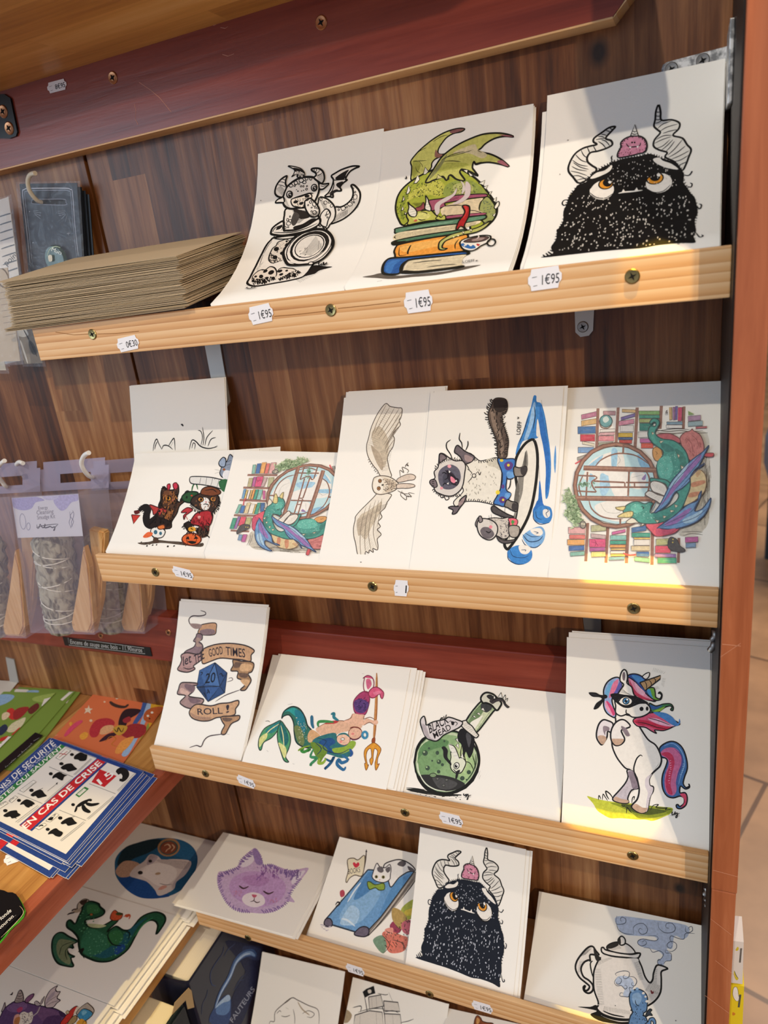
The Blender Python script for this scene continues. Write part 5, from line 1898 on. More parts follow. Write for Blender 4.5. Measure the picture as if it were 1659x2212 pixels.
art('K', (860, 1340, 4.3658), '''
f 1b1b18 75,1590 200,1590 280,1610 420,1630 560,1640 600,1645 560,1655 430,1660 300,1640 150,1615
l 1b1b18 5 75,1580 160,1585 260,1600
l 1b1b18 4 90,1605 200,1625 330,1650
l 1b1b18 4 480,1680 530,1684
l 1b1b18 5 520,1660 600,1668
r 1b1b18 4 14 5 12 16 110,1600 600,1650 600,1700 200,1650
O 6d8f62 141614 12 458,1335 306 300 0
o c5d3ae 458,1335 292 284 0
o 8fb07c 455,1340 276 264 0
f a9c68c 560,1120 690,1200 720,1320 700,1430 620,1520 560,1440 520,1300
f c3d49b 520,1200 600,1180 640,1260 650,1360 600,1440 520,1420 490,1320
f 5f8a58 190,1250 260,1150 400,1120 480,1150 400,1240 300,1300 240,1420 205,1440
f 7ba06c 200,1300 300,1230 430,1200 470,1300 400,1400 300,1450 210,1450
f 2c2c2c 205,1462 300,1455 420,1462 520,1485 600,1520 630,1550 570,1590 460,1612 350,1600 270,1560 220,1510
f 4a4a4a 330,1480 480,1500 560,1540 500,1590 400,1590 350,1540
o 3c5040 255,1252 26 26 0
o a9c092 246,1242 9 9 0
o 3c5040 370,1250 17 20 0
o 3c5040 385,1335 21 22 0
o a9c092 380,1328 7 7 0
o 3c5040 278,1393 22 23 0
o a9c092 270,1385 8 8 0
o 3c5040 418,1362 15 15 0
o 3c5040 382,1428 17 17 0
o 3c5040 292,1207 10 10 0
o 3c5040 437,1140 10 10 0
o 3c5040 322,1325 9 9 0
o 3c5040 668,1433 20 20 0
o 3c5040 606,1490 22 22 0
o 3c5040 646,1503 8 8 0
O 7f9970 20241f 4 330,1462 32 20 0
O 6a6a66 20241f 3 372,1495 13 12 0
O 6a6a66 20241f 3 458,1505 14 12 0
O 6a6a66 20241f 3 430,1558 14 12 0
l 10120f 16 160,1350 175,1220 225,1130 270,1100
l 10120f 18 165,1400 195,1500 270,1590 370,1630 480,1632 600,1590 690,1510 750,1400 765,1300 745,1200 715,1130
l dfe6cf 7 185,1340 200,1440 260,1540 350,1595 450,1612
l 3a5234 8 730,1260 735,1350 700,1440 640,1520
f 16161a 560,1080 600,1020 680,1060 720,1110 715,1200 700,1260 670,1300 640,1240 620,1290 600,1180 570,1140
f 4c4c50 640,1080 660,1060 690,1110 670,1200 650,1140
l 10100f 6 600,1180 590,1260 600,1300
l 10100f 6 640,1170 620,1250 640,1330
F e2e6cf 141614 6 500,1240 560,1290 610,1300 640,1340 620,1400 590,1440 540,1440 500,1400 492,1340 500,1290
f 1c1c1e 410,1200 440,1190 470,1230 465,1290 500,1340 500,1370 460,1330 430,1290 425,1230
f e8e6dc 480,1170 520,1180 560,1250 575,1310 540,1300 510,1250 490,1220
l 141614 6 480,1170 530,1190 560,1250 580,1310
l 141614 4 500,1210 540,1200
l 141614 4 505,1250 555,1240
l 141614 4 520,1280 565,1275
Q e8e6dc 141614 4 540,1120 565,1115 570,1160
Q e8e6dc 141614 4 545,1180 570,1160 575,1210
Q e8e6dc 141614 4 590,1290 610,1250 620,1310
O f0efe6 141614 5 552,1372 25 30 20
o 141614 548,1375 14 17 0
o f0efe6 554,1366 5 6 0
l 141614 6 520,1400 550,1432 590,1430
f 1c1c1e 550,1425 585,1410 570,1450 555,1495 540,1490 545,1450
l 141614 5 630,1330 680,1350 715,1420
l 141614 5 700,1270 722,1340 730,1400
F a8bd94 141614 10 795,755 640,950 700,1000 740,1060 900,860 960,820 880,790
f 6f8a60 780,800 660,960 700,1000 760,930 830,840
f cfd8b4 850,800 720,1000 735,1040 880,860
f 35383a 800,770 780,830 830,870 880,840 880,800
Q e8e6dc 141614 3 700,905 725,900 735,925
Q e8e6dc 141614 3 740,880 765,870 780,900
Q e8e6dc 141614 3 780,840 805,825 818,860
h 1c1c1c 3 14 690,990 780,960 700,960 760,920
f f1efe2 680,970 760,920 800,900 740,1000 715,1020
l 141614 8 905,810 740,1045
l 141614 8 795,780 650,940
F dcdccb 141614 12 780,740 800,700 840,682 900,700 940,740 975,780 960,820 930,850 880,800 830,780 800,780
f 2c2c2e 835,715 870,700 905,725 900,760 860,745
f 3a3438 860,760 900,740 960,735 1010,760 1020,800 1050,820 1030,830 1000,800 980,765 930,770 890,790
Q f1efe8 141614 4 905,700 925,745 900,738
Q f1efe8 141614 4 972,682 985,735 945,722
Q f1efe8 141614 4 1012,702 1015,748 990,738
Q f1efe8 141614 4 1035,735 1028,765 1010,755
l 141614 6 880,770 930,735 990,745 1015,790 1055,820
F e4dfd4 141614 7 590,965 640,945 660,970 700,1000 740,1060 760,1085 735,1110 690,1080 640,1040 600,1000
h 141614 4 9 600,980 740,1100 650,965 760,1080
F d9d2d2 141614 8 270,990 330,960 440,935 480,915 560,940 610,965 580,1010 500,1050 430,1085 400,1115 360,1140 310,1130 260,1100 210,960 245,905 262,955
f b8aeb2 265,1000 300,1100 350,1130 300,1120 250,1080 225,980
T 1a1418 0.012 300,1070 480,965 285,990 BLACK
T 1a1418 0.012 345,1118 505,1030 325,1065 MEAD
l 1a1418 5 480,960 500,950 510,980 540,960 560,975 540,1000
f 1a1418 505,955 530,960 525,990 505,985
l 5a8a4a 4 160,1200 130,1300
l 5a4a4a 3 752,1490 775,1420
l 5a4a4a 3 765,1500 780,1460
l 1b1b1b 4 215,1075 210,1085
l 16161a 6 615,1650 620,1635 625,1655 645,1640 640,1665 660,1640 660,1680 650,1690 665,1660 690,1648
l 16161a 4 620,1672 690,1664
''')
art('I', (320, 1280, 2.9625), '''
l 55484a 5 335,115 365,125 365,142 330,150 285,150 262,170 268,200 300,225 330,230
F c89c78 3a2e2e 4 330,228 345,205 430,195 436,235 425,268 360,272 320,260
f 8a7478 330,245 380,232 425,240 420,265 350,270
f 9c8580 268,200 320,200 345,212 325,232 290,228
F 8c747a 3a2e2e 4 315,262 345,270 345,300 325,312 345,330 350,360 320,395 270,390 225,405 240,375 290,350 305,320 290,310 305,285
f b09488 310,290 340,300 320,320 345,340 310,345
F b38f8b 3a2e2e 5 212,400 250,385 320,395 360,370 370,400 330,440 290,470 300,490 250,510 190,495 205,460 215,430
F cda27c 3a2e2e 5 350,365 420,335 500,325 580,330 640,345 680,372 660,400 655,440 600,430 540,425 460,420 400,440 350,455 345,410
T 332830 0.01 225,470 278,445 222,410 let
T 332830 0.01 298,458 362,420 292,402 THE
T 332830 0.01 392,412 480,392 385,362 GOOD
T 332830 0.01 498,400 622,415 496,345 TIMES
l 332830 4 225,480 260,490 290,480
F a8835f 3a2e2e 5 545,430 600,440 655,442 678,460 665,505 640,520 660,560 640,600 620,625 590,622 620,590 600,560 570,545 575,505 530,500 545,465
f 6e5648 560,445 620,455 600,475 550,480
f 6e5648 580,515 640,520 630,545 590,540
f d4ab80 600,455 665,465 650,500 590,500
f d4ab80 590,560 650,560 630,600
l 55484a 4 590,622 540,640 490,660 430,698
l 55484a 3 505,572 540,560 535,545 515,550
Q 3a5a8c 20293c 5 428,450 505,515 490,640 385,697 312,605 330,500
p 4a70a6 428,450 360,590 460,600
p 2f4c7c 428,450 505,515 460,600
p 3f639a 428,450 330,500 360,590
p 2a4470 505,515 490,640 460,600
p 385a90 360,590 460,600 385,697
p 284068 312,605 360,590 385,697
p 2c4a7a 460,600 490,640 385,697
p 335488 330,500 312,605 360,590
L 1b2436 4 428,450 360,590 460,600 428,450
L 1b2436 4 312,605 460,600 385,697
L 1b2436 3 505,515 460,600 490,640
T 151a28 0.01 365,582 428,572 372,518 20
T 151a28 0 368,668 400,640 355,640 14
l 151a28 4 455,525 470,518 478,535 490,528
l 151a28 4 335,510 348,512 340,530
F a58884 3a2e2e 5 312,580 250,575 210,580 195,620 190,650 240,660 205,700 225,725 260,740 300,740 350,705 350,680 290,670 260,660 290,630 280,600 312,592
f 7a6268 240,585 300,600 285,640 240,610
f d0ada0 215,610 265,640 250,655 205,640
f 7a6268 260,670 340,690 300,710 270,700
F cda27c 3a2e2e 5 265,760 310,715 400,725 460,710 520,705 575,690 580,715 560,745 555,780 500,795 440,800 390,820 330,820 280,800
f b08a70 268,765 320,790 400,800 380,818 300,805
T 332830 0.01 318,782 478,775 315,742 ROLL
T 332830 0.01 500,770 520,765 500,720 !
F b58c68 3a2e2e 5 470,795 540,790 585,788 580,815 540,835 520,860 495,905 470,905 475,880 490,850 475,825
f 6e5648 480,800 540,805 520,825 485,820
l 55484a 5 490,905 440,910 390,920 360,945 340,985 310,978 265,992
l 55484a 2 505,905 520,908
h 3a2e2e 2 8 200,480 300,470 195,500 290,495
h 4a3a3a 2 8 300,800 420,800 300,815 400,815
''')

art('J', (320, 1280, 2.9625), '''
l a86a34 13 1463,515 1460,700 1452,850 1444,950
l d89858 4 1460,515 1457,700 1449,850 1441,950
F 9e4a1c 7a3a18 2 1435,935 1452,930 1450,960 1432,960
F e09a2c 8a4a18 3 1432,965 1450,962 1480,985 1490,1010 1470,1060 1468,1100 1480,1095 1458,1138 1452,1095 1460,1060 1468,1015 1448,1000 1440,1050 1440,1075 1428,1105 1418,1072 1430,1050 1425,1000 1405,1010 1395,1050 1405,1105 1412,1100 1395,1138 1385,1095 1392,1090 1382,1040 1390,1000
F 2f6e5e 23302e 5 855,805 870,760 920,730 970,745 1005,800 1020,850 1045,880 1065,920 1100,940 1060,990 1000,990 950,960 935,900 930,830 905,785 870,790
f 2a9a96 870,765 920,738 955,750 975,800 940,790 900,760
f 1f7a8a 940,750 985,770 1005,830 1000,900 960,850 945,800
f 6f7f4a 935,860 975,860 1000,940 990,980 955,950
f d8a878 1040,880 1075,890 1110,930 1070,950 1030,960 1020,920
r d8cfae 3 4 0 90 50 940,780 1020,860 1050,960 960,960
F 4f9a6a 2a3a34 4 850,820 800,840 745,870 715,920 705,970 712,1005 725,1005 740,960 790,930 830,880
f 2a7f80 845,825 790,850 750,890 790,900 830,870
f d8d98a 715,930 760,900 760,930 735,960 712,990
l e8e2a8 4 840,840 780,880 735,930
F 4f9a6a 2a3a34 4 850,825 880,860 905,900 912,950 900,1000 880,1050 900,1085 870,1075 850,1020 830,950 828,890
f 1f6a6a 850,830 885,880 900,940 880,980 850,940 840,880
f dcdc90 835,960 880,990 885,1030 872,1060 850,1010
l e8e2a8 4 850,850 865,920 870,1000
f e3b596 1075,870 1150,830 1230,820 1290,830 1370,855 1330,880 1240,895 1180,920 1120,920 1090,900
l 7a4a38 3 1075,870 1150,830 1230,820 1290,832 1370,852
F a83a68 7a2a4a 4 1320,760 1315,700 1340,660 1375,635 1410,640 1418,680 1410,730 1390,780 1350,790
f 5a3a78 1318,700 1360,680 1405,700 1410,730 1380,770 1330,760
r 2a1a4a 5 4 0 90 60 1325,690 1380,660 1412,700 1390,760 1330,750
F d85a80 8a2a4a 4 1385,630 1378,590 1385,545 1375,550 1400,532 1430,540 1445,570 1440,610 1410,640
f d86a8c 1395,560 1420,555 1430,590 1405,620
F d85a80 8a2a4a 4 1410,645 1430,615 1460,605 1490,620 1508,645 1500,678 1490,672 1480,650 1450,672 1425,672
f e07a98 1440,640 1480,630 1490,645 1455,655
f e8b89c 1310,775 1350,780 1385,785 1380,820 1400,805 1445,820 1465,815 1460,850 1435,835 1410,830 1380,850 1320,850 1270,835 1255,820 1290,805
l 7a4a38 3 1310,775 1295,805 1250,822
l 7a4a38 3 1385,785 1380,810 1420,798 1462,820
l 7a4a38 3 1380,850 1415,832 1445,845
o e8b89c 1460,830 12 14 0
O e8b89c 7a4a38 3 1325,900 44 38 -20
O ecc0a4 7a4a38 3 1250,940 44 38 10
l 7a2a20 5 1290,870 1310,862 1345,865 1368,885
l 5a1f3a 5 1290,930 1310,942 1340,938 1365,920
l 2c6f72 7 1215,915 1235,905 1265,905 1290,925
l 2a5a9a 6 1210,960 1225,980 1255,985 1285,970
l 8a3a34 3 1318,915 1332,917
l 8a3a34 3 1252,962 1266,962
o e08a80 1310,905 10 8 0
o e08a80 1235,955 10 8 0
l 6a3428 3 1310,890 1320,885
l 6a3428 3 1335,885 1345,890
l 6a3428 3 1235,935 1250,930
O f0ece4 3a2a24 2 1246,938 12 8 0
f b83a3a 1130,840 1180,822 1220,822 1200,838 1150,842
f 2c6f72 1060,940 1130,910 1200,900 1210,950 1240,975 1290,990 1300,1040 1240,1060 1170,1040 1100,1020 1050,990
f 1c4f86 1100,950 1170,930 1200,960 1160,990 1200,1010 1150,1030 1100,1000
f 6a8a2c 1040,960 1100,970 1150,1010 1120,1060 1100,1090 1080,1060 1060,1020
f 8fae3a 1180,1000 1260,985 1300,950 1330,960 1310,1000 1250,1030 1200,1030
l 2a6a9a 14 1240,1040 1280,1070 1240,1090 1220,1070 1210,1100 1250,1135 1265,1115
l 1f5a86 12 1130,1060 1170,1080 1190,1050 1170,1090 1130,1130 1145,1110
l 3a8a5a 12 1060,1000 1040,1050 1080,1060 1040,1100 1050,1105
l 8fae3a 12 1100,1060 1090,1090 1120,1090 1140,1060
l 2a6a8a 14 1060,870 1050,840 1048,800 1042,790
l 2a7a8a 13 1220,820 1190,800 1190,775 1170,780
l 3a8a3a 12 1000,1000 980,1010 1000,1020 1040,1000 1020,1020
l 7a9a2c 8 1040,980 1000,990 970,1005 962,1015
l 2a5a9a 12 1290,1000 1305,1030 1290,1050
l 3a8a4a 12 1090,860 1090,830 1130,825 1190,830
O - 3a8ab0 10 1388,912 16 20 0
l 1c3a56 4 1080,930 1140,950 1120,990 1160,1020 1230,1030 1290,1000
l 1c3a56 4 1070,960 1110,1000 1080,1040
l 4a4a4a 2 895,718 925,712
l 4a4a4a 2 760,1010 770,1020
l 4a4a4a 2 750,825 770,822 780,830
l 4a4a4a 2 1370,520 1385,522
l 4a4a4a 2 1500,650 1505,665
l 4a4a4a 2 925,1095 938,1100
''')

# the twin-cat outline card, the costumed cats
art('W', (0, 780, 2.3042), '''
F - - 0 0,0 1,0 0,1
l 24201e 3.5 762,448 768,410 780,388 790,410 806,440
l 24201e 3 770,440 776,415 784,400
l 24201e 3.5 806,438 815,420 838,422 860,440
l 24201e 3.5 838,424 858,392 868,388 872,445
l 24201e 3 850,425 862,402
l 24201e 4 942,442 955,395 975,400 1000,425 1040,435 1083,425
l 24201e 3 955,435 962,408 972,415 968,440
l 24201e 3 1060,432 1083,420
l 24201e 3 1000,420 1008,380 1000,350 985,345
l 24201e 3 1010,422 1015,380 1008,328
l 24201e 3 1020,422 1030,380 1060,345
l 24201e 3 1035,425 1050,390 1075,380
f 24201e 900,315 908,312 914,320 910,325
'''.replace('F - - 0 0,0 1,0 0,1\n', ''))

art('D', (0, 780, 2.3042), '''
f 57493c 685,905 740,900 780,890 840,896 905,900 960,915 1010,905 1000,925 900,915 800,905 720,915
r 3a2f28 4 8 0 20 16 680,900 1000,905 1000,930 690,920
l 1a1513 24 690,745 715,728 735,740 728,775 735,810 760,830
e 1a1513 3 9 7 1 680,750 700,722 735,725 745,760 742,800
e 1a1513 3 9 7 -1 690,760 705,748 718,770 715,800 740,835
Q c8382c 5a1512 3 655,765 698,768 665,810
f 5a1512 668,745 695,745 690,760 672,762
F 4c3020 1a1411 4 800,690 802,650 815,625 835,640 865,640 885,615 890,650 880,690 900,700 925,650 945,655 930,690 895,720 880,760 855,800 850,830 800,835 745,825 735,800 770,770 790,740 790,715
f 8a5630 820,760 860,740 850,790 825,800
f 6e4226 815,650 860,650 870,690 840,710 812,690
f 241813 735,800 790,775 850,800 830,830 760,830
f 241813 895,690 925,655 940,660 905,700
e 1a1411 3 10 7 1 745,825 735,800 775,765 790,720 800,690 805,640
e 1a1411 3 10 7 1 880,640 885,690 870,750 850,800 855,830
O d89030 1a1411 3 838,684 14 13 0
o 0c0a09 838,682 6 8 0
l 1a1411 4 825,668 855,676
l 1a1411 3 862,700 872,706
f c8605a 858,690 866,688 862,698
F c83048 5a1512 3 835,640 832,618 845,612 848,628 840,642
F c83048 5a1512 3 865,632 862,612 878,606 886,625 875,640
F b83a34 4a1a18 3 745,715 790,730 825,735 830,760 810,750 795,770 785,755 765,765 760,745
F efece4 1a1411 3 755,835 790,825 822,845 815,870 800,880 770,880 752,860
o 3a6a80 775,852 9 11 0
o 3a6a80 800,858 7 9 0
F e07838 5a2a12 3 785,825 815,815 820,832 795,838
f e86a38 712,875 735,852 760,855 755,870 730,880
f 4a3424 765,880 785,880 790,905 765,905
F 26522e 16241a 4 905,680 920,660 950,650 985,655 982,680 960,705 920,700
l 2c6a3c 5 955,650 960,625 975,605 985,640
o 16241a 930,678 5 7 0
o c83a2a 955,670 5 4 0
F e4e2dc 1c1c20 3 945,585 960,575 1040,578 1100,590 1130,600 1135,645 1110,640 1060,625 1000,615 965,612 948,605
l 2a2a30 5 1000,580 995,610
l 2a2a30 5 1030,580 1025,615
l 2a2a30 5 1060,584 1050,620
l 2a2a30 5 1090,592 1080,630
l 2a2a30 5 1075,580 1068,590
f 2f6a40 1090,600 1140,590 1140,650 1105,645
F 8d9aae 1c1c20 3 1100,540 1110,510 1130,500 1145,465 1165,485 1170,500 1160,560 1150,580 1110,580 1095,560
F 9fb0c8 1c1c20 3 1090,505 1110,480 1125,490 1120,525 1098,525
f e8e8ea 1120,545 1160,555 1150,590 1110,580
l 1c1c20 4 1125,505 1150,495
l 1c1c20 4 1120,520 1145,515
o 9a5a2a 1116,540 7 6 0
l 1c1c20 2 1095,545 1070,540
l 1c1c20 2 1095,552 1070,560
F 3a2a20 15110f 4 965,720 950,705 960,680 985,665 1010,655 1050,655 1085,670 1092,700 1070,740 1045,760 1010,745 985,735
F 7a4224 2a1812 3 1000,660 1010,635 1045,625 1090,640 1098,660 1060,672 1020,668
l 2a1812 3 1020,645 1060,640 1080,655
f ece8e2 1000,690 1020,680 1040,690 1045,725 1025,745 1005,730
O d08a3a 15110f 3 1000,690 14 12 0
o 0c0a09 1002,690 6 7 0
O d08a3a 15110f 3 1063,688 15 13 0
o 0c0a09 1062,688 6 8 0
f d08a8a 1022,700 1032,700 1027,708
l 15110f 3 1012,715 1026,712 1040,718
F b02a30 3a1214 4 960,780 985,755 1040,745 1060,770 1045,820 1010,830 985,820 950,810
f e8a8a0 985,775 1000,772 995,790
F b83038 4a1214 3 910,745 935,730 960,740 945,755 925,770 918,790 915,770 930,755 905,755
l b83038 6 925,770 935,790
f 2a1c16 915,810 950,800 960,850 940,855 925,835
f 4a3424 985,830 1040,820 1035,870 1000,880 980,860
e 1a1411 3 10 7 1 915,840 920,812 950,790
O e0642c 5a2210 4 955,888 48 30 0
l 8a3a18 3 935,862 930,888 938,914
l 8a3a18 3 972,862 980,888 970,914
p 1a120e 925,885 940,872 945,890
p 1a120e 965,888 975,872 990,884
f 1a120e 935,900 955,896 980,902 958,912
l 1a120e 5 925,865 960,832 990,862
f e0a030 940,830 970,828 975,845 945,848
r b0703a 2.5 14 100 40 40 810,650 880,650 880,700 850,790 810,780
r 1a1411 2.5 14 100 40 50 800,660 890,640 880,740 850,820 760,820
e 1a1411 3 11 6 -1 800,700 790,740 770,780 740,810
e 1a1411 3 10 6 1 805,640 812,626 835,640
r 8a5a3a 2.5 12 90 50 26 970,680 1085,670 1080,740 980,740
r 15110f 2.5 16 80 60 40 910,815 1040,800 1040,880 960,860
e 15110f 3 12 6 1 955,700 965,730 1000,750
e 15110f 3 12 6 -1 1092,690 1080,735 1050,762
r 6a1218 2.5 18 90 30 26 960,780 1060,760 1040,830 960,820
''')

art('M', (360, 1760, 3.072), '''
f cdb2d6 345,380 400,375 470,345 500,290 560,235 592,222 625,270 640,330 700,330 760,350 830,370 940,352 900,420 850,480 820,530 850,580 800,575 780,600 720,640 640,655 560,650 470,640 400,590 350,500 335,440
f c49ed0 430,430 520,380 640,380 740,410 790,470 770,550 690,600 590,610 480,570 420,510
f b98cc2 500,420 600,400 680,430 640,470 560,470
f e6dcea 500,300 560,250 580,300 540,340 495,345
f e6dcea 840,400 920,370 870,440 830,460
e 8468a8 5 26 11 1 340,460 345,400 400,372 470,345 490,300 560,240
e 8468a8 5 26 11 1 592,225 630,280 640,330 700,330 780,370 850,370
e 8468a8 4 22 12 1 900,420 850,490 820,540 800,590 720,640 640,655
e 8468a8 4 22 12 1 560,652 470,642 400,592 350,500 338,450
f 9a80b8 570,235 600,230 640,320 600,330 580,290
r 8468a8 4 24 120 30 30 780,360 930,360 880,400 800,420
r 9a6ab0 4 20 95 40 40 600,340 740,350 740,420 600,420
l 4a3038 7 480,470 510,490 545,475
l 4a3038 7 640,505 675,525 712,510
f efe4ea 520,530 580,515 640,540 650,590 590,615 530,600 500,565
f c8607a 565,530 600,535 580,552
l 4a3038 4 582,552 578,570 555,578
l 4a3038 4 578,570 600,584 620,576
r c88ab0 3 8 0 40 20 440,500 500,500 490,540 440,540
r c88ab0 3 8 0 40 20 680,560 740,550 730,590 680,590
''')

art('N', (360, 1760, 3.072), '''
l 4a4038 6 1325,235 1320,300 1302,395
p 2a2a2a 1318,245 1326,228 1332,248
F ece2c4 5a4a38 4 1200,300 1240,288 1270,300 1315,272 1300,400 1250,400 1215,420 1195,450 1190,430 1205,370
f d8344a 1250,350 1235,325 1245,315 1258,325 1270,315 1280,328 1270,345
T 2a2020 0 1205,395 1285,380 1203,360 BOOKS
Q 6fa0d0 2c3a4a 6 1335,365 1640,380 1345,780 1260,780 1095,730 1050,700
f 88b4dc 1320,450 1420,520 1300,700 1200,720 1150,660
f a9cbe8 1190,640 1230,600 1280,640 1260,720 1200,735 1150,720
f 4f86bd 1340,380 1400,430 1330,520 1240,560
f 5a90c4 1500,470 1600,400 1640,400 1480,620 1400,700
l d8e8f4 8 1200,580 1250,500 1290,450
l d8e8f4 8 1160,690 1200,700 1250,740
Q 8a8078 2a2622 5 1660,420 1620,480 1450,690 1340,800 1325,810 1335,770 1420,680 1640,380 1665,380
l d8d0c4 3 1640,400 1450,660 1345,790
l d8d0c4 3 1650,430 1460,680 1345,800
l 3a342e 3 1645,415 1455,670 1345,795
F 6b6274 28242e 5 1045,715 1060,690 1085,690 1100,715 1092,742 1055,738
F 6b6274 28242e 5 1245,795 1275,755 1310,742 1340,755 1340,790 1310,810
f b8485a 1150,510 1170,498 1182,515 1178,540 1155,545
l 3a4a2a 4 1165,545 1150,590
l 2a2420 7 1120,600 1135,580 1150,590 1125,610 1145,600
f a8b048 1560,620 1640,560 1660,600 1640,680 1560,700
f d8c04a 1580,640 1640,620 1640,660 1590,670
f 9a3a56 1480,740 1520,700 1560,760 1520,790
f d87a68 1430,790 1480,770 1560,800 1600,820 1580,900 1500,920 1460,890
f e89a8a 1450,760 1500,750 1500,790 1460,790
f e8806a 1470,850 1500,835 1530,860 1510,890 1475,885
f 7a9a80 1370,830 1430,800 1460,860 1440,920 1400,890
f b89a5a 1500,620 1560,640 1600,700 1560,760 1500,700
f c86a78 1560,720 1620,700 1620,790 1570,780
l 3a2a28 3 1430,800 1480,860 1440,920
l 3a2a28 3 1500,830 1560,850 1590,900
r 4a3a30 3 16 60 60 60 1440,780 1640,640 1620,900 1440,900
F f1efec 2a2628 5 1440,340 1500,305 1560,300 1620,330 1650,370 1600,380 1540,420 1490,480 1470,430
f 5a5458 1530,330 1560,305 1590,320 1570,345
f 5a5458 1600,340 1640,360 1640,375 1610,370
F f4f2ef 2a2628 4 1370,385 1385,340 1398,322 1415,345 1450,352 1480,330 1490,360 1485,400 1480,430 1440,450 1390,440 1365,415
f 6a6468 1400,350 1430,345 1440,375 1420,385 1400,372
f 6a6468 1452,360 1480,345 1484,370 1465,385
o 8a8040 1392,412 11 11 0
o 8a8040 1438,414 11 11 0
o 14120f 1392,412 5 8 0
o 14120f 1438,414 5 8 0
f d8908a 1410,430 1420,430 1415,436
F 8fa840 3a4a1a 4 1332,450 1350,445 1385,465 1440,455 1445,495 1410,500 1385,485 1345,495
l 3a4a1a 3 1380,465 1390,490
r c8c0cc 3 20 0 20 12 1000,720 1080,740 1060,770 1000,750
''')

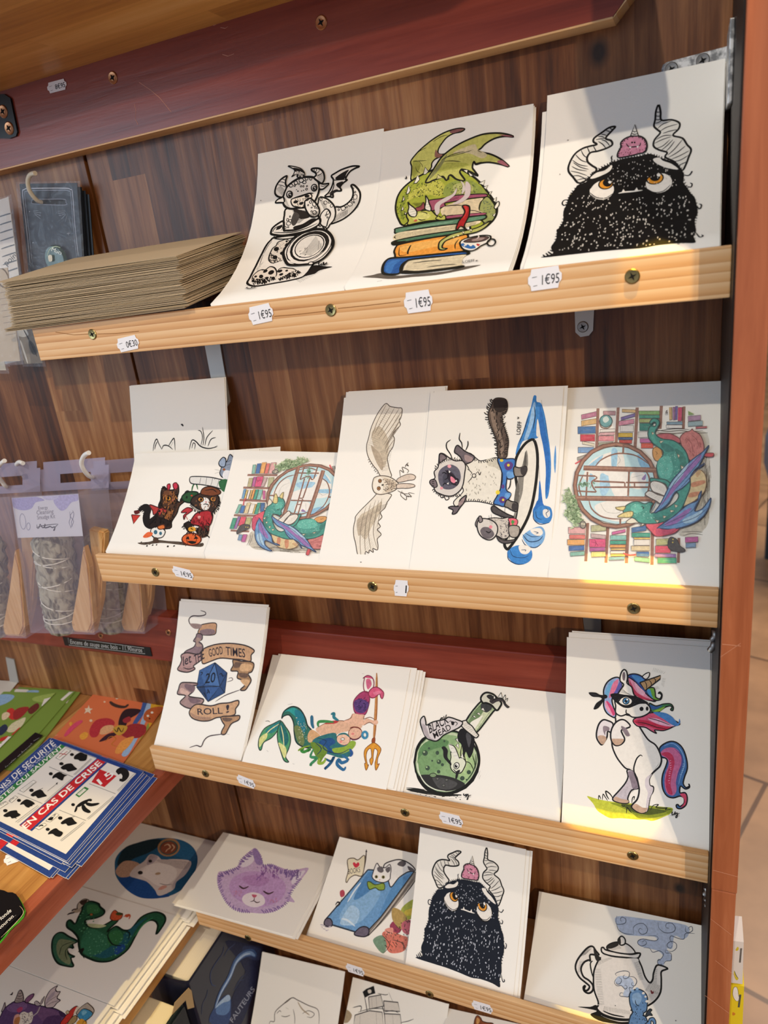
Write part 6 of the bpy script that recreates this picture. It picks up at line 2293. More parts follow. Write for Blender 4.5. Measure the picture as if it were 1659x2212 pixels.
art('P', (1100, 1860, 2.9678), '''
f b5c2da 690,355 900,375 1130,410 1150,470 1115,500 1060,480 1045,560 1010,560 1040,610 1035,640 1000,640 985,680 960,680 955,640 985,610 960,580 900,560 840,545 825,515 860,500 940,510 930,485 830,480 740,470 700,430
l 4a5262 3 690,350 685,400 720,405 745,395 745,370 720,360 712,380 725,385
l 4a5262 3 688,400 700,440 740,465 800,470
l 4a5262 3 800,470 795,430 820,405 860,402 885,430 880,460 850,470 830,450 838,432 855,440
l 4a5262 3 955,390 960,430 1000,460 1050,455 1065,430 1045,400 1010,400 1005,425 1025,432
l 4a5262 3 1130,420 1130,450 1150,460 1175,445 1170,420 1150,428 1158,440
l 4a5262 3 1190,465 1130,465 1120,500 1080,495 1040,480 1030,500 1045,530
l 4a5262 3 885,480 940,480 955,498 930,512 860,500 828,510 825,530 850,545 880,530 870,510 850,520
l 4a5262 3 860,555 900,560 920,585 960,575 985,590 985,610 970,630 950,640
l 4a5262 3 1000,570 1040,580 1070,560 1070,530 1040,515 1015,530 1015,550 1035,558 1045,540
l 4a5262 3 1000,570 1005,590 1035,590 1040,620 1035,638 1005,642 990,660
l 4a5262 3 985,660 960,665 950,645 960,630 972,640
F ece6de 141312 7 590,620 570,640 545,700 540,760 545,830 570,900 575,940 620,985 700,1010 760,1000 790,950 860,940 930,900 970,840 975,760 975,710 1005,695 1015,688 980,672 945,670 925,720 920,760 900,780 870,740 850,680 825,620 835,600 800,590
f ece6de 560,920 780,960 770,1010 690,1020 580,980
l 141312 12 575,925 560,945 600,985 680,1012 760,1018 790,1005
l 141312 6 600,960 660,985 740,1000
f 141312 440,935 520,935 560,925 590,990 700,1030 780,1030 780,1050 600,1030 520,985 560,960
F ece6de 141312 7 590,560 605,555 620,570 700,588 780,598 832,590 840,600 820,625 760,620 660,610 600,590
F ece6de 141312 6 625,560 640,535 690,520 750,530 790,560 805,592 740,595 660,580
f 2a2826 625,560 645,535 690,522 700,540 660,560
F ece6de 141312 6 705,530 698,505 720,482 742,500 742,530 720,540
f 2a2826 705,530 698,510 712,492 716,530
f ece6de 590,620 600,600 700,625 820,625 800,660 600,660
F ece6de 141312 8 575,605 555,575 535,548 505,555 470,590 435,640 425,690 450,745 490,780 515,805 500,830 480,825 488,800 475,810 482,835 510,848 535,830 535,795 510,765 475,740 460,690 480,650 510,635 520,640 520,600
f 2a2826 540,550 560,590 590,630 560,640 545,600
l 141312 6 535,640 520,660 530,720 545,760
h 1c1a18 3 22 545,690 575,930 585,690 610,925
h 1c1a18 3 14 560,640 640,620 570,670 660,625
h 1c1a18 3 20 600,960 780,985 605,930 770,960
h 1c1a18 3 18 830,640 860,760 800,650 835,765
h 1c1a18 3 16 925,700 905,790 950,690 945,790
h 1c1a18 3 14 870,830 960,860 900,780 975,800
h 1c1a18 3 12 450,640 440,720 480,640 465,700
h 1c1a18 3 14 530,560 490,600 505,560 460,610
h 1c1a18 3 16 880,930 970,850 860,880 930,830
h 1c1a18 3 12 640,560 700,530 660,575 720,560
f 7a2f34 905,832 912,828 918,838 925,835 925,850 915,852 910,850
f b8c6dc 680,770 700,740 760,740 790,760 800,800 770,860 760,870 730,860 740,820 720,800 690,790
l 4a5262 3 690,735 680,725 700,712 740,705 770,715 765,745 740,755 730,740 742,730
l 4a5262 3 765,740 800,745 818,770 805,800 785,795 790,775
l 4a5262 3 700,745 720,760 712,785 690,790 690,775
l 4a5262 3 800,800 790,815 770,812 775,840 765,870 740,870 710,865 715,845 735,850
l 4a5262 3 685,755 675,780 690,800 720,800 740,820 755,815 752,800 738,798
F 5f87b5 1a2836 5 770,870 780,840 820,822 860,835 885,870 885,920 880,960 860,980 880,1010 885,1045 860,1070 770,1070 775,1000 790,970 775,920
f 86a8cc 790,860 830,845 850,880 830,920 795,910
o 86a8cc 820,820 10 9 0
o 86a8cc 790,832 10 9 0
o e8e4dc 860,848 9 8 0
o e8e4dc 884,900 11 8 0
o e8e4dc 874,870 7 7 0
l 1a2836 4 808,890 815,920 835,930
r 1a2836 3 8 90 60 30 780,950 870,880 880,1040 780,1040
F 2f3a48 1a2020 4 880,975 900,950 915,955 905,970 918,990 895,990 875,1000
F 5f87b5 1a2836 4 870,1050 890,1030 900,1010 925,1005 940,1030 935,1060 915,1070 925,1040 910,1025 905,1060
o 2a2a2a 680,928 3 3 0
o 6a6a6a 1068,1024 4 4 0
''')

art('Q', (360, 1760, 3.072), '''
l 6a625a 4 680,1389 690,1370 715,1370 720,1310 770,1260 830,1215 870,1230 940,1265 1000,1290 1012,1340 1010,1389
l 6a625a 3 830,1215 800,1240 770,1260
l 6a625a 3 730,1320 750,1300 760,1310
l 6a625a 3 790,1280 810,1290
l 6a625a 3 840,1290 850,1340 850,1389
l 6a625a 3 900,1320 940,1300 980,1320 960,1345 930,1340
l 6a625a 3 760,1335 790,1340 820,1330
l b8a890 6 870,1240 900,1290 950,1330
''')

art('R', (360, 1760, 3.072), '''
p 141210 1300,1175 1325,1155 1375,1135 1385,1185 1350,1195 1315,1215
f d8d0c4 1335,1165 1355,1160 1358,1180 1340,1185
l 2a2624 4 1312,1200 1330,1300 1340,1389
l 2a2624 4 1400,1200 1440,1300 1450,1389
l 2a2624 4 1475,1180 1500,1240
Q dcd6cc 2a2624 4 1340,1210 1420,1195 1440,1270 1345,1290
Q dcd6cc 2a2624 4 1440,1235 1535,1245 1548,1305 1445,1300
Q dcd6cc 2a2624 4 1250,1330 1345,1300 1430,1310 1440,1400 1240,1400
Q dcd6cc 2a2624 4 1445,1320 1550,1325 1560,1400 1450,1400
l 2a2624 4 1235,1280 1290,1270 1285,1310
l 2a2624 3 1270,1310 1340,1290 1400,1285 1450,1290
l 2a2624 3 1440,1310 1500,1300 1540,1315
l 2a2624 3 1360,1215 1365,1285
l 2a2624 3 1390,1205 1395,1280
l 2a2624 3 1550,1380 1600,1370 1640,1355
l 2a2624 3 1285,1330 1280,1400
l 2a2624 3 1390,1310 1395,1400
l 2a2624 3 1500,1330 1505,1400
l 2a2624 3 1400,1185 1450,1195 1470,1190
f a8987c 1140,1300 1190,1290 1230,1330 1200,1380 1150,1370
''')

art('S', (860, 1760, 4.879), '''
F 8a4a28 2a1812 5 800,2200 810,2150 835,2115 870,2140 890,2175 940,2190 1000,2200 1020,2260 800,2260
f d8a060 830,2140 860,2160 850,2200 825,2200
l 2a1812 4 870,2150 890,2190
l 6a5a50 3 300,2195 360,2190 440,2170 400,2195
'''.replace('l 6a5a50 3 300,2195 360,2190 440,2170 400,2195\n', ''))
art('F', (680, 800, 2.9625), '''
F ede3d2 3a2e26 3.5 455,212 420,250 390,300 360,370 345,430 332,480 335,530 350,570 375,610 400,640 415,668 440,690 490,680 480,640 470,600 465,560 480,520 500,490 510,440 500,410 520,380 548,350 540,320 555,290 558,245 530,240 500,235 480,230
f c9b79c 365,400 400,360 430,370 470,440 470,520 455,600 440,620 420,580 390,520 370,460
f a8947c 360,480 385,500 420,540 440,600 430,640 400,600 375,540
l 7a6a58 3 460,215 400,330 360,440
l 7a6a58 3 480,235 430,320 380,410
l 7a6a58 3 510,240 460,330 400,420
l 7a6a58 3 540,245 480,340 410,440
l 7a6a58 3 556,262 500,350 430,450
l 7a6a58 3 556,300 500,390 440,480
l 7a6a58 3 540,330 500,400 450,490
l 7a6a58 3 548,352 500,420 450,500
l 7a6a58 3 520,385 480,440 450,510
l 7a6a58 3 510,440 470,500 455,540
h 5a4a3c 3 14 500,490 470,640 420,520 430,650
h 6a5a4a 2 20 455,240 340,480 490,260 390,500
h 6a5a4a 2 16 556,260 500,440 520,290 470,450
e 3a2e26 3 10 12 1 340,560 370,610 410,665
F ede3d2 3a2e26 3.5 410,780 370,820 330,860 290,900 262,935 258,960 248,1010 250,1060 262,1110 270,1160 285,1210 298,1228 305,1190 320,1200 325,1160 345,1170 350,1150 375,1165 372,1140 400,1150 405,1120 400,1080 425,1050 400,1020 420,1000 405,970 430,940 420,910 450,880 460,850 480,820 490,795 450,785
f c9b79c 290,930 340,900 400,860 430,840 420,900 390,960 360,1010 330,1080 300,1060 275,1000
f b5a28a 270,960 320,930 380,900 350,960 310,1010 280,1060
l 7a6a58 3 330,870 300,980 290,1100 300,1220
l 7a6a58 3 360,850 330,960 320,1080 325,1160
l 7a6a58 3 390,830 360,940 345,1050 360,1150
l 7a6a58 3 410,830 390,930 375,1040 400,1140
l 7a6a58 3 430,820 415,920 400,1000
h 5a4a3c 3 14 400,870 470,850 380,920 450,880
h 6a5a4a 2 18 270,960 330,1200 320,930 380,1130
h 6a5a4a 2 18 340,880 400,1100 370,860 420,1040
F e3d5bf 3a2e26 3.5 375,700 385,685 420,675 470,680 510,700 535,725 530,750 510,770 470,785 430,795 395,790 375,770 368,735
f c2ae92 440,690 500,705 525,730 500,765 450,780 470,740
r 4a3a30 3 8 0 20 60 430,690 520,710 520,755 440,785
r 4a3a30 2.5 7 90 20 26 378,720 420,690 430,790 380,780
f f2ead8 385,700 430,690 435,780 392,780 376,745
O e8862a 2a1a10 3.5 418,708 10 11 0
o 15100c 418,708 5 6 0
O e8862a 2a1a10 3.5 410,756 10 11 0
o 15100c 410,756 5 6 0
f 2a2420 428,732 440,728 442,738 430,740
l 3a2e26 3 525,700 570,680 600,670 640,680
l 3a2e26 3 530,715 580,700 640,700
l 3a2e26 3 535,745 580,750 630,745
l 3a2e26 3 530,770 570,790 600,790
F d9c4b0 3a2e26 3 530,695 580,670 620,665 645,680 635,700 600,705 560,715 530,715
F d9c4b0 3a2e26 3 530,730 580,725 630,730 640,745 600,755 560,755 525,755
l 3a2e26 3 550,690 545,640 570,655 560,620 600,640 590,660
l 3a2e26 3 560,770 550,800 585,830 590,805 620,810 600,785 640,790
l 3a2e26 3 560,780 580,800 605,812
l 3a2e26 4 580,620 585,605 600,612 590,600 600,592
''', tint=0.2)

art('G', (680, 800, 2.9625), '''
f 3d86cc 1400,165 1418,165 1420,200 1450,215 1475,300 1490,400 1505,500 1512,600 1508,700 1495,800 1478,820 1475,740 1480,620 1465,500 1450,400 1445,330 1435,420 1400,440 1330,455 1300,540 1285,535 1300,470 1330,400 1360,300 1385,230
f 9cc4e8 1395,220 1412,210 1405,300 1385,380 1360,440 1340,440 1370,340
f f3ece0 1445,240 1452,280 1445,330 1440,300
f 2a6fbe 1440,225 1462,300 1482,420 1500,520 1500,700 1478,800 1478,620 1460,480 1440,380
f f3ece0 1425,310 1440,380 1440,420 1418,415
f 5a9ad8 1540,480 1545,560 1538,660 1530,580
f 3d86cc 1395,900 1420,860 1470,865 1510,880 1520,930 1500,975 1450,980 1410,960
f 2a6fbe 1430,820 1440,700 1460,850 1480,860 1440,870 1400,900 1420,840
f e9e6de 1465,890 1500,895 1505,930 1480,945 1460,920
l 1a3c66 4 1400,900 1400,950 1440,985 1500,975
l 1a3c66 3 1415,900 1420,940 1450,955
l 1a3c66 3 1480,880 1495,900 1480,915 1490,940
f 7fb0de 1330,1070 1350,1040 1400,1010 1450,1000 1475,1040 1460,1100 1420,1130 1370,1125
f f3ece0 1380,1020 1440,1010 1460,1040 1440,1060 1400,1050
l 1a3c66 4 1325,1080 1350,1120 1410,1135 1450,1110
l 1a3c66 4 1330,1050 1370,1095 1430,1090 1460,1060
l 1a3c66 3 1345,1040 1390,1065 1440,1060
l 1a3c66 3 1400,1030 1430,1040 1415,1045
f 3d86cc 1232,1165 1250,1140 1300,1120 1360,1130 1390,1160 1385,1210 1340,1240 1280,1235 1240,1200
f f3ece0 1305,1125 1350,1120 1385,1140 1360,1175 1320,1170
l 1a3c66 4 1235,1170 1240,1210 1290,1240 1340,1240
l 1a3c66 3 1250,1150 1270,1190 1330,1200 1370,1185
l 1a3c66 3 1320,1150 1350,1150 1345,1160
l 2a2a2a 3 1310,460 1340,380 1370,290
l 2a2a2a 3 1395,380 1410,300 1405,230
l 2a2a2a 3 1450,190 1460,260
l 2a2a2a 3 1475,320 1490,420
l 2a2a2a 3 1430,540 1440,700
F ece6d8 161412 12 1405,450 1425,540 1420,680 1395,840 1360,950 1300,1060 1250,1130 1232,1145 1215,1120 1225,1080 1280,960 1300,800 1280,640 1290,560 1330,490 1370,452
f 8a857c 1355,510 1365,600 1340,680 1330,780 1300,880 1270,1000 1240,1090 1270,940 1310,800 1300,700 1330,600
f 5a5650 1350,520 1355,600 1335,640 1340,560
f 6a655e 1295,720 1310,760 1300,860 1280,900 1275,830
F e9e3d4 2a2426 4 960,560 990,530 1030,560 1060,580 1110,570 1170,560 1195,600 1195,700 1180,800 1160,860 1100,850 1040,840 970,840 930,860 900,870 890,840 940,790 950,760 920,700 960,640 965,600
f cfc8b6 1100,570 1180,570 1190,640 1150,620 1110,610
r a8a294 3 12 90 30 40 1000,600 1180,600 1160,820 960,800
e 2a2426 3.5 14 12 1 985,535 1060,580 1170,560
e 2a2426 3.5 14 12 -1 960,838 1040,838 1150,858
F 6a5f64 1e1a1c 5 900,495 915,480 940,500 965,520 1020,550 1010,580 970,600 950,585 935,560 915,540 895,525
f a08a88 960,540 1010,560 1000,585 965,580
F 6a5f64 1e1a1c 5 855,880 880,870 920,870 930,830 970,800 960,840 930,880 905,915 880,920 885,895
f 9a8482 920,850 960,810 950,850 925,870
l 1e1a1c 5 885,585 870,540 845,500 845,465 870,445
l 1e1a1c 5 945,500 940,465 925,440 930,400
l 1e1a1c 5 965,515 980,480 980,452
l 1e1a1c 4 915,580 915,550
l 1e1a1c 4 940,580 975,610 990,640
F d9d2ca 2a2426 5 795,570 800,535 825,535 860,560 900,580 945,580 965,610 960,660 950,730 930,770 890,800 850,805 800,790 770,770 760,730 740,725 740,705 770,690 765,650 790,620
F 7a6c70 1e1a1c 4 800,590 798,545 815,535 845,560 820,580
F 7a6c70 1e1a1c 4 770,700 740,705 738,725 765,750 785,740
f 5d5a68 790,680 800,640 840,610 880,605 920,630 935,680 920,730 880,760 830,760 800,730
f 454452 820,680 850,650 890,660 900,710 860,740 825,720
f 2e2230 845,640 870,650 900,680 915,710 900,735 870,720 850,690
f e8889c 870,680 890,690 902,712 890,722 872,710
p f4f0e8 858,640 870,650 860,660
p f4f0e8 905,700 912,712 900,712
p f4f0e8 845,725 858,718 856,732
l 14101a 5 835,640 855,660 850,690 830,700
l 14101a 5 815,660 830,655 845,665
l 14101a 5 820,740 830,725 845,725
l 14101a 5 848,650 900,690 918,700 912,735 870,725
o e8a0a8 862,615 12 11 0
o e8a0a8 812,755 10 9 0
l 2a2426 4 800,790 810,815 830,810 825,795
l 2a2426 4 825,795 840,830 860,820 845,800
e 2a2426 3.5 14 10 1 765,690 770,770 850,805 930,790
e 2a2426 3.5 14 10 -1 770,640 800,600 870,575 950,580
l 2a2426 3 975,630 1000,650 1008,665
l 2a2426 3 980,718 1000,695 1010,680
O - 2a2426 3 1020 675 12 12 0
l 2a2426 3 1030,665 1045,650 1055,670 1064,650 1058,672
F 3f78c0 1a2440 5 1170,570 1220,568 1282,572 1275,640 1270,690 1235,695 1235,660 1225,760 1255,790 1245,820 1215,870 1180,865 1145,850 1170,800 1195,740 1200,660
f 5a3a80 1215,600 1235,585 1260,590 1270,610 1255,635 1230,640 1215,620
o e8d040 1240,608 9 9 0
f 5a3a80 1185,815 1205,808 1225,820 1220,845 1195,850 1180,835
o e8d040 1206,830 8 8 0
o e8d040 1172,782 14 14 0
o e8d040 1196,578 12 9 0
o 5a3a80 1205,745 10 14 0
f 6aa0d8 1232,650 1275,655 1275,685 1235,690
f 6aa0d8 1225,785 1255,790 1240,820 1215,812
l 14101a 5 1255,695 1250,740 1235,765
F 8a8278 1e1a1c 5 1275,620 1310,625 1350,615 1358,640 1340,675 1310,680 1280,675
f 3a3434 1320,620 1355,620 1358,650 1340,675 1320,660
F 8a8278 1e1a1c 5 1230,830 1260,840 1295,850 1300,880 1290,905 1260,895 1235,880 1215,870
f 3a3434 1270,850 1300,860 1298,890 1275,900 1260,880
l 14101a 5 1218,880 1216,920
F 5a4a40 1e1612 4 1175,560 1170,500 1160,440 1140,390 1120,340 1110,280 1130,230 1150,185 1190,178 1225,190 1235,230 1225,270 1200,290 1205,340 1225,400 1240,450 1235,510 1225,560
f 8a7666 1125,260 1150,250 1160,320 1190,400 1210,480 1205,550 1190,540 1180,450 1140,360
f 2e2420 1150,190 1220,190 1230,240 1190,270 1150,250
e 1e1612 4 18 12 -1 1175,560 1165,450 1120,340 1110,270 1145,190
e 1e1612 4 18 12 1 1230,200 1225,270 1205,310 1240,440 1230,540
r 2a201c 3 20 100 30 60 1130,220 1220,210 1230,520 1180,540
F 4c4646 1e1a1c 5 1130,880 1150,870 1180,890 1230,920 1275,940 1230,945 1180,930 1140,910
e 1e1a1c 3 12 10 1 1180,930 1240,945
F cfc6ba 1e1a1c 4 1060,975 1090,955 1150,945 1200,950 1245,945 1240,1000 1245,1060 1210,1080 1160,1060 1120,1085 1080,1070 1050,1030
F 8a7f80 1e1a1c 4 1028,985 1050,940 1068,950 1062,990 1045,1010
F d6cfc6 1e1a1c 5 1050,960 1090,950 1140,965 1170,1000 1165,1050 1130,1085 1090,1080 1055,1050 1040,1000
f 6a6266 1060,1030 1080,1005 1120,1010 1150,1050 1120,1080 1080,1070
F 8a7f80 1e1a1c 4 1050,940 1065,935 1075,965 1055,975
o e88a98 1127,1004 11 11 0
l 1e1a1c 5 1095,1030 1115,1040 1130,1030
l 1e1a1c 4 1115,930 1125,980
l 1e1a1c 4 1130,920 1135,985
l 1e1a1c 4 1150,940 1160,975
l 1e1a1c 4 1140,970 1180,955
F e86a7a 2a1418 3 1240,950 1285,950 1300,975 1270,1025 1250,1010 1248,980
f 4a9a4a 1265,960 1280,970 1268,985 1258,975
f 4a9a4a 1265,985 1280,995 1262,1005
F b0a69a 1e1a1c 4 1245,1000 1305,1000 1310,1040 1290,1070 1250,1060
F 5a5252 1e1a1c 4 1165,1060 1200,1085 1240,1090 1280,1085 1270,1100 1220,1110 1180,1095
r 6a6266 3 10 45 40 40 1180,960 1240,950 1240,1060 1190,1070
T 1c1a1c 0.01 1315,412 1325,328 1290,412 LOEFF
l 1c1a1c 4 1296,312 1306,306 1298,300
''')

